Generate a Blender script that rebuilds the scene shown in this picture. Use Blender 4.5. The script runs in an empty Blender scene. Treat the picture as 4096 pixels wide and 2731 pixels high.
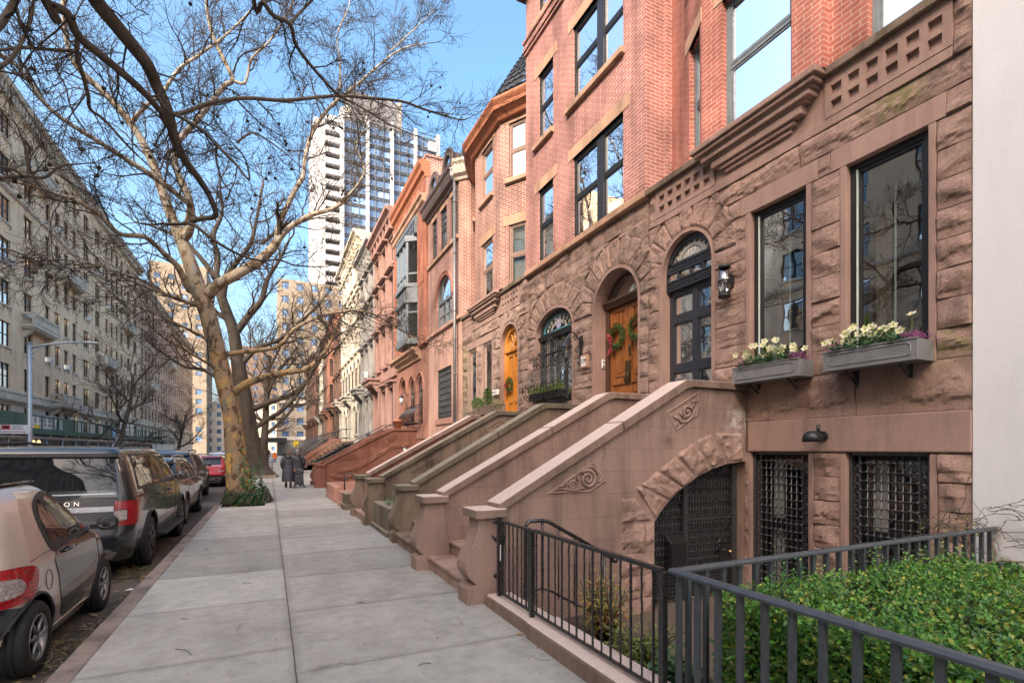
import bpy, bmesh, math, random
from mathutils import Vector, Matrix, noise
from mathutils.geometry import delaunay_2d_cdt
V = Vector
SC = bpy.context.scene
COL = SC.collection
pi = math.pi
def lerp(a, b, t): return a + (b - a) * t
def interp(tab, x):
 if x <= tab[0][0]: return tab[0][1]
 for (a, va), (b, vb) in zip(tab, tab[1:]):
  if x <= b: return va + (vb - va) * (x - a) / (b - a) if b > a else vb
 return tab[-1][1]
def fbm(p, o=4):
 return noise.fractal(p, 1.0, 2.0, o)
class MB:
 """collects faces, then links them as ONE mesh object"""
 def __init__(s): s.v = []; s.f = []; s.m = []; s.cur = 0; s.sm = []; s.smooth = False
 def vert(s, p): s.v.append((p[0], p[1], p[2])); return len(s.v) - 1
 def face(s, idx): s.f.append(tuple(idx)); s.m.append(s.cur); s.sm.append(s.smooth)
 def poly(s, pts):
  b = len(s.v)
  for p in pts: s.v.append((p[0], p[1], p[2]))
  s.face(range(b, b + len(pts)))
 def box(s, x0, x1, y0, y1, z0, z1):
  if x0 > x1: x0, x1 = x1, x0
  if y0 > y1: y0, y1 = y1, y0
  if z0 > z1: z0, z1 = z1, z0
  b = len(s.v)
  s.v += [(x0,y0,z0),(x1,y0,z0),(x1,y1,z0),(x0,y1,z0),(x0,y0,z1),(x1,y0,z1),(x1,y1,z1),(x0,y1,z1)]
  for q in ((0,3,2,1),(4,5,6,7),(0,1,5,4),(1,2,6,5),(2,3,7,6),(3,0,4,7)): s.face([b+i for i in q])
 def fbox(s, fr, a0, a1, b0, b1, z0, z1):
  if a0 > a1: a0, a1 = a1, a0
  if b0 > b1: b0, b1 = b1, b0
  b = len(s.v)
  for z in (z0, z1):
   for (a, d) in ((a0,b0),(a1,b0),(a1,b1),(a0,b1)): s.v.append(tuple(fr.P(a, d, z)))
  Q = ((0,3,2,1),(4,5,6,7),(0,1,5,4),(1,2,6,5),(2,3,7,6),(3,0,4,7))
  for q in Q:
   s.face([b+i for i in (q if fr.hand > 0 else q[::-1])])
 def prism(s, pts, ext, caps=True):
  """polygon (3-D points) swept along a vector"""
  n = len(pts); e = V(ext); b = len(s.v)
  for p in pts: s.v.append(tuple(p))
  for p in pts: s.v.append(tuple(V(p) + e))
  nrm = V((0,0,0))
  for i in range(n):
   p, q = V(pts[i]), V(pts[(i+1) % n]); nrm += p.cross(q)
  rev = nrm.dot(e) > 0
  for i in range(n):
   j = (i+1) % n
   q = [b+i, b+j, b+n+j, b+n+i]
   s.face(q if rev else q[::-1])
  if caps:
   A = list(range(b, b+n)); B = list(range(b+n, b+2*n))
   s.face(A[::-1] if rev else A); s.face(B if rev else B[::-1])
 def tube(s, pts, r, n=6, cap=True):
  pts = [V(p) for p in pts]
  if len(pts) < 2: return
  rr = r if isinstance(r, (list, tuple)) else [r] * len(pts)
  sm = s.smooth; s.smooth = True
  up = None; b = len(s.v); k = len(pts)
  for i in range(k):
   d = (pts[min(i+1, k-1)] - pts[max(i-1, 0)])
   if d.length < 1e-9: d = V((0,0,1))
   d.normalize()
   if up is None:
    up = d.cross(V((0,0,1)) if abs(d.z) < .9 else V((1,0,0))).normalized()
   else:
    up = (up - d * up.dot(d))
    if up.length < 1e-6: up = d.cross(V((0.3,0.5,1)))
    up.normalize()
   w = d.cross(up)
   for j in range(n):
    t = 2*pi*j/n
    s.v.append(tuple(pts[i] + (up*math.cos(t) + w*math.sin(t)) * rr[i]))
  for i in range(k-1):
   for j in range(n):
    j2 = (j+1) % n
    s.face((b+i*n+j, b+i*n+j2, b+(i+1)*n+j2, b+(i+1)*n+j))
  s.smooth = False
  if cap:
   s.face([b+j for j in range(n)][::-1]); s.face([b+(k-1)*n+j for j in range(n)])
  s.smooth = sm
 def lathe(s, prof, c=(0,0,0), n=20, axis='z', smooth=True, cap=True):
  """profile of (radius, height) turned about an axis through c"""
  b = len(s.v); c = V(c); sm = s.smooth; s.smooth = smooth
  for (r, h) in prof:
   for j in range(n):
    t = 2*pi*j/n; x, y = r*math.cos(t), r*math.sin(t)
    p = {'z': V((x,y,h)), 'x': V((h,x,y)), 'y': V((y,h,x))}[axis]
    s.v.append(tuple(c + p))
  for i in range(len(prof)-1):
   for j in range(n):
    j2 = (j+1) % n
    s.face((b+i*n+j, b+i*n+j2, b+(i+1)*n+j2, b+(i+1)*n+j))
  s.smooth = sm
  for e in (0, len(prof)-1):
   if cap and prof[e][0] > 1e-4:
    q = [b+e*n+j for j in range(n)]
    s.face(q if e else q[::-1])
 def grid(s, P, nu, nv, flip=False):
  b = len(s.v)
  for i in range(nu+1):
   for j in range(nv+1): s.v.append(tuple(P(i/nu, j/nv)))
  for i in range(nu):
   for j in range(nv):
    q = (b+i*(nv+1)+j, b+(i+1)*(nv+1)+j, b+(i+1)*(nv+1)+j+1, b+i*(nv+1)+j+1)
    s.face(q[::-1] if flip else q)
 def fill(s, loops, place, flip=False, inner=()):
  """flat region bounded by loops (first outer, rest holes) triangulated; place(a,b)->3-D point"""
  vs, es = [], []
  for lp in loops:
   b = len(vs); n = len(lp)
   vs += [V((p[0], p[1])) for p in lp]
   es += [(b+i, b+(i+1) % n) for i in range(n)]
  vs += [V(p) for p in inner]
  r = delaunay_2d_cdt(vs, es, [], 4 if len(loops) > 1 else 1, 1e-6)
  ov, of = r[0], r[2]
  b = len(s.v)
  for p in ov: s.v.append(tuple(place(p.x, p.y)))
  for f in of:
   if len(loops) > 1:
    cx = sum(ov[i].x for i in f)/len(f); cy = sum(ov[i].y for i in f)/len(f)
    if any(inpoly(cx, cy, lp) for lp in loops[1:]) or not inpoly(cx, cy, loops[0]): continue
   q = [b+i for i in f]
   s.face(q[::-1] if flip else q)
 def leaf(s, p, d, nrm, L, W):
  d = d.normalized(); w = d.cross(nrm)
  if w.length < 1e-4: w = d.cross(V((.3,.7,.2)))
  w.normalize(); k = w.cross(d)
  a = p; c = p + d*L; m = p + d*L*.45
  s.poly((a, m + w*W*.5 + k*W*.12, c, m - w*W*.5 + k*W*.12))
 def build(s, name, mats, parent=None, bevel=0, uv=False, segs=2, weld=False, sub=0):
  me = bpy.data.meshes.new(name)
  me.from_pydata(s.v, [], s.f)
  if not isinstance(mats, (list, tuple)): mats = [mats]
  for m in mats: me.materials.append(m)
  if len(mats) > 1: me.polygons.foreach_set('material_index', s.m)
  me.polygons.foreach_set('use_smooth', s.sm)
  if uv:
   ul = me.uv_layers.new(name='UV'); me.update()
   dat = [0.0] * (2*len(me.loops)); mv = me.vertices
   for p in me.polygons:
    n = p.normal
    if abs(n.z) > .7: t = None
    else: t = V((-n.y, n.x, 0)).normalized(); t = -t if (t.y if abs(t.y) > .5 else t.x) < 0 else t
    for li in p.loop_indices:
     c = mv[me.loops[li].vertex_index].co
     if t is None: dat[2*li] = c.x; dat[2*li+1] = c.y
     else: dat[2*li] = c.x*t.x + c.y*t.y; dat[2*li+1] = c.z
   ul.data.foreach_set('uv', dat)
  me.update()
  if weld:
   bm = bmesh.new(); bm.from_mesh(me)
   bmesh.ops.remove_doubles(bm, verts=bm.verts, dist=weld); bmesh.ops.recalc_face_normals(bm, faces=bm.faces)
   bm.to_mesh(me); bm.free()
  o = bpy.data.objects.new(name, me); COL.objects.link(o)
  if bevel:
   md = o.modifiers.new('bevel', 'BEVEL'); md.width = bevel; md.segments = segs; md.limit_method = 'ANGLE'; md.angle_limit = .6
   md.harden_normals = False
  if sub:
   md = o.modifiers.new('sub', 'SUBSURF'); md.levels = sub; md.render_levels = sub
  if parent: adopt(o, parent)
  return o
def inpoly(x, y, lp):
 c = False; n = len(lp); j = n-1
 for i in range(n):
  xi, yi = lp[i][0], lp[i][1]; xj, yj = lp[j][0], lp[j][1]
  if (yi > y) != (yj > y) and x < (xj-xi)*(y-yi)/(yj-yi)+xi: c = not c
  j = i
 return c
def wmat(o):
 m = Matrix.LocRotScale(o.location, o.rotation_euler, o.scale)
 return wmat(o.parent) @ o.matrix_parent_inverse @ m if o.parent else m
def adopt(o, parent):
 o.parent = parent; o.matrix_parent_inverse = wmat(parent).inverted()
def tag(o, label=None, cat=None, group=None, kind=None):
 if label: o['label'] = label
 if cat: o['category'] = cat
 if group: o['group'] = group
 if kind: o['kind'] = kind
 return o
def thing(name, label, cat, loc=(0,0,0), group=None, rz=0):
 o = bpy.data.objects.new(name, None); COL.objects.link(o)
 o.location = loc; o.rotation_euler = (0,0,rz); o.empty_display_size = .2
 return tag(o, label, cat, group)
def copy_tree(o, parent=None):
 c = o.copy(); COL.objects.link(c)
 if parent: c.parent = parent
 for ch in [k for k in bpy.data.objects if k.parent == o]: copy_tree(ch, c)
 return c
class Fr:
 """wall frame: a along the wall, b out of the wall, z up"""
 def __init__(s, o, t, n):
  s.o = V((o[0], o[1], 0)); s.t = V((t[0], t[1], 0)).normalized(); s.n = V((n[0], n[1], 0)).normalized()
  s.hand = s.t.cross(s.n).z
 def P(s, a, b, z): return s.o + s.t*a + s.n*b + V((0,0,z))
# right-hand facades: a = world Y, outward is -X
def right_wall(x): return Fr((x,0), (0,1), (-1,0))
def left_wall(x): return Fr((x,0), (0,1), (1,0))
# ---------------------------------------------------------------- materials
class NT:
 def __init__(s, name):
  s.m = bpy.data.materials.new(name); s.m.use_nodes = True; s.t = s.m.node_tree
  s.b = s.t.nodes['Principled BSDF']; s.out = s.t.nodes['Material Output']
 def n(s, typ, **kw):
  x = s.t.nodes.new(typ)
  for k, v in kw.items():
   if k.startswith('_'): setattr(x, k[1:], v)
   else:
    key = int(k[1:]) if k[0] == 'i' and k[1:].isdigit() else k.replace('__', ' ')
    inp = x.inputs[key]
    if hasattr(v, 'is_linked') or isinstance(v, bpy.types.NodeSocket): s.t.links.new(v, inp)
    else: inp.default_value = v
  return x
 def link(s, a, b): s.t.links.new(a, b)
 def set(s, **kw):
  for k, v in kw.items():
   inp = s.b.inputs[k.replace('__', ' ')]
   if isinstance(v, bpy.types.NodeSocket): s.link(v, inp)
   else: inp.default_value = v
  return s
 def pos(s): return s.n('ShaderNodeNewGeometry').outputs['Position']
 def noise(s, vec, scale, detail=4, rough=.55):
  return s.n('ShaderNodeTexNoise', Vector=vec, Scale=scale, Detail=detail, Roughness=rough).outputs['Fac']
 def ramp(s, fac, stops):
  r = s.n('ShaderNodeValToRGB', Fac=fac); e = r.color_ramp.elements
  while len(e) < len(stops): e.new(.5)
  for k, (p, c) in enumerate(stops):
   e[k].position = p; e[k].color = (*c, 1) if isinstance(c, (tuple, list)) else (c, c, c, 1)
  return r.outputs['Color']
 def mix(s, f, a, b, typ='MIX'):
  x = s.n('ShaderNodeMix', _data_type='RGBA', _blend_type=typ, _clamp_result=False)
  for i, v in ((0, f), (6, a), (7, b)):
   if isinstance(v, bpy.types.NodeSocket): s.link(v, x.inputs[i])
   elif i == 0: x.inputs[0].default_value = v
   else: x.inputs[i].default_value = (*v, 1) if isinstance(v, (tuple, list)) else (v, v, v, 1)
  return x.outputs[2]
 def math(s, op, a, b=0.0):
  x = s.n('ShaderNodeMath', _operation=op)
  for i, v in ((0, a), (1, b)):
   if isinstance(v, bpy.types.NodeSocket): s.link(v, x.inputs[i])
   else: x.inputs[i].default_value = v
  return x.outputs[0]
 def bump(s, h, strength=.4, dist=.02, prev=None):
  b = s.n('ShaderNodeBump', Height=h, Strength=strength, Distance=dist)
  if prev is not None: s.link(prev, b.inputs['Normal'])
  s.link(b.outputs['Normal'], s.b.inputs['Normal']); return b.outputs['Normal']
 def stretch(s, vec, sc):
  return s.n('ShaderNodeMapping', Vector=vec, Scale=sc).outputs['Vector']
def sc3(c, k): return tuple(min(1, x*k) for x in c)
def stone(name, c, var=.3, grain=60, bump=.35, stain=.35, dist=.012, moss=0, rough=.9, joints=None, top=None, spots=()):
 m = NT(name); p = m.pos()
 n1 = m.noise(p, 1.3, 5); n2 = m.noise(p, grain, 4, .7); n3 = m.noise(m.stretch(p, (3, 3, .55)), 1.0, 6, .65)
 col = m.ramp(n1, [(.25, sc3(c, 1-var)), (.5, c), (.75, sc3(c, 1+var*.8))])
 g = m.ramp(n2, [(.3, 1-.9*min(1,bump)), (.7, 1+.6*min(1,bump))]) if bump < .3 else m.ramp(n2, [(.3, .74), (.7, 1.18)])
 col = m.mix(1.0, col, g, 'MULTIPLY')
 st = m.ramp(n3, [(.36, 1-stain), (.52, 1.0), (.8, 1+stain*.4)])
 col = m.mix(1.0, col, st, 'MULTIPLY')
 if moss:
  k = m.ramp(m.noise(p, 2.2, 5, .7), [(.5, 0.0), (.68, 1.0)])
  col = m.mix(m.math('MULTIPLY', k, moss), col, (.10, .105, .035))
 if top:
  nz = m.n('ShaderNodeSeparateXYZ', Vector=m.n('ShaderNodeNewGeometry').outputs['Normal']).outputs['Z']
  col = m.mix(m.ramp(nz, [(.45, 0.0), (.75, 1.0)]), col, m.mix(1.0, top, g, 'MULTIPLY'))  # upward faces painted paler, putting light on the tops into the colour
 for (c, r, k, sc_) in spots:
  d = m.n('ShaderNodeVectorMath', _operation='DISTANCE', i0=p, i1=c).outputs['Value']
  a = m.math('MULTIPLY', m.ramp(m.math('DIVIDE', d, r), [(.25, 1.0), (1.0, 0.0)]), m.ramp(m.noise(p, sc_, 6, .7), [(.42, 0.0), (.58, 1.0)]))
  col = m.mix(m.math('MULTIPLY', a, .85), col, k)
 h = m.math('ADD', m.noise(p, grain*.9, 5, .75), m.math('MULTIPLY', m.noise(p, 7, 5, .6), .8))
 if joints:
  uv = m.n('ShaderNodeTexCoord').outputs['UV']
  br = m.n('ShaderNodeTexBrick', Vector=uv, Color1=(1,1,1,1), Color2=(.95,.95,.95,1), Mortar=(.74,.71,.69,1), Scale=1.0, Mortar__Size=.004,
     Brick__Width=joints[0], Row__Height=joints[1])
  col = m.mix(1.0, col, br.outputs['Color'], 'MULTIPLY')
 m.set(Base__Color=col, Roughness=rough); m.b.inputs['Specular IOR Level'].default_value = .25
 m.bump(h, bump, dist); return m.m
def brick(name, c1, c2, mort, w=.205, h=.066, ms=.010, tone=.3, grime=.35, rot=False):
 m = NT(name); uv = m.n('ShaderNodeTexCoord').outputs['UV']; p = m.pos()
 br = m.n('ShaderNodeTexBrick', Vector=uv, Color1=(*c1,1), Color2=(*c2,1), Mortar=(*mort,1), Scale=1.0, Mortar__Size=ms, Mortar__Smooth=.1,
    Brick__Width=w, Row__Height=h, Bias=0.0)
 col = m.mix(1.0, br.outputs['Color'], m.ramp(m.noise(p, .9, 6, .65), [(.3, 1-tone), (.7, 1+tone)]), 'MULTIPLY')
 col = m.mix(1.0, col, m.ramp(m.noise(m.stretch(p, (2.5,2.5,.4)), 1.0, 5), [(.35, 1-grime), (.55, 1.0)]), 'MULTIPLY')
 col = m.mix(1.0, col, m.ramp(m.noise(p, 90, 3), [(.3, .85), (.7, 1.12)]), 'MULTIPLY')
 m.set(Base__Color=col, Roughness=.88); m.b.inputs['Specular IOR Level'].default_value = .25
 hh = m.math('ADD', m.math('MULTIPLY', br.outputs['Fac'], -1.0), m.math('MULTIPLY', m.noise(p, 60, 4), .35))
 m.bump(hh, .5, .008); return m.m
def plain(name, c, rough=.6, metal=0, var=.12, scale=8, bump=0, spec=.4, coat=0):
 m = NT(name); p = m.n('ShaderNodeTexCoord').outputs['Object']
 col = m.mix(1.0, c, m.ramp(m.noise(p, scale, 5, .6), [(.3, 1-var), (.7, 1+var)]), 'MULTIPLY')
 r = m.ramp(m.noise(p, scale*2.3, 4), [(.3, max(.02, rough-.06)), (.7, min(1, rough+.08))])
 m.set(Base__Color=col, Roughness=r, Metallic=metal); m.b.inputs['Specular IOR Level'].default_value = spec
 if coat: m.b.inputs['Coat Weight'].default_value = coat; m.b.inputs['Coat Roughness'].default_value = .03
 if bump: m.bump(m.noise(p, scale*8, 4), bump, .004)
 return m.m
def glass(name, refl=.35, tint=(.86,.9,.9), rough=.0):
 """window pane: see-through, mirror at its Fresnel share plus the share of a second surface"""
 m = NT(name); t = m.n('ShaderNodeBsdfTransparent', Color=(*tint,1)); g = m.n('ShaderNodeBsdfGlossy', Color=(.95,.97,1,1), Roughness=rough)
 p = m.pos(); bm = m.n('ShaderNodeBump', Height=m.noise(p, 1.7, 2), Strength=.06, Distance=.03)
 m.link(bm.outputs['Normal'], g.inputs['Normal'])
 f = m.n('ShaderNodeFresnel', IOR=1.5).outputs[0]
 f = m.math('MINIMUM', m.math('ADD', m.math('MULTIPLY', f, 1.25), refl), 1.0)
 x = m.n('ShaderNodeMixShader', Fac=f); m.link(t.outputs[0], x.inputs[1]); m.link(g.outputs[0], x.inputs[2])
 m.link(x.outputs[0], m.out.inputs[0]); return m.m
def leafmat(name, cols, rough=.45, trans=.25):
 m = NT(name); r = m.n('ShaderNodeNewGeometry').outputs['Random Per Island']
 k = [(i/max(1, len(cols)-1), c) for i, c in enumerate(cols)]
 col = m.ramp(r, k)
 m.set(Base__Color=col, Roughness=rough); m.b.inputs['Specular IOR Level'].default_value = .45
 tr = m.n('ShaderNodeBsdfTranslucent', Color=col); x = m.n('ShaderNodeMixShader', Fac=trans)
 m.link(m.b.outputs[0], x.inputs[1]); m.link(tr.outputs[0], x.inputs[2]); m.link(x.outputs[0], m.out.inputs[0])
 return m.m
def wood(name, c1, c2, rough=.4, coat=.2):
 m = NT(name); p = m.stretch(m.pos(), (14, 14, 1.1))
 n = m.noise(p, 1.6, 6, .65)
 col = m.ramp(n, [(.3, c2), (.55, c1), (.75, sc3(c1, 1.25))])
 m.set(Base__Color=col, Roughness=rough); m.b.inputs['Coat Weight'].default_value = coat
 m.bump(n, .15, .004); return m.m
def carpaint(name, c, metal=.5, rough=.28, coat=1.0):
 m = NT(name); p = m.n('ShaderNodeTexCoord').outputs['Object']
 col = m.mix(1.0, c, m.ramp(m.noise(p, 2.0, 5, .7), [(.3, .86), (.7, 1.1)]), 'MULTIPLY')
 dz = m.n('ShaderNodeSeparateXYZ', Vector=p).outputs['Z']       # road dust on the lower body
 col = m.mix(m.ramp(m.math('ADD', dz, m.math('MULTIPLY', m.noise(p, 6, 5), .25)), [(.25, .4), (.75, 0.0)]), col, (.10, .088, .075))
 m.set(Base__Color=col, Metallic=metal, Roughness=rough)
 m.b.inputs['Coat Weight'].default_value = coat; m.b.inputs['Coat Roughness'].default_value = .02
 return m.m
M = {}
def make_mats():
 bs = (.30, .165, .115)
 M['bs_rock'] = stone('brownstone_rock', (.372, .252, .204), .2, 45, .8, .3, .015, spots=[((5.95,3.15,5.3),.42,(.16,.17,.05),7),((5.95,2.72,5.4),.3,(.07,.06,.05),8),((5.95,2.68,2.62),.30,(.17,.17,.06),9),((5.98,5.03,1.78),.30,(.62,.60,.58),9),((5.95,6.9,4.2),.5,(.13,.11,.08),5)])
 M['bs_rock_mossy'] = stone('brownstone_rock_weathered', (.362, .255, .208), .25, 45, .8, .38, .015, moss=.12, spots=[((5.95,7.2,4.3),.6,(.11,.10,.07),5),((5.95,16.4,4.6),.7,(.20,.20,.06),6),((5.95,16.4,3.6),.7,(.20,.20,.06),6)])
 M['bs_smooth'] = stone('brownstone_smooth', (.372, .252, .208), .16, 80, .25, .28, .006)
 M['bs_stoop'] = stone('brownstone_stoop', (.332, .230, .190), .2, 80, .25, .32, .006, joints=(.62, .27), spots=[((5.85,5.03,2.0),.32,(.60,.57,.55),9),((5.9,5.03,2.4),.4,(.06,.05,.045),4),((4.6,5.03,1.75),.16,(.16,.11,.09),4),((3.4,5.03,.2),.5,(.25,.17,.14),6)])
 M['bs_carve'] = stone('brownstone_carved', (.328, .227, .188), .16, 80, .25, .26, .006)
 M['bs_stoop_old'] = stone('brownstone_stoop_old', (.235, .172, .132), .25, 70, .35, .5, .008, moss=.35)
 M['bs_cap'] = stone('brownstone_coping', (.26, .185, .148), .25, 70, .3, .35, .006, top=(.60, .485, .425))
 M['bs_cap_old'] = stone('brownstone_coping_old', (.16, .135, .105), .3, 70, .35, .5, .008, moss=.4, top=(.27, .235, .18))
 M['bs_dark'] = stone('brownstone_ledge', (.22, .165, .125), .3, 60, .4, .5, .01, moss=.3)
 M['bs_sill'] = stone('sandstone_sill', (.46, .295, .20), .2, 80, .25, .3, .005)
 M['pinkstone'] = stone('pink_painted_stone', (.46, .25, .20), .1, 60, .15, .18, .004)
 M['pinkstucco'] = stone('pink_stucco', (.52, .32, .25), .1, 40, .15, .22, .004)
 M['redpaint'] = stone('red_painted_stone', (.36, .185, .135), .12, 50, .2, .25, .005)
 M['redstoop'] = stone('red_brown_stoop', (.235, .105, .075), .16, 50, .25, .25, .006)
 M['whitestucco'] = stone('white_stucco', (.77, .78, .79), .02, 30, .03, .05, .002, spots=[((5.98,2.0,7.2),.5,(.5,.5,.48),3),((5.98,2.2,.6),.5,(.45,.44,.40),5)])
 M['brick_red'] = brick('red_brick', (.44, .155, .115), (.37, .120, .092), (.52, .36, .28), ms=.006)
 M['brick_red2'] = brick('red_brick_lit', (.42, .18, .152), (.345, .138, .118), (.54, .42, .36), ms=.007)
 M['brick_old'] = brick('old_red_brick', (.37, .135, .105), (.27, .095, .075), (.50, .39, .32), ms=.014)
 M['brick_orange'] = brick('orange_brick', (.40, .165, .11), (.33, .13, .09), (.42, .23, .16), ms=.006)
 M['brick_tan'] = brick('tan_brick', (.80, .58, .37), (.71, .51, .325), (.76, .61, .44), w=.21, h=.075, ms=.009, tone=.12, grime=.2)
 M['brick_tan2'] = brick('pink_tan_brick', (.55, .37, .27), (.48, .32, .23), (.55, .44, .34), w=.21, h=.075, ms=.009, tone=.12, grime=.2)
 M['brick_yellow'] = brick('yellow_brick', (.31, .26, .20), (.275, .23, .175), (.31, .27, .22), w=.3, h=.1, tone=.1, grime=.1)
 M['limestone'] = stone('limestone', (.58, .52, .43), .1, 50, .2, .25, .006)
 M['cream'] = stone('cream_stone', (.60, .535, .41), .12, 40, .25, .3, .01)
 M['cream2'] = stone('pale_cream_stone', (.58, .55, .47), .12, 40, .25, .35, .01)
 M['greystone'] = stone('grey_stone', (.36, .35, .33), .15, 40, .25, .4, .01)
 M['mauve'] = stone('mauve_brownstone', (.36, .225, .19), .12, 40, .2, .3, .008)
 M['darkred'] = stone('dark_red_stone', (.21, .115, .09), .2, 40, .25, .35, .01)
 M['darkbrown'] = stone('dark_brown_stone', (.17, .115, .09), .2, 40, .25, .35, .01)
 M['rust'] = stone('rust_stone', (.29, .14, .10), .2, 40, .25, .3, .01)
 M['towerwhite'] = stone('white_concrete', (.56, .57, .585), .04, 5, .05, .1, .01)
 M['black_iron'] = plain('black_iron', (.018, .018, .020), .28, .0, .3, 30, .15, .7)
 M['iron_gloss'] = plain('glossy_black_iron', (.10, .104, .112), .3, .6, .3, 30, .1, .6); M['glass_parlour'] = glass('parlour_window_glass', .2)
 M['bluedark'] = plain('blue_grey_shade', (.085, .098, .108), .7, 0, .15, 3)
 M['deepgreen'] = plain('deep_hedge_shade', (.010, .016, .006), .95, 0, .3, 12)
 M['grey_iron'] = plain('grey_painted_iron', (.06, .07, .081), .45, 0, .2, 25, .15, .5)
 M['navy'] = plain('navy_paint', (.032, .037, .048), .35, 0, .15, 10, .05, .5)
 M['winblack'] = plain('black_window_frame', (.02, .021, .024), .4, 0, .15, 10)
 M['windark'] = plain('dark_window_frame', (.045, .046, .048), .5, 0, .2, 10)
 M['wingrey'] = plain('blue_grey_window_frame', (.15, .175, .19), .5, 0, .15, 10)
 M['wintan'] = plain('tan_window_frame', (.27, .185, .145), .55, 0, .15, 10)
 M['winwhite'] = plain('white_paint', (.74, .73, .70), .5, 0, .06, 10)
 M['zinc'] = plain('zinc', (.20, .205, .21), .42, .55, .15, 12, .05)
 M['brass'] = plain('brass', (.62, .42, .16), .25, 1, .1, 20)
 M['bronze'] = plain('bronze', (.16, .12, .07), .4, .9, .2, 20)
 M['steel'] = plain('galvanised_steel', (.42, .44, .46), .42, .7, .12, 6)
 M['woodred'] = wood('varnished_door_wood', (.34, .125, .032), (.13, .042, .012))
 M['woodorange'] = wood('honey_door_wood', (.62, .26, .04), (.40, .15, .02))
 M['wooddark'] = wood('dark_door_frame_wood', (.085, .045, .028), (.045, .026, .018))
 M['woodgrey'] = wood('weathered_wood', (.30, .24, .19), (.16, .12, .09), .8, 0)
 M['glass'] = glass('window_glass', .10)
 M['glass_hi'] = glass('bright_window_glass', .13)
 M['glass_sky'] = glass('upper_window_glass', .13)
 M['glass_clear'] = glass('clear_glass', .14, (.95,.97,.97))
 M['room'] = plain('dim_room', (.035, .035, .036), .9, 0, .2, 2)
 M['roomwarm'] = plain('dim_warm_room', (.085, .066, .048), .9, 0, .2, 2)
 M['blindpale'] = plain('pale_grey_blind', (.42,.43,.44), .85, 0, .1, 2); M['roomtan'] = plain('tan_curtain', (.17,.14,.10), .9, 0, .2, 3); M['blind'] = plain('window_blind', (.62, .60, .56), .8, 0, .06, 3)
 M['blindgrey'] = plain('grey_blind', (.22, .235, .23), .8, 0, .1, 2)
 M['curtain'] = plain('curtain', (.55, .52, .46), .9, 0, .15, 2)
 M['trimlight'] = plain('pale_green_sash_edge', (.50, .60, .55), .5, 0, .08, 4)
 M['tealglass'] = plain('teal_leaded_glass', (.16, .46, .55), .3, 0, .2, 20)
 M['violetglass'] = plain('violet_leaded_glass', (.42, .42, .66), .3, 0, .2, 20)
 M['leadglass'] = plain('leaded_glass', (.46, .45, .41), .25, 0, .25, 30)
 M['slate'] = plain('roof_slate', (.075, .08, .09), .6, 0, .3, 6, .2)
 M['copper'] = plain('rust_red_cornice_paint', (.40, .15, .075), .6, 0, .15, 6, .1)
 M['cornbrown'] = plain('brown_cornice_paint', (.12, .085, .075), .6, 0, .15, 6, .1)
 M['shedgreen'] = plain('hoarding_green', (.035, .12, .095), .55, 0, .2, 2, .05)
 M['shedgreen_dark'] = plain('dark_hoarding_green', (.022, .058, .050), .6, 0, .2, 2)
 M['acwhite'] = plain('white_enamel', (.70, .71, .70), .45, 0, .06, 6)
 M['signwhite'] = plain('sign_white', (.78, .78, .77), .45, 0, .04, 6)
 M['signred'] = plain('sign_red', (.55, .04, .05), .45, 0, .05, 6)
 M['signblue'] = plain('sign_blue', (.10, .38, .68), .45, 0, .1, 6)
 M['signyellow'] = plain('sign_yellow', (.85, .62, .03), .45, 0, .05, 6)
 M['ink'] = plain('black_ink', (.02, .02, .022), .5, 0, .1, 6)
 M['terracotta'] = plain('terracotta', (.50, .20, .11), .8, 0, .15, 8)
 M['soil'] = plain('soil', (.07, .048, .033), .95, 0, .4, 14, .6)
 M['leadgrey'] = plain('lead_planter', (.235, .24, .245), .55, .3, .14, 9, .06)
 M['tyre'] = plain('tyre_rubber', (.018, .018, .018), .75, 0, .2, 20, .1)
 M['alloy'] = plain('alloy_wheel', (.34, .34, .35), .35, .75, .12, 20)
 M['alloydark'] = plain('dark_alloy', (.10, .10, .105), .35, .6, .2, 20)
 M['plastic'] = plain('black_plastic', (.025, .025, .027), .5, 0, .2, 20)
 M['chrome'] = plain('chrome', (.72, .73, .75), .12, 1, .05, 20)
 M['silvertrim'] = plain('silver_trim', (.42, .43, .45), .3, .8, .06, 20)
 M['carglass'] = glass('car_glass', .22, (.16,.18,.18))
 M['cabin'] = plain('car_cabin', (.02, .02, .022), .8, 0, .2, 6)
 M['lampred'] = lamp('tail_lamp_red', (.42, .008, .014))
 M['lampdark'] = plain('tail_lamp_dark_red', (.16, .006, .010), .15, 0, .15, 30, 0, .6, .8)
 M['lampclear'] = lamp('tail_lamp_clear', (.42, .36, .34))
 M['paint_silver'] = carpaint('silver_beige_paint', (.56, .475, .41), .35, .33)
 M['paint_black'] = carpaint('black_paint', (.014, .016, .022), .2, .2)
 M['paint_grey'] = carpaint('graphite_paint', (.060, .056, .052), .5, .26)
 M['paint_suv'] = carpaint('dark_metallic_paint', (.022, .024, .029), .2, .22)
 M['paint_brown'] = carpaint('dark_brown_paint', (.045, .038, .034), .5, .22)
 M['paint_red'] = carpaint('red_paint', (.42, .012, .022), .3, .25)
 M['paint_white'] = carpaint('white_paint_car', (.66, .68, .70), .1, .3)
 M['paint_yellow'] = carpaint('yellow_paint', (.75, .42, .02), .1, .3)
 M['bark_plane'] = bark_plane(); M['bark_dark'] = stone('dark_bark', (.085, .07, .055), .3, 30, .9, .4, .03)
 M['bark_twig'] = stone('twig_bark', (.085, .066, .052), .3, 30, .3, .3, .02)
 M['bark_limb'] = stone('limb_bark', (.125, .10, .078), .3, 30, .5, .3, .02)
 M['bark_limb_lit'] = bark_pale()
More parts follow.
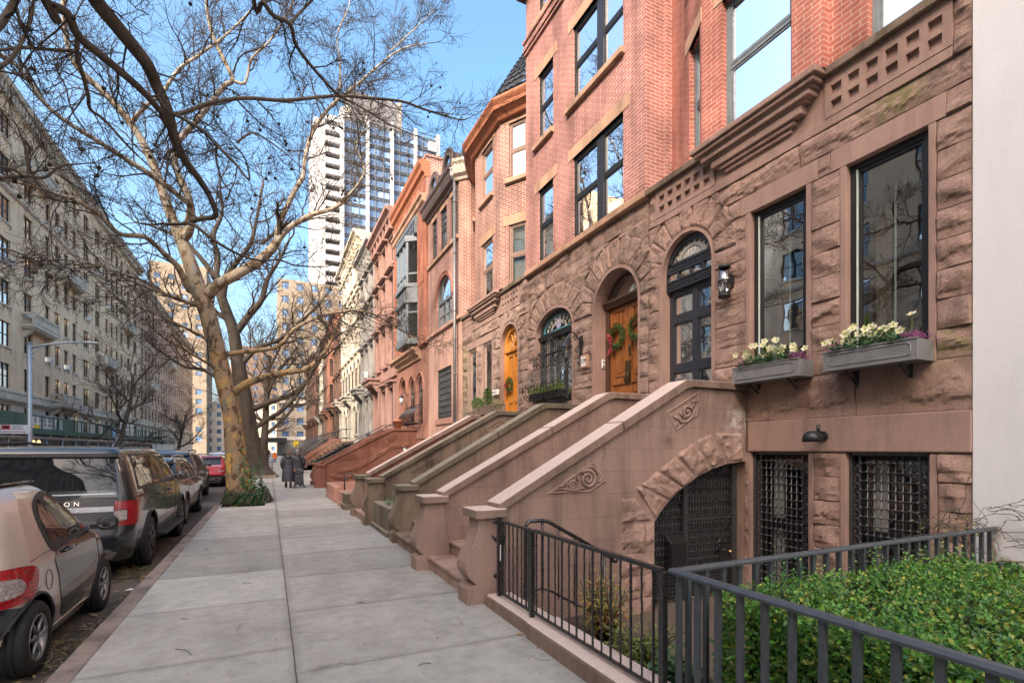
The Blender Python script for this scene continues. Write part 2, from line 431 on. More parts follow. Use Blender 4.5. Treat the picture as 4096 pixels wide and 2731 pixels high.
 M['bark_grey'] = stone('grey_bark', (.10, .088, .076), .3, 30, .5, .3, .02)
 M['hedgeleaf'] = leafmat('hedge_leaf', [(.035,.10,.03), (.08,.24,.035), (.14,.35,.045), (.04,.14,.05), (.22,.42,.05), (.07,.18,.065), (.5,.47,.07)], .35)
 M['ivyleaf'] = leafmat('ivy_leaf', [(.04,.11,.05), (.07,.17,.07), (.12,.22,.09)])
 M['boxleaf'] = leafmat('shrub_leaf', [(.09,.15,.03), (.17,.25,.05), (.26,.32,.07)])
 M['redleaf'] = leafmat('nandina_leaf', [(.22,.31,.06), (.38,.38,.08), (.45,.17,.08), (.16,.27,.06), (.5,.15,.09)])
 M['fir'] = leafmat('conifer_needles', [(.04,.09,.025), (.08,.15,.035), (.12,.2,.04)])
 M['petal'] = leafmat('cream_petals', [(.74,.70,.50), (.80,.78,.66), (.66,.66,.28)], .6)
 M['purple'] = leafmat('purple_heather', [(.24,.06,.19), (.34,.12,.28), (.20,.05,.12)], .7)
 M['deadleaf'] = leafmat('fallen_leaves', [(.34,.19,.08), (.50,.31,.15), (.20,.12,.06)], .8)
 M['straw'] = leafmat('dry_litter', [(.36,.28,.14), (.22,.19,.09), (.46,.36,.20), (.16,.18,.07)], .9)
 M['ribbon'] = plain('red_ribbon', (.32, .03, .05), .6, 0, .2, 20)
 M['sidewalk'] = sidewalk_mat(); M['kerb'] = stone('kerb_stone', (.27, .215, .175), .25, 50, .4, .4, .01)
 M['asphalt'] = asphalt_mat(); M['bluestone'] = stone('bluestone', (.16, .175, .185), .2, 40, .25, .3, .006)
 M['paver'] = brick('paver_brick', (.36, .13, .09), (.30, .11, .08), (.45, .40, .34), w=.2, h=.1)
 M['coat'] = plain('black_puffer_nylon', (.042, .047, .062), .42, 0, .2, 14, .2, .5)
 M['trouser'] = plain('beige_trousers', (.30, .24, .19), .9, 0, .15, 20)
 M['skin'] = plain('skin', (.50, .30, .22), .6, 0, .05, 10)
 M['hair'] = plain('brown_hair', (.17, .09, .05), .6, 0, .3, 40, .3)
 M['greywool'] = plain('grey_wool', (.24, .24, .24), .9, 0, .15, 30)
 M['cartfabric'] = plain('charcoal_fabric', (.055, .058, .066), .8, 0, .15, 30)
 M['orangecloth'] = plain('orange_cloth', (.70, .16, .03), .8, 0, .1, 20)
 M['bluecloth'] = plain('blue_cloth', (.08, .14, .3), .8, 0, .1, 20)
 M['plasticfilm'] = glass('clear_plastic_film', .12, (.82,.84,.85), .15)
 M['shade_white'] = plain('lamp_shade', (.70, .72, .68), .8, 0, .05, 8)
 M['towerglass'] = towerglass(); M['bulb'] = bulb()
def lamp(name, c):
 m = NT(name); o = m.n('ShaderNodeSeparateXYZ', Vector=m.n('ShaderNodeTexCoord').outputs['Object']); q = m.n('ShaderNodeCombineXYZ', X=m.math('ADD', o.outputs[0], o.outputs[1]), Y=o.outputs[2]).outputs[0]
 br = m.n('ShaderNodeTexBrick', Vector=q, Color1=(*c,1), Color2=(*sc3(c,.78),1), Mortar=(*sc3(c,.45),1), Scale=1.0, Mortar__Size=.003, Mortar__Smooth=.6, Brick__Width=.06, Row__Height=.035)
 m.set(Base__Color=m.mix(1.0, br.outputs['Color'], m.ramp(m.noise(q, 30, 4), [(.3,.6),(.7,1.25)]), 'MULTIPLY'), Roughness=.1); m.b.inputs['Coat Weight'].default_value = .7
 m.bump(br.outputs['Fac'], .4, .004); return m.m
def bulb():
 m = NT('lit_bulb'); m.set(Base__Color=(1,.8,.45,1)); m.b.inputs['Emission Color'].default_value = (1,.72,.3,1); m.b.inputs['Emission Strength'].default_value = 1.6
 return m.m
def towerglass():
 m = NT('blue_curtain_glass'); uv = m.n('ShaderNodeTexCoord').outputs['UV']
 br = m.n('ShaderNodeTexBrick', Vector=uv, Color1=(.09,.17,.31,1), Color2=(.15,.24,.38,1), Mortar=(.14,.18,.25,1), Scale=1.0, Mortar__Size=.04, Brick__Width=1.6, Row__Height=3.1, _offset=0.0)
 wn = m.n('ShaderNodeTexWhiteNoise', Vector=m.n('ShaderNodeVectorMath', _operation='SNAP', i0=uv, i1=(1.6,3.1,1)).outputs[0])
 col = m.mix(1.0, br.outputs['Color'], m.ramp(wn.outputs[0], [(0, .55), (.8, 1.1), (1, 2.2)]), 'MULTIPLY')
 m.set(Base__Color=col, Roughness=.08, Metallic=.1); m.b.inputs['Specular IOR Level'].default_value = .8
 return m.m
def bark_plane():
 m = NT('plane_tree_bark'); p = m.pos(); q = m.stretch(p, (1, 1, .62))
 wob = m.n('ShaderNodeTexNoise', Vector=q, Scale=3.0, Detail=5).outputs['Color']
 qq = m.n('ShaderNodeVectorMath', _operation='MULTIPLY_ADD', i0=wob, i1=(.30,.30,.30), i2=q).outputs[0]
 n = m.noise(qq, 5.2, 3, .5); n2 = m.noise(qq, 3.6, 3, .5); n3 = m.noise(qq, 7.5, 3, .5)
 hz = m.n('ShaderNodeSeparateXYZ', Vector=p).outputs['Z']; up = m.ramp(m.math('DIVIDE', hz, 16), [(.25, 0.0), (.62, 1.0)])
 base = m.mix(up, (.31,.21,.122), (.44,.39,.30))
 col = m.mix(m.ramp(n, [(.46, 0.0), (.475, 1.0)]), m.mix(up, (.125,.078,.048), (.21,.155,.105)), base)
 col = m.mix(m.math('MULTIPLY', m.ramp(n3, [(.55, 0.0), (.57, 1.0)]), .85), col, m.mix(up, (.235,.21,.145), (.52,.48,.41)))
 low = m.ramp(m.math('DIVIDE', hz, 10), [(.10, 1.0), (.5, .1)])
 col = m.mix(m.math('MULTIPLY', m.ramp(n2, [(.55, 0.0), (.565, 1.0)]), low), col, (.54,.34,.10))
 col = m.mix(1.0, col, m.ramp(m.noise(p, 40, 4), [(.3, .72), (.7, 1.18)]), 'MULTIPLY')
 m.set(Base__Color=col, Roughness=.85); m.b.inputs['Specular IOR Level'].default_value = .2
 m.bump(m.math('ADD', m.math('MULTIPLY', m.math('ADD', n, n3), 1.5), m.noise(m.stretch(p, (1,1,2.6)), 18, 5)), .6, .02); return m.m
def bark_pale():
 m = NT('pale_plane_limb_bark'); p = m.pos(); n = m.noise(p, 5, 5, .6)
 col = m.ramp(n, [(.36, (.19,.135,.09)), (.45, (.33,.27,.195)), (.55, (.46,.41,.32)), (.7, (.52,.48,.40))])
 m.set(Base__Color=col, Roughness=.85); m.bump(m.noise(p, 30, 4), .3, .01); return m.m
def sidewalk_mat():
 m = NT('concrete_pavement'); p = m.pos(); s = m.n('ShaderNodeSeparateXYZ', Vector=p); X, Y = s.outputs[0], s.outputs[1]
 # the slabs differ in tone: one random value per slab
 def side(lo): return lo
 colidx = m.math('GREATER_THAN', X, .17)
 # the joints on the two sides of the long joint do not line up
 yy = m.math('DIVIDE', m.math('ADD', Y, m.math('MULTIPLY', colidx, .55)), 1.52)
 cell = m.math('FLOOR', yy)
 wn = m.n('ShaderNodeTexWhiteNoise', _noise_dimensions='2D', Vector=m.n('ShaderNodeCombineXYZ', X=colidx, Y=cell).outputs[0])
 tone = m.ramp(wn.outputs[0], [(0, (.80,.795,.79)), (.35, (.97,.95,.925)), (.7, (1.0,1.0,.99)), (1, (1.2,1.195,1.16))])
 base = m.ramp(m.noise(p, 1.1, 6, .62), [(.25, (.305,.298,.268)), (.5, (.368,.36,.328)), (.75, (.412,.402,.366))])
 col = m.mix(1.0, base, tone, 'MULTIPLY')
 col = m.mix(1.0, col, m.ramp(m.noise(p, 7, 6, .75), [(.32, .84), (.5, 1.0), (.7, 1.10)]), 'MULTIPLY')
 col = m.mix(1.0, col, m.ramp(m.noise(p, 2.3, 6, .7), [(.34, .86), (.55, 1.04)]), 'MULTIPLY')
 col = m.mix(1.0, col, m.ramp(m.noise(p, 130, 3, .8), [(.3, .72), (.6, 1.12)]), 'MULTIPLY')
 vo = m.n('ShaderNodeTexVoronoi', Vector=p, Scale=11.0, Randomness=1.0).outputs['Distance']   # old gum spots
 col = m.mix(m.math('MULTIPLY', m.ramp(vo, [(.06, 1.0), (.09, 0.0)]), .55), col, (.12,.115,.11))
 wv = m.n('ShaderNodeVectorMath', _operation='MULTIPLY_ADD', i0=m.n('ShaderNodeTexNoise', Vector=p, Scale=2.5, Detail=5).outputs['Color'], i1=(.5,.5,.5), i2=p).outputs[0]
 cr = m.n('ShaderNodeTexVoronoi', _feature='DISTANCE_TO_EDGE', Vector=wv, Scale=.42).outputs['Distance']
 crk = m.math('MULTIPLY', m.ramp(cr, [(.002, 1.0), (.006, 0.0)]), m.ramp(m.noise(p, .7, 2), [(.56, 0.0), (.62, .55)]))
 col = m.mix(crk, col, (.09,.075,.06))
 spl = m.ramp(m.noise(p, 16, 3, .6), [(.66, 0.0), (.72, .35)])
 col = m.mix(spl, col, (.16,.15,.13))
 red = m.ramp(m.noise(p, .8, 3), [(.62, 0.0), (.72, .2)])
 col = m.mix(red, col, (.30,.225,.185))
 # joints: long joint at X=.17 and edge bands, cross joints
 jx = m.math('ABSOLUTE', m.math('SUBTRACT', X, m.math('ADD', .17, m.math('MULTIPLY', m.noise(p, 3, 3), .012))))
 jx2 = m.math('ABSOLUTE', m.math('ADD', X, 3.0))
 fr = m.math('FRACT', yy); jy = m.math('MULTIPLY', m.math('MINIMUM', fr, m.math('SUBTRACT', 1.0, fr)), 1.52)
 j = m.math('MINIMUM', jx, m.math('ADD', jy, m.math('MULTIPLY', m.noise(p, 9, 3), .006)))
 jm = m.ramp(j, [(.002, 0.0), (.008, 1.0)])
 jsoft = m.ramp(j, [(.0, .80), (.07, 1.0)])
 col = m.mix(1.0, col, jsoft, 'MULTIPLY')
 col = m.mix(jm, (.075,.062,.05), col)
 m.set(Base__Color=col, Roughness=.92); m.b.inputs['Specular IOR Level'].default_value = .2
 h = m.math('ADD', m.math('MULTIPLY', jm, 1.2), m.math('MULTIPLY', m.noise(p, 110, 4, .8), .5))
 m.bump(h, .5, .006); return m.m
def asphalt_mat():
 m = NT('asphalt'); p = m.pos()
 col = m.ramp(m.noise(p, 1.5, 6, .7), [(.3, (.048,.043,.040)), (.7, (.085,.078,.072))])
 col = m.mix(1.0, col, m.ramp(m.noise(p, 140, 3, .8), [(.3, .6), (.65, 1.35)]), 'MULTIPLY')
 x = m.n('ShaderNodeSeparateXYZ', Vector=p).outputs[0]
 dirt = m.math('MULTIPLY', m.ramp(m.math('ADD', m.math('MULTIPLY', x, -1), m.math('MULTIPLY', m.noise(p, 2.5, 5), .9)), [(0,0.0),(1,1.0)]), 1.0)
 g = m.ramp(m.math('DIVIDE', m.math('ADD', m.math('ADD', x, 2.6), m.math('MULTIPLY', m.noise(p, 3, 5), .8)), 2.0), [(.3, 0.0), (.75, .65)])
 col = m.mix(g, col, (.15, .11, .078))
 m.set(Base__Color=col, Roughness=.88); m.bump(m.noise(p, 120, 4, .8), .5, .008); return m.m
# ---------------------------------------------------------------- walls, stone, windows
def rect(a0, a1, z0, z1): return [(a0,z0),(a1,z0),(a1,z1),(a0,z1)]
def arch(ac, w, zs, zb, rise=None, n=18):
 r = w/2; rise = r if rise is None else rise
 pts = [(ac-r, zb), (ac+r, zb)]
 for i in range(n+1):
  t = pi*i/n; pts.append((ac + r*math.cos(t), zs + rise*math.sin(t)))
 return pts
def wall(mb, fr, outer, holes, depth=.2, b=0.0, reveal=True):
 mb.fill([outer] + holes, lambda a, z: fr.P(a, b, z), flip=fr.hand > 0)
 if reveal:
  for h in holes:
   n = len(h)
   for i in range(n):
    p, q = h[i], h[(i+1) % n]
    mb.poly((fr.P(p[0], b, p[1]), fr.P(q[0], b, q[1]), fr.P(q[0], b-depth, q[1]), fr.P(p[0], b-depth, p[1])))
def rock_block(mb, fr, a0, a1, z0, z1, amp, res, rnd, drop=None, b0=0.0, gap=.003):
 a0 += gap; a1 -= gap; z0 += gap; z1 -= gap
 w, h = a1-a0, z1-z0
 if w < .03 or h < .03: return
 na = max(3, int(round(w/res))); nz = max(3, int(round(h/res)))
 sd = rnd.random()*100
 pl = [(rnd.uniform(.75, 1.25)*amp, rnd.uniform(-1,1)*amp*1.1/max(.12, w*.5), rnd.uniform(-1.1,1.1)*amp*1.3/max(.12, h*.5)) for _ in range(3)]
 lip = rnd.random() < .75; lz = rnd.uniform(.12, .5); lk = rnd.uniform(.35, .8)
 ac, zc = (a0+a1)/2, (z0+z1)/2; m = min(.022, w*.12, h*.12)
 bb = len(mb.v); keep = []
 av = [a0, a0+m*.4] + [a0+m + (w-2*m)*i/(na-2) for i in range(1, na-2)] + [a1-m*.4, a1]
 zv = [z0, z0+m*.4] + [z0+m + (h-2*m)*j/(nz-2) for j in range(1, nz-2)] + [z1-m*.4, z1]
 for a in av:
  for z in zv:
   e = min(a-a0, a1-a, z-z0, z1-z)
   if e <= 1e-6: hh = -.002
   else:
    q = V((a*2.6+sd, z*3.4, sd*.37))
    hh = min(p[0] + p[1]*(a-ac) + p[2]*(z-zc) for p in pl)
    hh += amp*.42*fbm(q*2.2, 5) + amp*.30*abs(noise.noise(q*6)) - amp*.35*max(0, noise.noise(q*1.6+V((7,1,3))))
    if lip:
     zl = z0 + h*(lz + .3*noise.noise(V((a*5+sd, sd, 0))) + .12*noise.noise(V((a*19+sd, 3, 0))))
     if z < zl: hh -= amp*lk*min(1, (zl-z)/.012)*max(0, 1-(zl-z)/(h*.55))
    k = min(1, e/.03); k = k*(2-k)
    hh = .003 + max(-.003, hh)*(.5+.5*k)
   mb.v.append(tuple(fr.P(a, b0+hh, z)))
   keep.append(bool(drop and drop(a, z)))
 ny = len(zv)
 for i in range(len(av)-1):
  for j in range(ny-1):
   q = (i*ny+j, (i+1)*ny+j, (i+1)*ny+j+1, i*ny+j+1)
   if drop and sum(keep[k] for k in q) >= 2: continue
   t = [bb+k for k in q]
   mb.face(t if fr.hand < 0 else t[::-1])
def ashlar(mb, fr, a0, a1, z0, z1, cuts=(), rings=(), rowh=.29, wr=(.35,.8), amp=.035, res=.035, seed=1, b0=0.0):
 """courses of rock-faced blocks; cuts = rects (a0,a1,z0,z1) left free, rings = (ac, zc, rx, rz) ellipses left free above zc"""
 rnd = random.Random(seed)
 hard = sorted({z0, z1} | {c for k in cuts for c in k[2:4] if z0 < c < z1})
 zs = [z0]
 for p, q in zip(hard, hard[1:]):
  n = max(1, round((q-p)/rowh))
  zs += [p + (q-p)*i/n for i in range(1, n+1)]
 def drop(a, z):
  for (ac, zc, rx, rz) in rings:
   if z > zc-.02 and ((a-ac)/rx)**2 + ((z-zc)/rz)**2 < 1: return True
  return False
 for p, q in zip(zs, zs[1:]):
  iv = [(a0, a1)]
  for c in cuts:
   if c[2] < q-.02 and c[3] > p+.02:
    nv = []
    for (s, e) in iv:
     if c[1] <= s or c[0] >= e: nv.append((s, e)); continue
     if c[0] > s+.02: nv.append((s, c[0]))
     if c[1] < e-.02: nv.append((c[1], e))
    iv = nv
  for (s, e) in iv:
   n = max(1, round((e-s)/rnd.uniform(*wr)))
   ed = [s] + sorted(s + (e-s)*(i+rnd.uniform(-.22,.22))/n for i in range(1, n)) + [e]
   for x, y in zip(ed, ed[1:]):
    rock_block(mb, fr, x, y, p, q, amp*rnd.uniform(.75,1.25), res, rnd, drop if rings else None, b0)
def voussoirs(mb, fr, ac, zc, rx, rz, rx2, rz2, n, amp=.03, seed=3, t0=0.0, t1=pi, b0=0.0):
 rnd = random.Random(seed)
 for k in range(n):
  ta, tb = lerp(t0, t1, k/n)+.005, lerp(t0, t1, (k+1)/n)-.005
  sd = rnd.random()*90; nu, nv = 9, 10; b = len(mb.v)
  g1, g2 = rnd.uniform(-.5,.5)*amp, rnd.uniform(-.7,.7)*amp
  for i in range(nu+1):
   for j in range(nv+1):
    u, v = i/nu, j/nv; t = lerp(ta, tb, u)
    a = ac + lerp(rx, rx2, v)*math.cos(t); z = zc + lerp(rz, rz2, v)*math.sin(t)
    e = min(u, 1-u, v, 1-v)
    hh = -.001 if e < 1e-6 else .004 + amp*max(.1, .7 + .7*fbm(V((a*5+sd, z*5, sd)), 5) - .5*(noise.noise(V((a*9+sd, z*9, sd))) > .18)) * (.4+.6*min(1, e/.12)) + (g1*(u-.5) + g2*(v-.5))*min(1, e/.2)
    mb.v.append(tuple(fr.P(a, b0+hh, z)))
  for i in range(nu):
   for j in range(nv):
    q = [b+i*(nv+1)+j, b+(i+1)*(nv+1)+j, b+(i+1)*(nv+1)+j+1, b+i*(nv+1)+j+1]
    mb.face(q if fr.hand > 0 else q[::-1])
def arch_band(mb, fr, ac, zc, rx, rz, wd, b0, b1, n=20, zb=None):
 """smooth moulding following an arch (and its jambs down to zb)"""
 P = []
 if zb is not None: P.append((ac+rx, zb, ac+rx+wd, zb))
 for i in range(n+1):
  t = pi*i/n; c, s_ = math.cos(t), math.sin(t)
  P.append((ac+rx*c, zc+rz*s_, ac+(rx+wd)*c, zc+(rz+wd)*s_))
 if zb is not None: P.append((ac-rx, zb, ac-rx-wd, zb))
 for p, q in zip(P, P[1:]):
  i0, o0, i1, o1 = (p[0],p[1]), (p[2],p[3]), (q[0],q[1]), (q[2],q[3])
  mb.poly((fr.P(i0[0],b1,i0[1]), fr.P(i1[0],b1,i1[1]), fr.P(o1[0],b1,o1[1]), fr.P(o0[0],b1,o0[1])))
  mb.poly((fr.P(o0[0],b1,o0[1]), fr.P(o1[0],b1,o1[1]), fr.P(o1[0],b0,o1[1]), fr.P(o0[0],b0,o0[1])))
  mb.poly((fr.P(i0[0],b0,i0[1]), fr.P(i1[0],b0,i1[1]), fr.P(i1[0],b1,i1[1]), fr.P(i0[0],b1,i0[1])))
def room_box(mb, fr, a0, a1, z0, z1, b0, b1):
 P = fr.P; e = .02
 a0 -= e; a1 += e; z0 -= e; z1 += e
 mb.poly((P(a0,b1,z0), P(a1,b1,z0), P(a1,b1,z1), P(a0,b1,z1)))
 mb.poly((P(a0,b0,z0), P(a0,b1,z0), P(a0,b1,z1), P(a0,b0,z1))); mb.poly((P(a1,b0,z0), P(a1,b1,z0), P(a1,b1,z1), P(a1,b0,z1)))
 mb.poly((P(a0,b0,z0), P(a1,b0,z0), P(a1,b1,z0), P(a0,b1,z0))); mb.poly((P(a0,b0,z1), P(a1,b0,z1), P(a1,b1,z1), P(a0,b1,z1)))
def window(parent, fr, a0, a1, z0, z1, d=.06, frame='winblack', glassm='glass', fw=.05, meet=True, mull=None, mw=.09, blind=0, blindm='blind', curtain=0, roomm='room', deep=.9, vb=(), hb=(), name='window'):
 """sash window: frame mesh (with its dim room), pane and blind as its children"""
 mb = MB(); B = lambda *q: mb.fbox(fr, *q)
 B(a0, a0+fw, -d-.08, -d, z0, z1); B(a1-fw, a1, -d-.08, -d, z0, z1); B(a0+fw, a1-fw, -d-.08, -d, z1-fw, z1); B(a0+fw, a1-fw, -d-.08, -d, z0, z0+fw)
 cols = [(a0+fw, a1-fw)]
 if mull:
  cols = []; s = a0+fw
  for m_ in mull: B(m_-mw/2, m_+mw/2, -d-.08, -d+.006, z0+fw, z1-fw); cols.append((s, m_-mw/2)); s = m_+mw/2
  cols.append((s, a1-fw))
 zm = (z0+z1)/2 if meet is True else meet
 for (s, e) in cols:
  if meet: B(s, e, -d-.075, -d-.018, zm-.028, zm+.028)
  k = .032
  zz = [(z0+fw, zm-.028, .03), (zm+.028, z1-fw, .012)] if meet else [(z0+fw, z1-fw, .015)]
  for (za, zb_, o) in zz:
   B(s, s+k, -d-.06, -d-o, za, zb_); B(e-k, e, -d-.06, -d-o, za, zb_)
   B(s+k, e-k, -d-.06, -d-o, za, za+k*1.4); B(s+k, e-k, -d-.06, -d-o, zb_-k, zb_)
 for v_ in vb: B(v_-.012, v_+.012, -d-.05, -d-.012, z0+fw, z1-fw)
 for h_ in hb: B(a0+fw, a1-fw, -d-.048, -d-.014, h_-.012, h_+.012)
 mb.cur = 1; room_box(mb, fr, a0, a1, z0, z1, -d-.085, -d-deep)
 o = mb.build(name, [M[frame], M[roomm]], parent)
 g = MB(); y = -d-.045
 g.poly((fr.P(a0+.01,y,z0+.01), fr.P(a1-.01,y,z0+.01), fr.P(a1-.01,y,z1-.01), fr.P(a0+.01,y,z1-.01)))
 g.build('pane', M[glassm], o)
 if blind or curtain:
  c = MB(); y = -d-.13
  if blind: c.poly((fr.P(a0,y,z1-(z1-z0)*blind), fr.P(a1,y,z1-(z1-z0)*blind), fr.P(a1,y,z1), fr.P(a0,y,z1)))
  if curtain:
   for (s, e) in ((a0, a0+(a1-a0)*curtain), (a1-(a1-a0)*curtain, a1)):
    n = 10
    for i in range(n):
     x0, x1 = lerp(s,e,i/n), lerp(s,e,(i+1)/n); o1, o2 = (.03 if i % 2 else -.03), (-.03 if i % 2 else .03)
     c.poly((fr.P(x0,y-.1+o1,z0), fr.P(x1,y-.1+o2,z0), fr.P(x1,y-.1+o2,z1), fr.P(x0,y-.1+o1,z1)))
  c.build('blind' if blind else 'curtain', M[blindm], o)
 return o
def moulding(mb, fr, a0, a1, z0, prof, ends=True):
 """profile [(b,z)...] swept along the wall"""
 pts = [fr.P(a0, b, z0+z) for (b, z) in prof]
 mb.prism(pts, fr.t*(a1-a0), caps=ends)
def make_ground():
 m = MB(); m.poly(((-260,-60,-.40),(260,-60,-.40),(260,420,-.40),(-260,420,-.40))); tag(m.build('ground', M['asphalt']), kind='structure')
 m = MB()
 for i in range(-6, 66): m.poly(((-13.0,i*2.4,-.23),(-1.42,i*2.4,-.23),(-1.42,i*2.4+2.4,-.23),(-13.0,i*2.4+2.4,-.23)))
 tag(m.build('road', M['asphalt'], weld=.001), kind='structure')
 # the pavement: sheet with a hole for each tree pit
 pits = [(-1.24+.02, -.1, 16.2, 18.6), (-1.22, -.05, 31.4, 34.2)]
 m = MB()
 outer = [(-1.245,-14),(2.03,-14),(2.03,2.35),(2.03,160),(-1.245,160)]
 m.fill([outer] + [rect(*p) for p in pits], lambda a, b: (a, b, 0.0), flip=False)
 m.box(2.03, 6.3, 22.0, 160, -.3, -.002); m.box(2.03, 6.3, 14.6, 22.0, -.3, -.004)
 tag(m.build('pavement', M['sidewalk']), kind='structure')
 m = MB()
 for y in range(-14, 159, 2): m.box(-1.42, -1.248, y+.004, y+1.996, -.40, .0)
 tag(m.build('kerb', M['kerb'], bevel=.02), kind='structure')
 m = MB(); m.box(-17.5, -13.2, -60, 160, -.40, 0)
 for y in range(-60, 159, 3): m.box(-13.2, -13.0, y+.004, y+2.996, -.40, .0)
 tag(m.build('far_pavement', M['sidewalk']), kind='structure')
 m = MB()
 for p in pits: m.poly([(a, b, -.05) for a, b in rect(*p)])
 tag(m.build('tree_pit_soil', M['soil']), kind='structure')
 # areaway of the nearest house and the bed beside it
 m = MB(); m.box(2.3, 6.25, 2.42, 5.02, -1.2, -.86); tag(m.build('areaway_floor', M['bluestone'], bevel=.01), kind='structure')
 m = MB(); m.box(3.45, 4.75, 3.3, 3.95, -.86, -.80); m.box(4.0, 5.5, 4.3, 4.7, -.86, -.815); tag(m.build('areaway_paving', M['paver'], uv=True), kind='structure')
 m = MB(); m.box(2.2, 6.0, -14, 2.3, -.4, .06)
 m.box(2.3, 2.85, 2.42, 4.28, -.86, -.02)
 tag(m.build('bed_soil', M['soil']), kind='structure')
 # stone edge under the fence, in two lengths with a worn nose
 m = MB()
 m.box(2.02, 2.30, 3.95, 4.90, -.3, .125); m.box(1.99, 2.32, 2.36, 3.945, -.3, .14)
 m.box(2.0, 2.30, -6, 2.35, -.3, .12)
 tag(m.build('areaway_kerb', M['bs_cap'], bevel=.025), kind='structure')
 # steps going down to the areaway under the stoop
 m = MB()
 for i in range(4): m.box(2.3+i*.27, 2.57+i*.27, 4.3, 5.0, -.9, -.05-i*.2)
 tag(m.build('areaway_steps', M['bs_cap'], bevel=.01), kind='structure')
 # areaways between the farther stoops
 m = MB(); m.box(2.4, 6.0, 9.5, 11.0, -.6, -.25); m.box(2.4, 6.0, 13.3, 14.6, -.6, -.3)
 tag(m.build('areaway_floor', M['bluestone']), kind='structure')
 # fallen leaves and litter along the kerb and the fence
 rnd = random.Random(11); m = MB(); mm = MB()
 def scat(mb, n, fx, fy, z, L):
  for _ in range(n):
   x, y = fx(), fy(); a = rnd.uniform(0, 2*pi)
   d = V((math.cos(a), math.sin(a), rnd.uniform(-.1,.25))); nn = V((rnd.uniform(-.4,.4), rnd.uniform(-.4,.4), 1)).normalized()
   l = L*rnd.uniform(.5,1.3); mb.leaf(V((x,y,z+rnd.uniform(.004,.03))), d, nn, l, l*rnd.uniform(.3,.7))
 scat(m, 180, lambda: -1.44-abs(rnd.gauss(0,.14)), lambda: rnd.uniform(3.8,20), -.23, .07)
 scat(m, 70, lambda: rnd.uniform(-1.2,1.9), lambda: rnd.uniform(3.2,14), 0, .035)
 scat(m, 26, lambda: 1.96-abs(rnd.gauss(0,.06)), lambda: rnd.uniform(2.4,9), 0, .05)
 scat(m, 60, lambda: rnd.uniform(2.3,4.6), lambda: rnd.uniform(.6,4.0), .1, .07)
 tag(m.build('fallen_leaves', M['deadleaf']), 'dry brown leaves scattered along the kerb and pavement', 'leaves', kind='stuff')
 for (cx, cy, sx, sy, n) in ((-1.60,6.0,.12,.35,300), (-1.72,9.2,.22,.30,420), (-1.55,7.7,.07,.5,90), (-1.55,11.5,.08,1.2,110)):
  for _ in range(n):
   x = min(-1.45, rnd.gauss(cx,sx)); y = rnd.gauss(cy,sy); a = rnd.uniform(0,2*pi); L = rnd.uniform(.05,.20)
   p = V((x,y,-.225+rnd.uniform(0,.05))); d = V((math.cos(a),math.sin(a),rnd.uniform(-.15,.3)))
   mm.leaf(p, d, V((rnd.uniform(-.3,.3),.1,1)), L, rnd.uniform(.008,.03))
 tag(mm.build('gutter_litter', M['straw']), 'straw, twigs and leaf litter lying in the gutter', 'litter', kind='stuff')
 # a few twigs and scraps of paper one can tell apart
 m = MB(); rnd = random.Random(5)
 for i, (x, y, L) in enumerate(((-.55,4.7,.24), (.9,5.5,.08), (-.2,6.9,.09), (1.1,3.75,.10), (-.7,5.7,.07))):
  a = rnd.uniform(0,pi); t = MB(); t.tube([(x,y,.008),(x+L*.5*math.cos(a),y+L*.5*math.sin(a),.015),(x+L*math.cos(a+.2),y+L*math.sin(a+.2),.008)], .0028, 4)
  tag(t.build('twig', M['bark_dark']), 'thin dark twig lying on the concrete pavement', 'twig', 'twigs dropped on the pavement')
 for (x, y, a) in ((-1.62,8.15,.3), (-1.5,8.05,1.1)):
  t = MB(); c, s_ = math.cos(a)*.08, math.sin(a)*.08
  t.poly([(x-c,y-s_,-.21),(x+s_*.5,y-c*.5,-.205),(x+c,y+s_,-.215),(x-s_*.5,y+c*.5,-.20)])
  tag(t.build('paper_scrap', M['signwhite']), 'crumpled white paper scrap lying in the gutter', 'litter', 'paper scraps in the gutter')
# ---------------------------------------------------------------- the near row of houses (right-hand side)
def fc(x0, y0, x1, y1):
 """wall face running from (x0,y0) to (x1,y1), outward to its left"""
 dx, dy = x1-x0, y1-y0
 f = Fr((x0,y0), (dx,dy), (-dy,dx)); f.L = math.hypot(dx,dy); return f
def slab(name, mat, parent, fr, a0, a1, z0, z1, b0, b1, bevel=.006, uv=False):
 m = MB(); m.fbox(fr, a0, a1, b0, b1, z0, z1); return m.build(name, M[mat], parent, bevel=bevel, uv=uv)
def frieze(parent, fr, a0, a1, z0, z1, cols, rows, mat='bs_smooth'):
 m = MB(); hs = [rect(c0, c1, r0, r1) for (c0, c1) in cols for (r0, r1) in rows]
 wall(m, fr, rect(a0,a1,z0,z1), hs, .08, .035)
 m.fbox(fr, a0, a1, -.1, -.045, z0+.01, z1-.01)
 for a in (a0, a1): m.poly((fr.P(a,-.05,z0), fr.P(a,.035,z0), fr.P(a,.035,z1), fr.P(a,-.05,z1)))
 m.poly((fr.P(a0,-.05,z0), fr.P(a1,-.05,z0), fr.P(a1,.035,z0), fr.P(a0,.035,z0)))
 return m.build('frieze', M[mat], parent)
def corbel(parent, fr, c, w, z0, z1, bmax):
 k = w/2; L = []
 for (t0, t1, ww, b) in ((0,.12,.53,.05), (.12,.24,.60,.085), (.24,.46,.72,.12), (.46,.52,.78,.135), (.52,.66,.86,.175), (.66,.72,.9,.185), (.72,.84,.95,.225), (.84,1,1.0,.26)):
  L.append((lerp(z0,z1,t0), lerp(z0,z1,t1), ww*k, b/.26*bmax))
 m = MB()
 for (za, zb, h, b) in L: m.fbox(fr, c-h, c+h, -.05, b, za, zb)
 return m.build('corbel', M['bs_smooth'], parent, bevel=.018, segs=3)
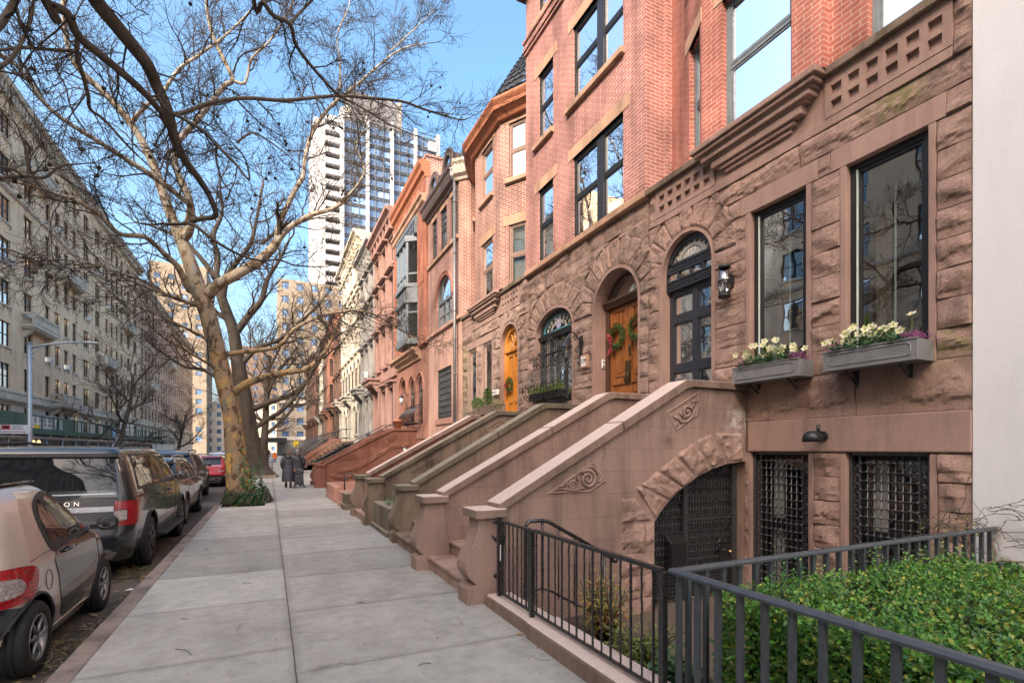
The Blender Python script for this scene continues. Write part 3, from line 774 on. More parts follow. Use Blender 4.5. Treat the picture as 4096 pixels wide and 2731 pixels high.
def margins(parent, fr, L, mat='bs_smooth'):
 for (a0, a1, z0, z1) in L: m = MB(); m.fbox(fr, a0+.003, a1-.003, -.1, .013, z0, z1); m.build('jamb_margin', M[mat], parent, bevel=.004)
def lintel(parent, fr, a0, a1, z0, z1, b=.012): return slab('lintel', 'bs_sill', parent, fr, a0, a1, z0, z1, -.05, b)
def sill(parent, fr, a0, a1, z, b=.09, h=.12, mat='bs_sill'): return slab('window_sill', mat, parent, fr, a0, a1, z-h, z, -.12, b, .01)
def number_plate(txt, fr, a, b, z, size, mat, parent=None, name='number', ext=.002):
 """lettering laid on a wall frame, readable from the street"""
 cu = bpy.data.curves.new(name, 'FONT'); cu.body = txt; cu.size = size; cu.align_x = 'CENTER'; cu.align_y = 'CENTER'; cu.extrude = ext
 o = bpy.data.objects.new(name, cu)
 x = -fr.t if fr.hand > 0 else fr.t
 m = Matrix((x, V((0,0,1)), fr.n)).transposed().to_4x4(); m.translation = fr.P(a, b, z)
 dg = bpy.context.evaluated_depsgraph_get(); me = bpy.data.meshes.new_from_object(o)
 bpy.data.objects.remove(o); me.transform(m); me.materials.clear(); me.materials.append(M[mat])
 o = bpy.data.objects.new(name, me); COL.objects.link(o)
 if parent: adopt(o, parent)
 return o
def house_one():
 root = thing('row_house', 'nearest brownstone row house with black arched door and two tall flower-box windows', 'house', (6.4,4.8,0))
 fr = right_wall(6.0)
 holes = [arch(6.2,1.06,4.53,1.9), rect(4.17,4.98,2.62,4.87), rect(2.87,3.68,2.62,4.87), rect(4.14,4.97,-.5,1.58), rect(2.86,3.68,-.5,1.58)]
 m = MB(); wall(m, fr, rect(2.51,7.08,-1.2,6.05), holes, .16, -.012)
 m.build('stone_base', M['bs_smooth'], root)
 m = MB()
 cuts = [(2.80,3.75,2.5,4.88), (4.10,5.05,2.5,4.88), (2.72,3.86,4.87,5.12), (4.02,5.14,4.87,5.12), (5.60,6.82,1.9,4.56)]
 ring = [(6.2,4.53,1.0,1.0)]
 ashlar(m, fr, 2.51, 7.06, 1.99, 2.5, [(5.1,7.1,1.9,2.5)], (), .5, (1.0,1.7), .034, .035, 4)
 ashlar(m, fr, 2.51, 7.06, 2.5, 5.12, cuts, ring, .275, (.34,.75), .032, .028, 5)
 ashlar(m, fr, 2.51, 7.06, 5.12, 5.41, [], ring, .29, (1.2,1.9), .04, .028, 6)
 ashlar(m, fr, 2.51, 2.66, 5.41, 6.0, [], (), .29, (.2,.3), .05, .03, 7)
 ashlar(m, fr, 6.87, 7.06, 5.41, 6.0, [], (), .29, (.2,.3), .05, .03, 7)
 ashlar(m, fr, 2.51, 5.06, -1.0, 1.57, [(2.79,3.75,-1,1.6), (4.07,5.01,-1,1.6)], (), .29, (.4,.6), .035, .03, 8)
 voussoirs(m, fr, 6.2, 4.53, .575, .575, 1.02, 1.02, 9, .026, 9)
 m.build('rock_faced_stone', M['bs_rock'], root)
 margins(root, fr, [(a, b, 2.5, 4.87) for a, b in ((2.80,2.87),(3.68,3.75),(4.10,4.17),(4.98,5.05))] + [(a, b, -1, 1.57) for a, b in ((2.79,2.86),(3.68,3.75),(4.07,4.14),(4.97,5.02))] + [(5.60,5.67,1.9,4.53),(6.73,6.82,1.9,4.53)])
 m = MB(); arch_band(m, fr, 6.2, 4.53, .53, .53, .045, -.05, .014); m.build('arch_margin', M['bs_smooth'], root)
 for a0, a1 in ((2.72,3.86),(4.02,5.14)): slab('window_lintel', 'bs_smooth', root, fr, a0, a1, 4.874, 5.118, -.1, .012)
 m = MB(); m.fbox(fr, 2.51, 5.0, -.1, .035, 1.583, 1.988); m.build('basement_lintel', M['bs_smooth'], root, bevel=.012)
 m = MB(); m.fbox(fr, 2.66, 6.87, -.1, .03, 5.412, 5.52); m.build('string_course', M['bs_smooth'], root, bevel=.008)
 m = MB(); m.fbox(fr, 3.92, 5.58, -.1, .012, 5.523, 5.99); m.build('smooth_panel', M['bs_smooth'], root)
 cols = lambda s, p, w: [(s+p*i, s+p*i+w) for i in range(6)]
 for (a0, a1, s) in ((2.66,3.915,2.74), (5.59,6.87,5.68)): frieze(root, fr, a0, a1, 5.523, 5.995, cols(s, .196, .122), [(5.59,5.70),(5.765,5.88)])
 m = MB(); m.fbox(fr, 2.51, 3.87, -.3, .10, 5.998, 6.10); m.build('ledge', M['bs_dark'], root, bevel=.012); m = MB(); m.fbox(fr, 5.86, 7.075, -.5, .10, 5.998, 6.10); m.build('ledge', M['bs_dark'], root, bevel=.012)
 corbel(root, fr, 4.865, 1.98, 5.60, 6.10, .27)
 # upper brick: right wall, shallow bay, canted left wall
 FR = fc(6.0, 2.51, 5.97, 3.86); FB = fc(5.85, 3.86, 5.85, 5.72); FL = fc(5.85, 5.72, 6.50, 7.08)
 T = 13.4; rows = ((6.1,8.0),(9.1,10.9))
 m = MB(); wb = []
 wall(m, FR, rect(0,FR.L,6.08,T), [rect(.10,.93,*r) for r in rows], .14)
 wall(m, FB, rect(0,FB.L,6.08,T), [rect(.40,1.48,*r) for r in rows], .14)
 wall(m, FL, rect(0,FL.L,6.08,T), [rect(.08,.55,*r) for r in rows], .14)
 m.poly(((5.85,3.86,6.08),(5.99,3.86,6.08),(5.99,3.86,T),(5.85,3.86,T)))
 m.build('brick_wall', M['brick_red'], root, uv=True)
 for i, r in enumerate(rows):
  window(root, FR, .10, .93, *r, d=.09, frame='wingrey', glassm='glass_hi', fw=.06, blind=.5, blindm='blindpale')
  window(root, FB, .40, 1.48, *r, d=.09, frame='wingrey', glassm='glass_hi', fw=.065, blind=.985, blindm='blindpale')
  window(root, FL, .08, .55, *r, d=.09, frame='wingrey', glassm='glass_sky', fw=.05, blind=.5, blindm='curtain')
  lintel(root, FB, .25, 1.63, r[1], r[1]+.24); lintel(root, FL, .0, .72, r[1], r[1]+.24); lintel(root, FR, .0, 1.1, r[1], r[1]+.24)
  if i: sill(root, FB, .3, 1.58, r[0]); sill(root, FL, .02, .62, r[0])
 m = MB(); m.prism([(6.5,2.51,T),(5.6,2.51,T),(5.45,3.9,T),(5.45,5.7,T),(6.1,7.05,T),(6.6,7.05,T)], (0,0,.45)); m.build('cornice', M['cornbrown'], root, bevel=.04)
 # parlour windows: one big pane each, black frames with a pale sash edge
 for (a0, a1, k) in ((4.17,4.98,.3), (2.87,3.68,.27)):
  w = window(root, fr, a0, a1, 2.62, 4.87, d=.07, frame='winblack', fw=.07, meet=False, roomm='roomwarm', deep=1.4, glassm='glass_parlour')
  e = MB()
  e.fbox(fr, a1-.082, a1-.071, -.14, -.062, 2.7, 4.80); e.fbox(fr, a1-.30, a1-.285, -.42, -.40, 2.66, 4.6)
  e.build('sash_edge', M['trimlight'], w)
  c = MB(); n = 8
  for i in range(n):
   x0, x1 = lerp(a1-.22,a1-.05,i/n), lerp(a1-.22,a1-.05,(i+1)/n); q = .02*(-1)**i
   c.poly((fr.P(x0,-.5+q,2.62), fr.P(x1,-.5-q,2.62), fr.P(x1,-.5-q,4.86), fr.P(x0,-.5+q,4.86)))
  c.build('curtain', M['roomtan'], w)
 # basement windows with scrolled iron grilles
 for gi, (a0, a1) in enumerate(((4.14,4.97),(2.86,3.68))):
  w = window(root, fr, a0, a1, -.5, 1.58, d=.16, frame='winblack', fw=.06, meet=.62, deep=.8, glassm='glass', blind=.0)
  c = MB(); c.poly((fr.P(a1-.28,-.30,-.4), fr.P(a1-.12,-.30,-.4), fr.P(a1-.12,-.30,1.5), fr.P(a1-.28,-.30,1.5))); c.build('curtain', M['blind'], w)
  g = MB(); bb = -.055
  for (p, q) in ((a0,a0+.035),(a1-.035,a1)): g.fbox(fr, p, q, bb-.03, bb+.015, -.5, 1.578)
  g.fbox(fr, a0, a1, bb-.03, bb+.015, 1.545, 1.578)
  g.fbox(fr, a1-.125, a1-.105, bb-.012, bb+.008, -.5, 1.54); g.fbox(fr, a0+.105, a0+.125, bb-.012, bb+.008, -.5, 1.54)
  nx = 8; i0, i1 = a0+.125, a1-.125
  for i in range(1, nx): a = lerp(i0,i1,i/nx); g.tube([fr.P(a, bb, -.5), fr.P(a, bb, 1.54)], .007, 5)
  z = 1.46
  while z > -.4:
   pts = []
   for i in range(4*nx+1):
    a = lerp(i0, i1, i/(4*nx)); pts.append(fr.P(a, bb+.012, z + .004*math.sin(i*pi/2)))
   g.tube(pts, .0055, 5)
   for i in range(nx+1): p = fr.P(lerp(i0,i1,i/nx), bb+.014, z); g.lathe([(0,-.016),(.014,-.007),(.014,.007),(0,.016)], p, 6)
   for s in (a0+.075, a1-.075):     # scroll column at each side
    pts = []
    for k in range(19):
     t = k/18*4.2*pi*.62; r = .034*(1-k/26)
     pts.append(fr.P(s + r*math.cos(t+1.2), bb, z-.055 + r*1.25*math.sin(t+1.2)))
    g.tube(pts, .0055, 5)
   z -= .10
  g.build('window_grille', M['iron_gloss'], w)
 # black front door in its arch
 door = MB(); D = lambda a0,a1,z0,z1,b0,b1: door.fbox(fr, a0, a1, b0, b1, z0, z1)
 L0, L1 = 5.665, 6.735; bz = -.16
 for (p, q) in ((L0,L0+.09),(L0+.44,L0+.55),(L1-.09,L1)): D(p, q, 1.9, 4.25, bz-.05, bz)
 for (p, q) in ((1.9,2.02),(2.88,3.02),(3.70,3.84),(4.16,4.25)): D(L0+.09, L0+.44, p, q, bz-.05, bz); D(L0+.55, L1-.09, p, q, bz-.05, bz)
 D(L0+.09,L1-.09,2.02,2.6,bz-.05,bz-.025)
 for (c0, c1) in ((L0+.09,L0+.44),(L0+.55,L1-.09)):
  for (z0, z1) in ((2.66,2.88),(3.02,3.70),(3.84,4.16)):
   for q in ((c0,c0+.02,z0,z1),(c1-.02,c1,z0,z1),(c0+.02,c1-.02,z0,z0+.02),(c0+.02,c1-.02,z1-.02,z1)): D(*q, bz-.045, bz-.012)
  D(c0, c1, 2.60, 2.66, bz-.05, bz-.005)
 do = door.build('door', M['navy'], root, bevel=.004)
 g = MB()
 for (c0, c1) in ((L0+.09,L0+.44),(L0+.55,L1-.09)): g.poly((fr.P(c0,bz-.035,2.62), fr.P(c1,bz-.035,2.62), fr.P(c1,bz-.035,4.2), fr.P(c0,bz-.035,4.2)))
 g.build('door_pane', M['glass'], do)
 g = MB(); room_box(g, fr, L0, L1, 1.9, 5.0, bz-.06, bz-1.2); g.build('hallway', M['room'], do)
 for (z, r) in ((2.93,.03),(2.80,.033)):
  k = MB(); k.lathe([(.0,-.075),(r*.7,-.072),(r,-.055),(r*.7,-.035),(.012,-.025),(.012,-.008),(r*1.05,-.006),(r*1.05,0)], fr.P(L0+.04,bz,z), 14, 'x'); k.build('door_knob', M['brass'], do)
 k = MB(); k.fbox(fr, L1-.40, L1-.14, bz-.02, bz+.012, 2.765, 2.80); k.fbox(fr, L1-.38, L1-.16, bz, bz+.02, 2.775, 2.785); k.build('mail_slot', M['steel'], do)
 k = MB()
 for z in (2.4,3.2,3.95): k.fbox(fr, L1-.002, L1+.012, bz-.03, bz+.02, z, z+.11)
 k.build('hinge', M['brass'], do)
 # transom: two fretted bands, a row of four lights and the fanlight
 t = MB(); b1 = -.085
 t.fbox(fr, L0-.03, L1+.05, -.17, b1, 4.25, 4.27); t.fbox(fr, L0-.03, L1+.05, -.17, b1, 4.395, 4.415); t.fbox(fr, L0-.03, L1+.05, -.17, b1, 4.535, 4.56); t.fbox(fr, L0-.03, L1+.05, -.17, b1, 4.66, 4.70)
 for (z0, z1) in ((4.27,4.395),(4.56,4.66)):
  nn = 22; nr = 3
  for i in range(nn+1): a = lerp(L0-.02, L1+.04, i/nn); t.fbox(fr, a-.008, a+.008, -.13, b1-.006, z0, z1)
  for j in range(1, nr): z = lerp(z0,z1,j/nr); t.fbox(fr, L0-.02, L1+.04, -.13, b1-.008, z-.008, z+.008)
  t.fbox(fr, L0-.02, L1+.04, -.16, -.135, z0, z1)
 for i in range(5): a = lerp(L0+.0, L1+.0, i/4); t.fbox(fr, a-.02, a+.02, -.15, b1-.012, 4.415, 4.535)
 arch_band(t, fr, 6.2, 4.56, .44, .40, .085, -.17, b1)
 t.fbox(fr, L0-.03, L0+.03, -.17, b1, 4.25, 4.7); t.fbox(fr, L1-.01, L1+.05, -.17, b1, 4.25, 4.7)
 to = t.build('transom', M['navy'], root)
 g = MB(); g.poly((fr.P(L0,-.125,4.40), fr.P(L1,-.125,4.40), fr.P(L1,-.125,4.55), fr.P(L0,-.125,4.55))); g.build('transom_pane', M['glass_hi'], to)
 g = MB(); g.fill([[(6.2+.45*math.cos(pi*i/16), 4.69+.30*math.sin(pi*i/16)) for i in range(17)]], lambda a, z: fr.P(a,-.128,z)); fan = g.build('fanlight', M['leadglass'], to)
 g = MB()
 for k in range(9):
  a = pi*(k+.5)/9; c = (6.2+.34*math.cos(a), 4.70+.235*math.sin(a)); 
  g.tube([fr.P(c[0]+.030*(1-i/16)*math.cos(i*.75+a), -.122, c[1]+.030*(1-i/16)*math.sin(i*.75+a)) for i in range(14)], .004, 4)
 for (rx, rz) in ((.43,.285),(.22,.16)): g.tube([fr.P(6.2+rx*math.cos(pi*i/16), -.122, 4.70+rz*math.sin(pi*i/16)) for i in range(17)], .005, 4)
 g.build('leading', M['ink'], fan)
 number_plate('137', fr, 6.2, -.118, 4.775, .135, 'signwhite', fan, 'house_number')
 return root
def door_wreath(fr, a, b, z, r, label, bow=True, seed=1):
 rnd = random.Random(seed); t = thing('wreath', label, 'wreath', fr.P(a,b,z))
 m = MB()
 for k in range(900):
  th = rnd.uniform(0,2*pi); rr = r*rnd.uniform(.62,1.06); q = fr.P(a+rr*math.cos(th), b+rnd.uniform(0,.075), z+rr*math.sin(th))
  d = (fr.t*(-math.sin(th)) + V((0,0,math.cos(th)))) + fr.t*rnd.uniform(-.9,.9) + V((0,0,rnd.uniform(-.9,.9))) + fr.n*rnd.uniform(-.2,.7)
  m.leaf(q, d, V((rnd.uniform(-1,1),rnd.uniform(-1,1),rnd.uniform(-1,1))), r*rnd.uniform(.16,.34), r*.06)
 m.build('greenery', M['fir'], t)
 if bow:
  m = MB()
  for s in (-1, 1):
   m.grid(lambda u, v: fr.P(a+r*.62+s*(.10*math.sin(u*pi))*r*2.2*(1)+ (v-.5)*.03, b+.09+.03*math.sin(u*pi), z+.05*r+(.16*math.sin(u*2*pi)+(v-.5)*.30)*r), 10, 3)
   m.grid(lambda u, v: fr.P(a+r*.62+s*.10*r+(v-.5)*.28*r+s*u*.10*r, b+.075+.02*math.sin(u*7+s), z-u*r*(1.5 if s > 0 else 1.15)), 10, 2)
  m.lathe([(0,-.02),(.02,-.01),(.02,.01),(0,.02)], fr.P(a+r*.62,b+.11,z+.05*r), 8)
  m.build('ribbon_bow', M['ribbon'], t)
 return t
def house_two():
 root = thing('row_house', 'row house with carved double wood door, iron balcony window and flat red brick front', 'house', (6.4,9.4,0))
 fr = right_wall(6.0)
 dA = (8.06,1.38,4.37); wA = (10.42,1.65,4.38)
 holes = [arch(*dA,1.9), arch(*wA,2.68,.50)]
 m = MB(); wall(m, fr, rect(7.08,11.66,-.9,6.0), holes, .36, -.012); m.build('stone_base', M['bs_smooth'], root)
 m = MB()
 cuts = [(7.31,8.81,1.9,4.37), (9.53,11.31,2.6,4.38)]
 ring = [(8.06,4.37,1.24,1.24), (10.42,4.38,1.36,1.05)]
 ashlar(m, fr, 7.08, 11.66, 2.2, 5.98, cuts, ring, .31, (.42,1.0), .032, .034, 21)
 voussoirs(m, fr, 8.06, 4.37, .745, .745, 1.27, 1.27, 11, .027, 22)
 voussoirs(m, fr, 10.42, 4.38, .88, .555, 1.39, 1.08, 11, .027, 23)
 m.build('rock_faced_stone', M['bs_rock_mossy'], root)
 margins(root, fr, [(a, b, 1.9 if a < 9 else 2.6, 4.37) for a, b in ((7.31,7.37),(8.75,8.81),(9.53,9.595),(11.245,11.31))])
 for q in ((8.06,4.37,.69,.69),(10.42,4.38,.825,.50)): m = MB(); arch_band(m, fr, *q, .055, -.05, .014, 24); m.build('arch_margin', M['bs_smooth'], root)
 m = MB(); m.fbox(fr, 7.08, 11.66, -.1, .13, 5.985, 6.11); m.build('sill_course', M['bs_sill'], root, bevel=.012)
 # brick front with its return towards the nearest house
 fb = right_wall(5.92); T = 13.15
 wide = (7.69,9.43); nar = (10.28,11.0); rows = ((6.11,7.86),(9.02,10.66),(12.02,13.1))
 m = MB(); wall(m, fb, rect(7.08,11.66,6.1,T), [rect(*w, *r) for r in rows for w in (wide, nar)], .13)
 R1 = fc(6.36, 7.08, 5.92, 7.08); 
 m.poly(((5.92,7.08,6.1),(6.34,7.08,6.1),(6.34,7.08,T),(5.92,7.08,T)))
 m.poly(((6.34,7.08,6.1),(6.34,7.03,6.1),(6.34,7.03,T),(6.34,7.08,T))); m.poly(((6.34,7.03,6.1),(6.75,7.03,6.1),(6.75,7.03,T),(6.34,7.03,T)))
 m.poly(((5.92,11.66,6.1),(6.7,11.66,6.1),(6.7,11.66,T),(5.92,11.66,T)))
 m.build('brick_wall', M['brick_red2'], root, uv=True)
 for i, r in enumerate(rows):
  window(root, fb, *wide, *r, d=.045, frame='winblack', glassm='glass_sky', fw=.055, mull=[8.47], mw=.22, blind=.98 if i == 1 else .4, blindm='blindpale')
  window(root, fb, *nar, *r, d=.045, frame='winblack', glassm='glass_sky', fw=.05, curtain=.2)
  if i < 2: lintel(root, fb, wide[0]-.19, wide[1]+.19, r[1], r[1]+.25); lintel(root, fb, nar[0]-.18, nar[1]+.2, r[1], r[1]+.25)
  if i: sill(root, fb, wide[0]-.05, wide[1]+.22, r[0]); sill(root, fb, nar[0]-.04, nar[1]+.2, r[0])
 m = MB()
 for (z, b) in ((11.58,.05),(11.66,.085),(11.76,.06),(11.85,.10)): m.fbox(fb, 7.08, 11.68, -.05, b, z, z+.075)
 m.build('brick_belt', M['brick_red2'], root, uv=True, bevel=.008)
 m = MB(); moulding(m, fb, 7.0, 11.85, 13.1, [(-.1,0),(.18,0),(.22,.12),(.42,.2),(.5,.42),(-.1,.42)]); m.build('cornice', M['cornbrown'], root)
 # carved double door, deep in its arch
 bz = -.33
 d = MB(); d.fbox(fr, 7.37, 7.47, bz-.08, bz+.05, 1.9, 4.62); d.fbox(fr, 8.65, 8.75, bz-.08, bz+.05, 1.9, 4.62)
 moulding(d, fr, 7.37, 8.75, 4.46, [(bz-.05,0),(bz+.08,0),(bz+.10,.05),(bz+.16,.09),(bz+.16,.13),(bz-.05,.15)])
 arch_band(d, fr, 8.06, 4.44, .56, .53, .12, bz-.06, bz+.04, 20)
 frm = d.build('door_frame', M['wooddark'], root, bevel=.006)
 g = MB(); g.fill([[(8.06+.57*math.cos(pi*i/18), 4.58+.42*math.sin(pi*i/18)) for i in range(19)]], lambda a, z: fr.P(a, bz-.02, z)); g.build('fanlight', M['glass_hi'], frm)
 g = MB(); room_box(g, fr, 7.4, 8.7, 4.5, 5.1, bz-.06, bz-.5); g.build('hallway', M['room'], frm)
 for k, (p, q) in enumerate(((7.475,8.055),(8.065,8.645))):
  l = MB(); B = lambda a0,a1,z0,z1,b0,b1: l.fbox(fr, a0, a1, b0, b1, z0, z1)
  B(p, q, 1.9, 4.45, bz-.07, bz-.03)
  for (s, e) in ((p,p+.09),(q-.09,q)): B(s, e, 1.9, 4.45, bz-.03, bz)
  for (s, e) in ((1.9,2.1),(2.62,2.74),(2.90,3.0),(3.98,4.08),(4.36,4.45)): B(p+.09, q-.09, s, e, bz-.03, bz)
  for i in range(4): B(p+.10+i*.105, p+.17+i*.105, 4.1, 4.34, bz-.03, bz-.006)
  B(p+.15, q-.15, 3.06, 3.92, bz-.03, bz-.012); B(p+.17, q-.17, 3.12, 3.86, bz-.012, bz-.004)
  for i in range(5): B(p+.1, q-.1, 2.64+i*.02, 2.652+i*.02, bz, bz+.01)
  for i in range(4): B(p+.11, q-.11, 2.14+i*.12, 2.24+i*.12, bz-.03, bz-.008)
  o = l.build('door_leaf', M['woodred'], root, bevel=.006)
  e = q-.075 if k == 0 else p+.01
  pl = MB(); pl.fbox(fr, e, e+.075, bz, bz+.008, 2.86, 3.34); pl.build('lock_plate', M['bronze'], o)
  h = MB(); x = e+.037; h.tube([fr.P(x,bz+.006,3.08), fr.P(x,bz+.055,3.10), fr.P(x,bz+.065,3.03), fr.P(x,bz+.05,2.94), fr.P(x,bz+.006,2.91)], .013, 7); h.build('door_handle', M['bronze'], o)
  if k == 0: pl = MB(); pl.fbox(fr, q-.075, q-.005, bz, bz+.008, 3.42, 3.62); pl.build('lock_plate', M['bronze'], o)
 door_wreath(fr, 8.37, bz+.02, 3.86, .235, 'evergreen wreath with a long red bow on the wood door', True, 3)
 door_wreath(fr, 7.74, bz+.02, 3.92, .235, 'half-hidden plain evergreen wreath on the second wood door leaf', False, 4)
 # arched window: grey casements, leaded transom
 bz = -.11
 w = MB(); arch_band(w, fr, 10.42, 4.36, .72, .40, .10, bz-.1, bz, 22, 2.68)
 w.fbox(fr, 9.6, 11.24, bz-.1, bz+.02, 4.27, 4.36); moulding(w, fr, 9.6, 11.24, 4.25, [(bz-.05,0),(bz+.03,0),(bz+.06,.06),(bz+.08,.10),(bz-.05,.11)])
 for x in (9.72,10.08,10.385,10.43,10.74,11.07): w.fbox(fr, x, x+.05, bz-.09, bz-.02, 2.68, 4.27)
 w.fbox(fr, 9.66, 11.2, bz-.09, bz-.02, 3.9, 3.94); w.fbox(fr, 9.66, 11.2, bz-.09, bz-.02, 2.68, 2.78)
 wo = w.build('window', M['windark'], root, bevel=.004)
 g = MB(); g.poly((fr.P(9.66,bz-.06,2.7), fr.P(11.18,bz-.06,2.7), fr.P(11.18,bz-.06,4.26), fr.P(9.66,bz-.06,4.26))); g.build('pane', M['glass'], wo)
 g = MB(); room_box(g, fr, 9.62, 11.22, 2.68, 4.95, bz-.11, bz-1.2); g.build('interior', M['roomwarm'], wo)
 for (s, e) in ((9.9,10.08),(10.2,10.32),(10.55,10.7)):
  c = MB(); c.poly((fr.P(s,bz-.2,2.7), fr.P(e,bz-.2,2.7), fr.P(e,bz-.2,4.2), fr.P(s,bz-.2,4.2))); c.build('curtain', M['curtain'], wo)
 lo = [(10.42+.70*math.cos(pi*i/20), 4.40+.375*math.sin(pi*i/20)) for i in range(21)]
 g = MB(); g.fill([lo], lambda a, z: fr.P(a, bz-.05, z)); lg = g.build('leaded_transom', M['ink'], wo)
 g = MB()
 g.tube([fr.P(a, bz-.035, z) for a, z in [(10.42+.67*math.cos(pi*i/24), 4.42+.335*math.sin(pi*i/24)) for i in range(25)]] + [fr.P(11.09,bz-.035,4.42)], .022, 4)
 g.tube([fr.P(9.75,bz-.035,4.42), fr.P(11.09,bz-.035,4.42)], .014, 4); g.build('teal_border', M['tealglass'], lg)
 g = MB(); g.fill([[(10.42+.13*math.cos(2*pi*i/16), 4.58+.13*math.sin(2*pi*i/16)) for i in range(16)]], lambda a, z: fr.P(a, bz-.04, z)); g.build('violet_roundel', M['violetglass'], lg)
 g = MB(); rnd = random.Random(2)
 for k in range(16):
  th = pi*(k+.5)/16; rr = (.50,.33)[k % 2]; c = (10.42+rr*math.cos(th), 4.44+rr*.5*math.sin(th))
  g.tube([fr.P(c[0]+.05*(1-i/16)*math.cos(i*.8+k), bz-.036, c[1]+.05*(1-i/16)*math.sin(i*.8+k)) for i in range(13)], .011, 4)
 g.build('leaded_scroll', M['leadglass'], lg)
 # small things on the wall
 sgn = MB(); sgn.fbox(fr, 8.90, 9.14, -.02, .085, 3.30, 3.57); so = sgn.build('number_plaque', M['bs_sill'], None, bevel=.012)
 tag(so, 'square house number plaque reading 139 beside the wood door', 'plaque')
 k = MB(); k.fbox(fr, 8.935, 9.105, .085, .089, 3.34, 3.53); pl = k.build('plate', M['signwhite'], so); number_plate('139', fr, 9.02, .091, 3.435, .13, 'ink', pl, 'house_number')
 b = MB(); b.fbox(fr, 8.752, 8.762, -.245, -.185, 3.29, 3.45); f2 = Fr((6.215,8.75),(1,0),(0,-1)); 
 b = MB(); b.fbox(f2, -.035, .035, 0, .03, 3.27, 3.45); bo = b.build('doorbell', M['signwhite'], None, bevel=.012); tag(bo, 'small white doorbell box on the stone jamb of the wood door', 'doorbell')
 k = MB(); k.fbox(f2, -.018, .018, .03, .034, 3.29, 3.33); k.fbox(f2, -.014, .014, .03, .035, 3.38, 3.41); k.build('button', M['ink'], bo)
 lantern()
 balcony()
 return root
def lantern():
 fr = right_wall(6.0); a = 8.97
 t = thing('wall_lantern', 'ornate black iron wall lantern on a scrolled bracket beside the plaque', 'lamp', (6.0,9.2,3.8))
 m = MB(); m.fbox(fr, 9.13, 9.23, 0, .05, 3.45, 4.0); m.tube([fr.P(9.18,.04,3.5), fr.P(9.18,.10,3.42), fr.P(9.18,.05,3.36)], .02, 6)
 pts = []
 for i in range(26):
  u = i/25; pts.append(fr.P(9.18-.0*u, .05+.36*u, 3.85+.20*math.sin(u*pi*.95)))
 m.tube(pts, .016, 7)
 for (c, r, k) in (((.17,3.95),.07,1), ((.12,3.72),.08,-1)): m.tube([fr.P(9.18, c[0]+r*(1-i/22)*math.cos(k*i*.6), c[1]+r*(1-i/22)*math.sin(k*i*.6)) for i in range(18)], .010, 6)
 m.build('bracket', M['black_iron'], t)
 c = fr.P(9.18,.40,0); cx, cy = c.x, c.y
 m = MB(); m.lathe([(.0,3.93),(.014,3.92),(.02,3.88),(.05,3.85),(.115,3.76),(.13,3.745),(.13,3.73)], (cx,cy,0), 12)
 m.lathe([(.055,3.52),(.062,3.50),(.03,3.47),(.012,3.43),(0,3.41)], (cx,cy,0), 12)
 for k in range(6): th = 2*pi*k/6; m.tube([(cx+.115*math.cos(th),cy+.115*math.sin(th),3.74),(cx+.058*math.cos(th),cy+.058*math.sin(th),3.52)], .007, 5)
 m.build('lantern_frame', M['black_iron'], t)
 m = MB(); m.lathe([(.108,3.735),(.054,3.525)], (cx,cy,0), 6, smooth=False); m.build('lantern_glass', M['glass_clear'], t)
 m = MB(); m.lathe([(0,3.72),(.02,3.70),(.028,3.64),(.015,3.60),(.012,3.53),(0,3.52)], (cx,cy,0), 8); m.build('bulb', M['shade_white'], t)
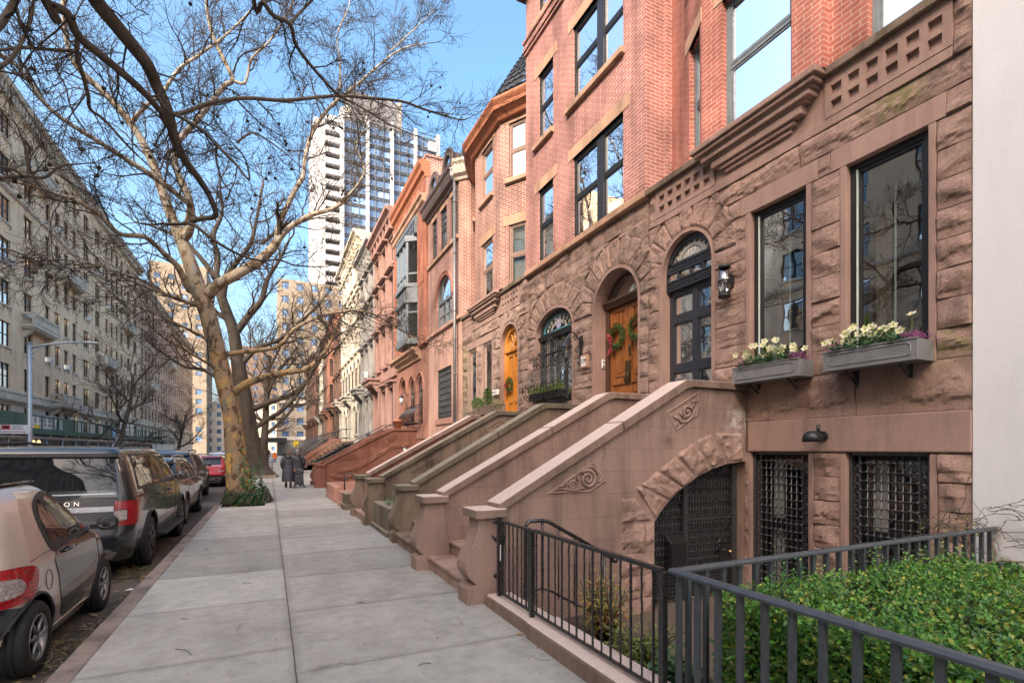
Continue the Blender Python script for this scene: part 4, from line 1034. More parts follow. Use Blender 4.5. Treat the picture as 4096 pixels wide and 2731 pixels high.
def balcony():
 """bellied wrought-iron window guard with its plants"""
 fr = right_wall(6.0)
 t = thing('window_guard', 'bellied wrought iron window guard with curled crest before the arched window', 'window guard', (6.0,10.45,2.7))
 m = MB(); prof = [(.07,3.88),(.06,3.72),(.07,3.55),(.16,3.42),(.30,3.28),(.38,3.10),(.37,2.95),(.26,2.80),(.10,2.73),(.03,2.72)]
 def crest(a): 
  u = abs(a-10.45)/.85; return .42*max(0, 1-u*1.35)**1.3
 n = 11
 for i in range(n+1):
  a = lerp(9.62, 11.28, i/n); P = []
  for k in range(len(prof)-1):
   for s in range(3):
    u = s/3; b = lerp(prof[k][0],prof[k+1][0],u); z = lerp(prof[k][1],prof[k+1][1],u)
    if k == 0: z += crest(a)*(1-u)
    P.append(fr.P(a, b, z))
  m.tube(P, .0085, 6)
 rail = lambda b, z, z2=0: m.tube([fr.P(lerp(9.62,11.28,i/16), b, z + z2*crest(lerp(9.62,11.28,i/16))) for i in range(17)], .009, 6)
 rail(.07,3.85,1); rail(.09,3.55); rail(.38,3.08); rail(.12,2.735)
 for a in (9.62, 11.28):      # closed ends
  for k in (1,3,5,7): m.tube([fr.P(a,0,prof[k][1]), fr.P(a,*prof[k])], .008, 5)
  for (b,z,r,s) in ((.18,3.12,.11,1),(.12,2.92,.07,-1),(.10,3.3,.06,1)): m.tube([fr.P(a, b+r*(1-i/20)*math.cos(s*i*.6), z+r*(1-i/20)*math.sin(s*i*.6)) for i in range(17)], .007, 5)
 for i in range(n):
  a = lerp(9.62, 11.28, (i+.5)/n); z = 3.80+crest(a)
  for (r, s, dz) in ((.055,1,.0),(.05,-1,-.11)):
   m.tube([fr.P(a+r*(1-k/20)*math.cos(s*k*.62), .075, z+dz+r*(1-k/20)*math.sin(s*k*.62)) for k in range(16)], .006, 5)
 for (a,z,r,s) in ((10.45,4.28,.06,1),(10.40,4.18,.07,-1),(10.52,4.18,.07,1),(10.2,3.98,.08,1),(10.7,3.98,.08,-1),(9.95,3.9,.06,1),(10.95,3.9,.06,-1)):
  m.tube([fr.P(a+r*(1-k/22)*math.cos(s*k*.62), .085, z+r*(1-k/22)*math.sin(s*k*.62)) for k in range(18)], .0075, 5)
 m.tube([fr.P(10.45,.08,4.2), fr.P(10.45,.08,4.42)], .008, 5)
 for i in range(0, n, 2):
  a = lerp(9.62, 11.28, (i+.5)/n)
  m.tube([fr.P(a+.055*(1-k/20)*math.cos(k*.62), .385, 3.0+.055*(1-k/20)*math.sin(k*.62)) for k in range(16)], .006, 5)
 m.build('ironwork', M['black_iron'], t)
 rnd = random.Random(8)
 for k, (a0, a1) in enumerate(((9.72,10.36),(10.48,11.15))):
  p = MB(); p.fbox(fr, a0, a1, .06, .27, 2.76, 2.93); o = p.build('planter_box', M['ink'], None, bevel=.008)
  tag(o, ('dark planter of pale green herbs behind the iron guard, nearer the lantern', 'dark planter of pale green herbs behind the iron guard, farther from the lantern')[k], 'planter', 'planters behind the iron window guard')
  lf = MB()
  for _ in range(420):
   q = fr.P(rnd.uniform(a0,a1), rnd.uniform(.05,.3), 2.93+abs(rnd.gauss(0,.10)))
   lf.leaf(q, V((rnd.uniform(-1,1),rnd.uniform(-1,1),rnd.uniform(-.2,1))), V((rnd.uniform(-1,1),rnd.uniform(-1,1),1)), rnd.uniform(.03,.06), .03)
  lf.build('foliage', M['boxleaf'], o)
def house_three():
 root = thing('row_house', 'row house with a honey-coloured arched door and canted brick bay under a rust cornice', 'house', (6.4,14.1,0))
 fr = right_wall(6.0)
 holes = [arch(12.85,1.08,4.52,1.9), rect(14.06,14.78,2.7,4.85), rect(15.33,16.01,2.7,4.85)]
 m = MB(); wall(m, fr, rect(11.66,16.6,-.9,6.0), holes, .2, -.012); m.build('stone_base', M['bs_smooth'], root)
 m = MB()
 cuts = [(12.25,13.45,1.9,4.52), (13.98,14.86,2.5,4.86), (15.25,16.09,2.5,4.86), (13.9,16.2,4.86,5.1)]
 ring = [(12.85,4.52,.95,.95)]
 ashlar(m, fr, 11.66, 16.6, 2.2, 5.12, cuts, ring, .30, (.42,.95), .032, .04, 31)
 ashlar(m, fr, 11.66, 16.6, 5.12, 5.43, [], ring, .3, (1.,1.8), .05, .05, 32)
 ashlar(m, fr, 11.66, 12.18, 5.43, 5.98, [], (), .27, (.4,.6), .05, .05, 33)
 voussoirs(m, fr, 12.85, 4.52, .60, .60, .98, .98, 9, .026, 34)
 m.build('rock_faced_stone', M['bs_rock_mossy'], root)
 margins(root, fr, [(a, b, 2.5, 4.85) for a, b in ((13.98,14.06),(14.78,14.86),(15.25,15.33),(16.01,16.09))] + [(12.25,12.31,1.9,4.52),(13.39,13.45,1.9,4.52)])
 slab('window_lintel', 'bs_smooth', root, fr, 13.9, 16.2, 4.864, 5.1, -.1, .014)
 m = MB(); arch_band(m, fr, 12.85, 4.52, .54, .54, .055, -.05, .014); m.build('arch_margin', M['bs_smooth'], root)
 m = MB(); m.fbox(fr, 12.18, 16.6, -.1, .03, 5.43, 5.535); m.fbox(fr, 13.36, 15.48, -.1, .012, 5.538, 5.98); m.build('string_course', M['bs_smooth'], root, bevel=.008)
 for (a0, a1, s) in ((12.18,13.35,12.26),(15.49,16.6,15.55)): frieze(root, fr, a0, a1, 5.538, 5.985, [(s+.18*i, s+.18*i+.11) for i in range(6)], [(5.60,5.70),(5.77,5.87)])
 m = MB(); m.fbox(fr, 11.66, 13.25, -.5, .1, 5.99, 6.1); m.build('ledge', M['bs_dark'], root, bevel=.012); m = MB(); m.fbox(fr, 15.55, 16.6, -.4, .1, 5.99, 6.1); m.build('ledge', M['bs_dark'], root, bevel=.012)
 corbel(root, fr, 14.4, 2.3, 5.60, 6.10, .27)
 FRr = fc(6.60, 11.79, 5.85, 13.09); FB = fc(5.85, 13.09, 5.85, 15.06); FL = fc(5.85, 15.06, 6.5, 16.62)
 T = 10.8; rows = ((6.11,7.78),(9.04,10.58)); L = FRr.L
 m = MB()
 wall(m, FRr, rect(0,L,6.08,T), [rect(L-.86,L-.29,*r) for r in rows], .13)
 wall(m, FB, rect(0,FB.L,6.08,T), [rect(.56,1.42,*r) for r in rows], .13)
 wall(m, FL, rect(0,FL.L,6.08,T), [rect(.4,1.1,*r) for r in rows], .13)
 m.build('brick_wall', M['brick_old'], root, uv=True)
 for r in rows:
  for f, a0, a1 in ((FRr, L-.86, L-.29), (FB,.56,1.42), (FL,.4,1.1)):
   window(root, f, a0, a1, *r, d=.035, frame='wintan', glassm='glass', fw=.05, blind=.97, blindm='bluedark' if f is FB else 'blindgrey')
   lintel(root, f, a0-.16, a1+.2, r[1], r[1]+.28)
   if r[0] > 7: sill(root, f, a0-.06, a1+.12, r[0])
 # rust-red cornice on the bay's outline, slate mansard above
 def outline(o):
  return [V((6.7,11.45)) + V((-o,-.0)), V((5.85-o*1.0,13.09-o*.55)), V((5.85-o*1.0,15.06+o*.5)), V((6.5-o,16.65))]
 m = MB()
 for (z0, z1, o0, o1) in ((10.72,10.80,.10,.14),(10.80,10.90,.14,.26),(10.90,10.99,.28,.30),(10.99,11.10,.30,.37),(11.10,11.16,.37,.37)):
  A, B = outline(o0), outline(o1)
  for i in range(3):
   m.poly(((A[i].x,A[i].y,z0),(A[i+1].x,A[i+1].y,z0),(B[i+1].x,B[i+1].y,z1),(B[i].x,B[i].y,z1)))
 A = outline(.37); m.poly([(p.x,p.y,11.16) for p in A] + [(7.6,16.65,11.16),(7.6,11.5,11.16)])
 A = outline(.10); m.poly([(p.x,p.y,10.72) for p in A] + [(7.0,16.65,10.72),(7.0,11.5,10.72)])
 m.build('cornice', M['copper'], root)
 m = MB(); A = outline(.12); B = outline(-1.55); nr = 14
 for k in range(nr):
  zz = lambda j: 11.16+3.0*(j/nr)**.8; z0, z1 = zz(k), zz(k+1)
  for i in range(3):
   p0, p1 = A[i].lerp(B[i], k/nr), A[i+1].lerp(B[i+1], k/nr); q0, q1 = A[i].lerp(B[i], (k+1.25)/nr), A[i+1].lerp(B[i+1], (k+1.25)/nr)
   n = max(1, int((p1-p0).length/.2)); o = (k % 2)*.5
   for j in range(n):
    t0, t1 = (j)/n, (j+1)/n
    a, b_ = p0.lerp(p1,t0), p0.lerp(p1,t1); c, d = q0.lerp(q1,t0), q0.lerp(q1,t1)
    mid = a.lerp(b_,.5); e = .03
    m.poly(((a.x-e,a.y,z0+.04),(mid.x-e,mid.y,z0),(b_.x-e,b_.y,z0+.04),(d.x,d.y,z1+.05),(c.x,c.y,z1+.05)))
  m.build('mansard_roof', M['slate'], root)
 # parlour windows and the honey-coloured door
 for (a0, a1) in ((14.06,14.78),(15.33,16.01)):
  window(root, fr, a0, a1, 2.7, 4.85, d=.02, frame='wintan', glassm='glass', fw=.045, meet=False, blind=1, blindm='bluedark')
 bz = -.13; d = MB()
 d.fbox(fr, 13.28, 13.39, bz-.08, bz+.03, 1.9, 4.52); d.fbox(fr, 12.31, 12.42, bz-.08, bz+.03, 1.9, 4.52); d.fbox(fr, 12.3, 13.4, bz-.08, bz+.05, 4.32, 4.42)
 arch_band(d, fr, 12.85, 4.5, .42, .42, .12, bz-.08, bz+.02); d.build('door_frame', M['woodorange'], root, bevel=.006)
 d = MB(); d.fbox(fr, 12.42, 13.28, bz-.09, bz-.05, 1.9, 4.32)
 for (s, e) in ((12.42,12.52),(13.18,13.28),(12.8,12.9)): d.fbox(fr, s, e, bz-.05, bz-.015, 1.9, 4.32)
 for (s, e) in ((1.9,2.15),(2.9,3.02),(4.2,4.32)): d.fbox(fr, 12.42, 13.28, bz-.05, bz-.017, s, e)
 do = d.build('door', M['woodorange'], root, bevel=.006)
 g = MB(); g.fill([[(12.85+.43*math.cos(pi*i/14), 4.43+.48*math.sin(pi*i/14)) for i in range(15)]], lambda a, z: fr.P(a, bz-.05, z)); g.build('fanlight', M['glass_hi'], do)
 g = MB()
 for i in range(1, 6): th = pi*i/6; g.tube([fr.P(12.85,bz-.04,4.43), fr.P(12.85+.42*math.cos(th),bz-.04,4.43+.46*math.sin(th))], .012, 5)
 g.build('glazing_bar', M['woodorange'], do)
 g = MB(); room_box(g, fr, 12.3, 13.4, 4.4, 5.06, bz-.1, bz-.5); g.build('hallway', M['room'], do)
 door_wreath(fr, 13.06, bz-.01, 3.42, .2, 'small wreath with dark red flowers hanging on the honey-coloured door', True, 6)
 # framed notice by the door
 n = MB(); n.fbox(fr, 13.52, 13.88, 0, .07, 3.18, 3.34); o = n.build('notice_plate', M['signwhite'], None, bevel=.004); tag(o, 'small white notice plate on the stone between the honey door and the dark window', 'sign')
 number_plate('N A', fr, 13.70, .073, 3.26, .11, 'wingrey', o, 'lettering')
 return root
def house_four():
 root = thing('row_house', 'house with pink stucco parlour floor, arched brick-framed window and brown mansard cornice', 'house', (6.4,18.7,0))
 fr = right_wall(6.0)
 m = MB(); wall(m, fr, rect(16.6,20.75,-.6,6.12), [rect(17.81,19.52,2.77,4.68), rect(17.9,19.4,-.2,1.5)], .17)
 m.build('stucco_wall', M['pinkstucco'], root)
 m = MB(); m.fbox(fr, 17.70, 19.75, -.05, .06, 2.55, 2.765); m.build('window_sill', M['pinkstone'], root, bevel=.012)
 m = MB(); m.fbox(fr, 16.62, 20.75, -.05, .10, 6.12, 6.25); m.build('ledge', M['pinkstucco'], root, bevel=.012)
 fb = right_wall(5.97); T = 11.0
 wins = ((17.16,17.79),(18.26,19.03),(19.52,20.13))
 m = MB(); wall(m, fb, rect(16.86,20.75,6.2,T), [arch(18.6,1.86,7.2,6.28)] + [rect(*w,9.13,10.7) for w in wins], .15)
 m.poly(((5.97,16.86,6.2),(6.27,16.56,6.2),(6.27,16.56,T),(5.97,16.86,T))); m.poly(((6.27,16.56,6.2),(7.2,16.56,6.2),(7.2,16.56,T),(6.27,16.56,T)))
 m.build('brick_wall', M['brick_old'], root, uv=True)
 m = MB(); arch_band(m, fb, 18.6, 7.2, .94, .94, .09, -.02, .03, 22); arch_band(m, fb, 18.6, 7.2, 1.05, 1.05, .05, -.02, .05, 22); m.build('arch_brick', M['brick_red'], root, uv=True)
 m = MB(); m.fbox(fb, 16.95, 20.7, -.05, .08, 8.96, 9.1); m.build('sill_course', M['bs_sill'], root, bevel=.01)
 m = MB()
 for w in wins: m.fbox(fb, w[0]-.08, w[1]+.12, -.05, .012, 10.7, 10.92)
 m.build('lintel', M['bs_sill'], root, bevel=.006)
 window(root, fr, 17.81, 19.52, 2.77, 4.68, d=.03, frame='windark', fw=.05, meet=False, vb=[17.81+1.71*i/7 for i in range(1,7)], hb=[2.77+1.91*i/8 for i in range(1,8)], glassm='glass', blind=1, blindm='blindgrey')
 window(root, fr, 17.9, 19.4, -.2, 1.5, d=.12)
 for w in wins: window(root, fb, *w, 9.13, 10.7, d=.04, frame='windark', glassm='glass_sky', hb=[10.15,10.4], vb=[(w[0]*2+w[1])/3,(w[0]+2*w[1])/3])
 w = MB(); bz = -.07; arch_band(w, fb, 18.6, 7.2, .84, .84, .09, bz-.08, bz, 20, 6.28); w.fbox(fb, 17.7, 19.5, bz-.08, bz+.01, 7.2, 7.29); w.fbox(fb, 18.55, 18.65, bz-.08, bz, 6.28, 7.2)
 for x in (18.1, 19.06): w.fbox(fb, x, x+.05, bz-.07, bz-.02, 6.28, 7.9)
 w.fbox(fb, 17.7, 19.5, bz-.07, bz-.02, 6.7, 6.75); w.fbox(fb, 17.7, 19.5, bz-.07, bz-.01, 6.26, 6.34)
 wo = w.build('window', M['wingrey'], root)
 g = MB(); g.fill([arch(18.6,1.7,7.2,6.3)], lambda a, z: fb.P(a, bz-.05, z)); g.build('pane', M['glass_sky'], wo)
 g = MB(); room_box(g, fb, 17.7, 19.5, 6.28, 8.14, bz-.1, -.9); g.build('interior', M['roomwarm'], wo)
 # cornice and round-headed mansard dormers
 prof = [(-.1,0),(.06,0),(.09,.08),(.20,.16),(.24,.3),(.26,.42),(.32,.5),(.32,.6),(-.1,.6)]
 m = MB(); moulding(m, fb, 16.95, 20.9, 10.92, prof)
 c = MB(); f2 = fc(6.4,16.4,5.97,16.86); moulding(c, f2, 0, f2.L+.15, 10.92, prof); c.build('cornice_return', M['limestone'], root)
 m.build('cornice', M['cornbrown'], root)
 m = MB(); m.poly(((5.85,16.7,11.5),(5.85,20.8,11.5),(6.75,20.8,13.2),(6.75,16.7,13.2))); m.poly(((5.85,16.7,11.5),(6.75,16.7,13.2),(6.75,16.7,11.5))); m.build('mansard_roof', M['slate'], root)
 for a in (18.0, 19.75):
  d = MB(); arch_band(d, fb, a, 11.95, .36, .40, .13, -.9, .10, 16, 11.5); d.tube([fb.P(a+.56*math.cos(pi*i/14), .05, 11.95+.58*math.sin(pi*i/14)) for i in range(15)], .055, 6)
  for s in (-1,1): d.tube([fb.P(a+s*(.58+.15*(1-i/20)*math.cos(i*.6)), .08, 11.8+.15*(1-i/20)*math.sin(i*.6)) for i in range(16)], .045, 6)
  dm = d.build('dormer', M['cornbrown'], root)
  g = MB(); g.fill([arch(a,.72,11.95,11.5,.4)], lambda x, z: fb.P(x, .03, z)); g.build('pane', M['glass_sky'], dm)
 # downspout
 t = thing('downpipe', 'grey zinc downpipe with a hopper head on the house corner', 'downpipe', (5.85,17.05,6.0))
 m = MB(); m.tube([(5.84,17.0,.0),(5.84,17.0,10.95)], .055, 10)
 for z in (2.2,4.2,6.4,8.4,10.2): m.tube([(5.84,17.0,z),(5.84,17.0,z+.05)], .07, 10)
 m.build('pipe', M['zinc'], t)
 h = MB(); h.lathe([(.06,10.9),(.17,11.08),(.17,11.28),(.20,11.30),(.20,11.36),(.16,11.36)], (5.84,17.0,0), 4, smooth=False); h.build('hopper_head', M['zinc'], t)
 return root
def house_five():
 root = thing('row_house', 'orange-red house with three arched openings, grey metal oriel and heavy rust cornice', 'house', (6.4,23.6,0))
 fr = right_wall(6.0)
 ar = [(25.23,1.2,4.43,2.2), (23.47,.82,4.42,2.85), (22.07,.80,4.42,2.7)]
 m = MB(); wall(m, fr, rect(20.75,26.5,-.3,6.02), [arch(*a) for a in ar], .3); m.build('stone_base', M['redpaint'], root)
 m = MB()
 for (c, w, zs, zb) in ar: arch_band(m, fr, c, zs, w/2+.12, w/2+.12, .07, -.02, .06, 16, zs-.25)
 m.fbox(fr, 20.75, 26.5, -.02, .035, 2.05, 2.3); m.build('hood_mould', M['redpaint'], root)
 m = MB(); moulding(m, fr, 21.9, 26.2, 5.55, [(-.05,0),(.08,.0),(.12,.12),(.26,.22),(.30,.32),(.40,.38),(.40,.5),(-.05,.5)]); m.build('bracket_cornice', M['bs_sill'], root)
 fb = right_wall(5.95); T = 11.9
 m = MB(); wall(m, fb, rect(20.75,26.5,6.0,T), [rect(22.0,25.0,6.3,11.6)], .3)
 for (a0, a1) in ((20.78,21.85),(25.5,26.45)):
  m.fbox(fb, a0, a1, -.02, .12, 6.05, T)
  for i in range(4): a = lerp(a0+.12,a1-.12,i/3); m.fbox(fb, a-.06, a+.06, .12, .16, 8.6, 11.4)
 m.build('brick_wall', M['brick_orange'], root, uv=True)
 # oriel
 o = MB(); O = [(22.05,0.0),(22.45,.48),(24.3,.48),(24.8,0.0)]
 def ori(z0, z1, k=1.0, mb=o):
  for (p, q) in zip(O, O[1:]):
   f = fc(5.95-p[1]*k, p[0], 5.95-q[1]*k, q[0]); yield f
 for (z0, z1, k) in ((6.25,6.5,1.1),(8.05,8.2,1.22),(8.2,8.75,1.0),(8.75,8.9,1.18),(10.75,11.0,1.12)):
  pts = [V((6.0,22.0,z0))] + [V((5.95-b*k,a,z0)) for a, b in O] + [V((6.0,24.9,z0))]
  o.prism(pts, (0,0,z1-z0))
 for f in ori(0,0):
  for a in (0, f.L-.09): o.fbox(f, a, a+.09, -.09, .0, 6.4, 11.0)
  if f.L > 1: 
   for a in (f.L/3, 2*f.L/3): o.fbox(f, a-.06, a+.06, -.09, 0, 6.4, 11.0)
  for z in (7.6,9.3): o.fbox(f, 0, f.L, -.08, -.01, z, z+.07)
 oo = o.build('oriel', M['wingrey'], root)
 g = MB()
 for f in ori(0,0): g.poly((f.P(0,-.05,6.4), f.P(f.L,-.05,6.4), f.P(f.L,-.05,11.0), f.P(0,-.05,11.0)))
 g.build('pane', M['glass_hi'], oo)
 g = MB(); room_box(g, fb, 22.0, 25.0, 6.3, 11.6, -.1, -1.0); g.build('interior', M['roomwarm'], oo)
 m = MB(); m.fbox(fb, 21.9, 25.6, 0, .24, 11.0, 11.74)
 p = m.build('panelled_band', M['wingrey'], root)
 m = MB()
 for i in range(9):
  for j in range(2): a = 22.0+i*.39; z = 11.08+j*.31; m.fbox(fb, a, a+.27, .24, .252, z, z+.22)
 m.build('panel', M['winblack'], p)
 prof = [(-.1,0),(.10,0),(.12,.12),(.2,.2),(.22,.34),(.30,.42),(.30,.5),(-.1,.5)]
 m = MB(); moulding(m, fb, 20.8, 26.55, 11.75, prof); m.build('cornice', M['bs_sill'], root)
 m = MB(); m.fbox(fb, 20.8, 26.5, -.1, .08, 12.24, 12.95)
 for i in range(12): a = 20.95+i*.47; m.fbox(fb, a, a+.28, .08, .13, 12.36, 12.84)
 m.build('brick_frieze', M['brick_orange'], root, uv=True, bevel=.01)
 m = MB(); moulding(m, fb, 20.75, 26.6, 12.92, [(-.1,0),(.10,0),(.13,.13),(.24,.22),(.27,.38),(.36,.5),(.38,.66),(-.1,.66)])
 m.build('top_cornice', M['copper'], root)
 m = MB(); m.box(5.9, 6.8, 20.76, 21.3, 11.9, 13.75); m.box(5.86, 6.84, 20.72, 21.34, 13.75, 13.85); m.build('chimney', M['brick_old'], root, uv=True)
 # openings
 d = MB(); d.fbox(fr, 24.63, 25.83, -.7, -.55, 2.2, 5.1); d.build('door', M['wooddark'], root)
 for (c, w, zs, zb) in ar[1:]:
  g = MB(); bz = -.16; arch_band(g, fr, c, zs, w/2-.06, w/2-.06, .07, bz-.05, bz, 14, zb); g.fbox(fr, c-.03, c+.03, bz-.05, bz, zb, zs); g.fbox(fr, c-w/2, c+w/2, bz-.05, bz, zs-.03, zs+.03); g.fbox(fr, c-w/2, c+w/2, bz-.05, bz, 3.6, 3.66)
  wo = g.build('window', M['winblack'], root)
  g = MB(); g.fill([arch(c,w,zs,zb)], lambda a, z: fr.P(a, bz-.03, z)); g.build('pane', M['glass'], wo)
  g = MB(); room_box(g, fr, c-w/2, c+w/2, zb, zs+w/2, -.31, -.9); g.build('interior', M['room'], wo)
  g = MB()
  for i in range(7): a = lerp(c-w/2+.03, c+w/2-.03, i/6); g.tube([fr.P(a,-.05,zb), fr.P(a,-.05,zs+.2)], .009, 5)
  for z in (3.3,3.9,4.4): g.tube([fr.P(c-w/2,-.05,z), fr.P(c+w/2,-.05,z)], .009, 5)
  for i in range(3): g.tube([fr.P(c-.2+.2*i+.09*(1-k/20)*math.cos(k*.6),-.04,4.15+.09*(1-k/20)*math.sin(k*.6)) for k in range(16)], .008, 5)
  g.build('window_grille', M['black_iron'], wo)
 t = thing('window_guard', 'round-bellied iron balcony guard on the orange-red house windows', 'window guard', (6,22.9,2.8))
 m = MB(); prof = [(.10,3.55),(.14,3.40),(.34,3.25),(.46,3.05),(.44,2.88),(.30,2.74),(.05,2.70)]
 for i in range(19): a = lerp(21.7,24.2,i/18); m.tube([fr.P(a,b,z) for b, z in prof], .011, 5)
 for (b, z) in ((.10,3.55),(.34,3.25),(.45,3.0),(.1,2.71)): m.tube([fr.P(21.7,b,z), fr.P(24.2,b,z)], .013, 5)
 for a in (21.7,24.2):
  for (b,z,r,s) in ((.2,3.1,.13,1),(.18,2.88,.08,-1)): m.tube([fr.P(a, b+r*(1-i/20)*math.cos(s*i*.6), z+r*(1-i/20)*math.sin(s*i*.6)) for i in range(17)], .010, 5)
  for z in (3.4,3.05,2.8): m.tube([fr.P(a,0,z), fr.P(a,interp([(2.7,.05),(2.88,.44),(3.05,.46),(3.25,.34),(3.55,.1)],z),z)], .011, 5)
 m.build('ironwork', M['black_iron'], t)
 # lamp on the door jamb
 t = thing('wall_lantern', 'small black lantern on a curved arm beside the arched doorway', 'lamp', (6,24.4,3.8))
 m = MB(); m.tube([fr.P(24.3,0,4.15), fr.P(24.3,.15,4.3), fr.P(24.3,.3,4.22)], .02, 6); m.lathe([(0,4.2),(.13,4.06),(.14,4.04)], fr.P(24.3,.3,0), 8); m.lathe([(.07,3.76),(0,3.68)], fr.P(24.3,.3,0), 8); m.build('bracket', M['black_iron'], t)
 m = MB(); m.lathe([(.12,4.04),(.07,3.76)], fr.P(24.3,.3,0), 6); m.build('lantern_glass', M['shade_white'], t)
 return root
def white_building():
 root = thing('white_building', 'plain white stuccoed building at the right edge, next to the brownstone', 'building', (6.4,-4,0))
 m = MB(); fr = right_wall(5.985)
 wall(m, fr, rect(-16,2.505,-.5,17), [], .2); m.box(5.99, 9, 2.49, 2.505, -.5, 17); m.box(5.99, 9, -16, -15.99, -.5, 17)
 m.build('stucco_wall', M['whitestucco'], root)
 m = MB(); m.fbox(fr, -16, 2.505, -.3, .25, 17, 17.4); m.build('parapet', M['whitestucco'], root)
 return root
# ---------------------------------------------------------------- stoops
def spiral(mb, P, c, r0, turns, sgn, r, ph=0, n=26, k=.12):
 mb.tube([P(c[0]+r0*(1-(1-k)*i/n)*math.cos(sgn*turns*2*pi*i/n+ph), c[1]+r0*(1-(1-k)*i/n)*math.sin(sgn*turns*2*pi*i/n+ph)) for i in range(n+1)], [r*(1-.45*i/n) for i in range(n+1)], 6)
def lower_scroll(mb, y, x0, z0, s=1.0):
 P = lambda x, z: V((x0+x*s, y-.006, z0+z*s))
 spiral(mb, P, (.50,.14), .125, 2.1, -1, .026, 2.4); spiral(mb, P, (.27,.07), .06, 1.6, 1, .016, .5)
 mb.tube([P(.0,.01),P(.1,.03),P(.2,.02),P(.3,.0),P(.4,.03),P(.47,.02)], [.006,.010,.014,.014,.014,.010], 6)
 mb.tube([P(.39,.2),P(.46,.29),P(.56,.30),P(.64,.22)], [.008,.016,.018,.008], 6)
 for (x, z, a) in ((.16,.07,.9),(.34,.13,1.3),(.42,.22,1.0),(.66,.1,.4),(.64,.2,1.1),(.58,.3,1.5),(.1,.05,.6)):
  mb.tube([P(x,z),P(x+.04*math.cos(a),z+.04*math.sin(a)),P(x+.08*math.cos(a+.5),z+.08*math.sin(a+.5))], [.016,.014,.003], 5)
def upper_scroll(mb, y, x0, z0, s=1.0):
 P = lambda x, z: V((x0+x*s, y-.006, z0+z*s)); rnd = random.Random(4)
 spiral(mb, P, (.30,.22), .09, 1.5, 1, .020, .3)
 mb.tube([P(.02,.16),P(.12,.13),P(.2,.08),P(.3,.09),P(.4,.17),P(.46,.3)], [.008,.014,.016,.016,.014,.006], 6)
 for k in range(16):
  u = k/15; x, z = lerp(.08,.46,u), lerp(.05,.38,u)+rnd.uniform(-.06,.05); a = rnd.uniform(0,2*pi)
  mb.tube([P(x,z),P(x+.035*math.cos(a),z+.035*math.sin(a)),P(x+.06*math.cos(a+.8),z+.06*math.sin(a+.8))], [.016,.017,.004], 5)
SLOPE = [(2.24,.93),(4.93,2.41),(6.0,2.41)]
def top_z(x): return interp(SLOPE, x)
def newel(parent, x, y0, y1, mat, cap, base=True):
 dx = x - 1.85
 prof = [(2.36,-.05),(1.85,-.05),(1.85,.165),(1.95,.205),(1.895,.25),(1.85,.31),(1.832,.37),(1.838,.43),(1.868,.51),(1.908,.60),(1.945,.69),(1.968,.78),(1.975,.885),(2.24,.885)]
 m = MB(); pts = [(px+dx, y0, pz) for px, pz in prof]; m.prism(pts, (0, y1-y0, 0)); n = m.build('newel', M['bs_carve' if mat == 'bs_stoop' else mat], parent, bevel=.008)
 m = MB(); m.box(x+.075, x+.44, y0-.06, y1+.07, .888, .985); m.build('newel_cap', M[cap], n, bevel=.014)
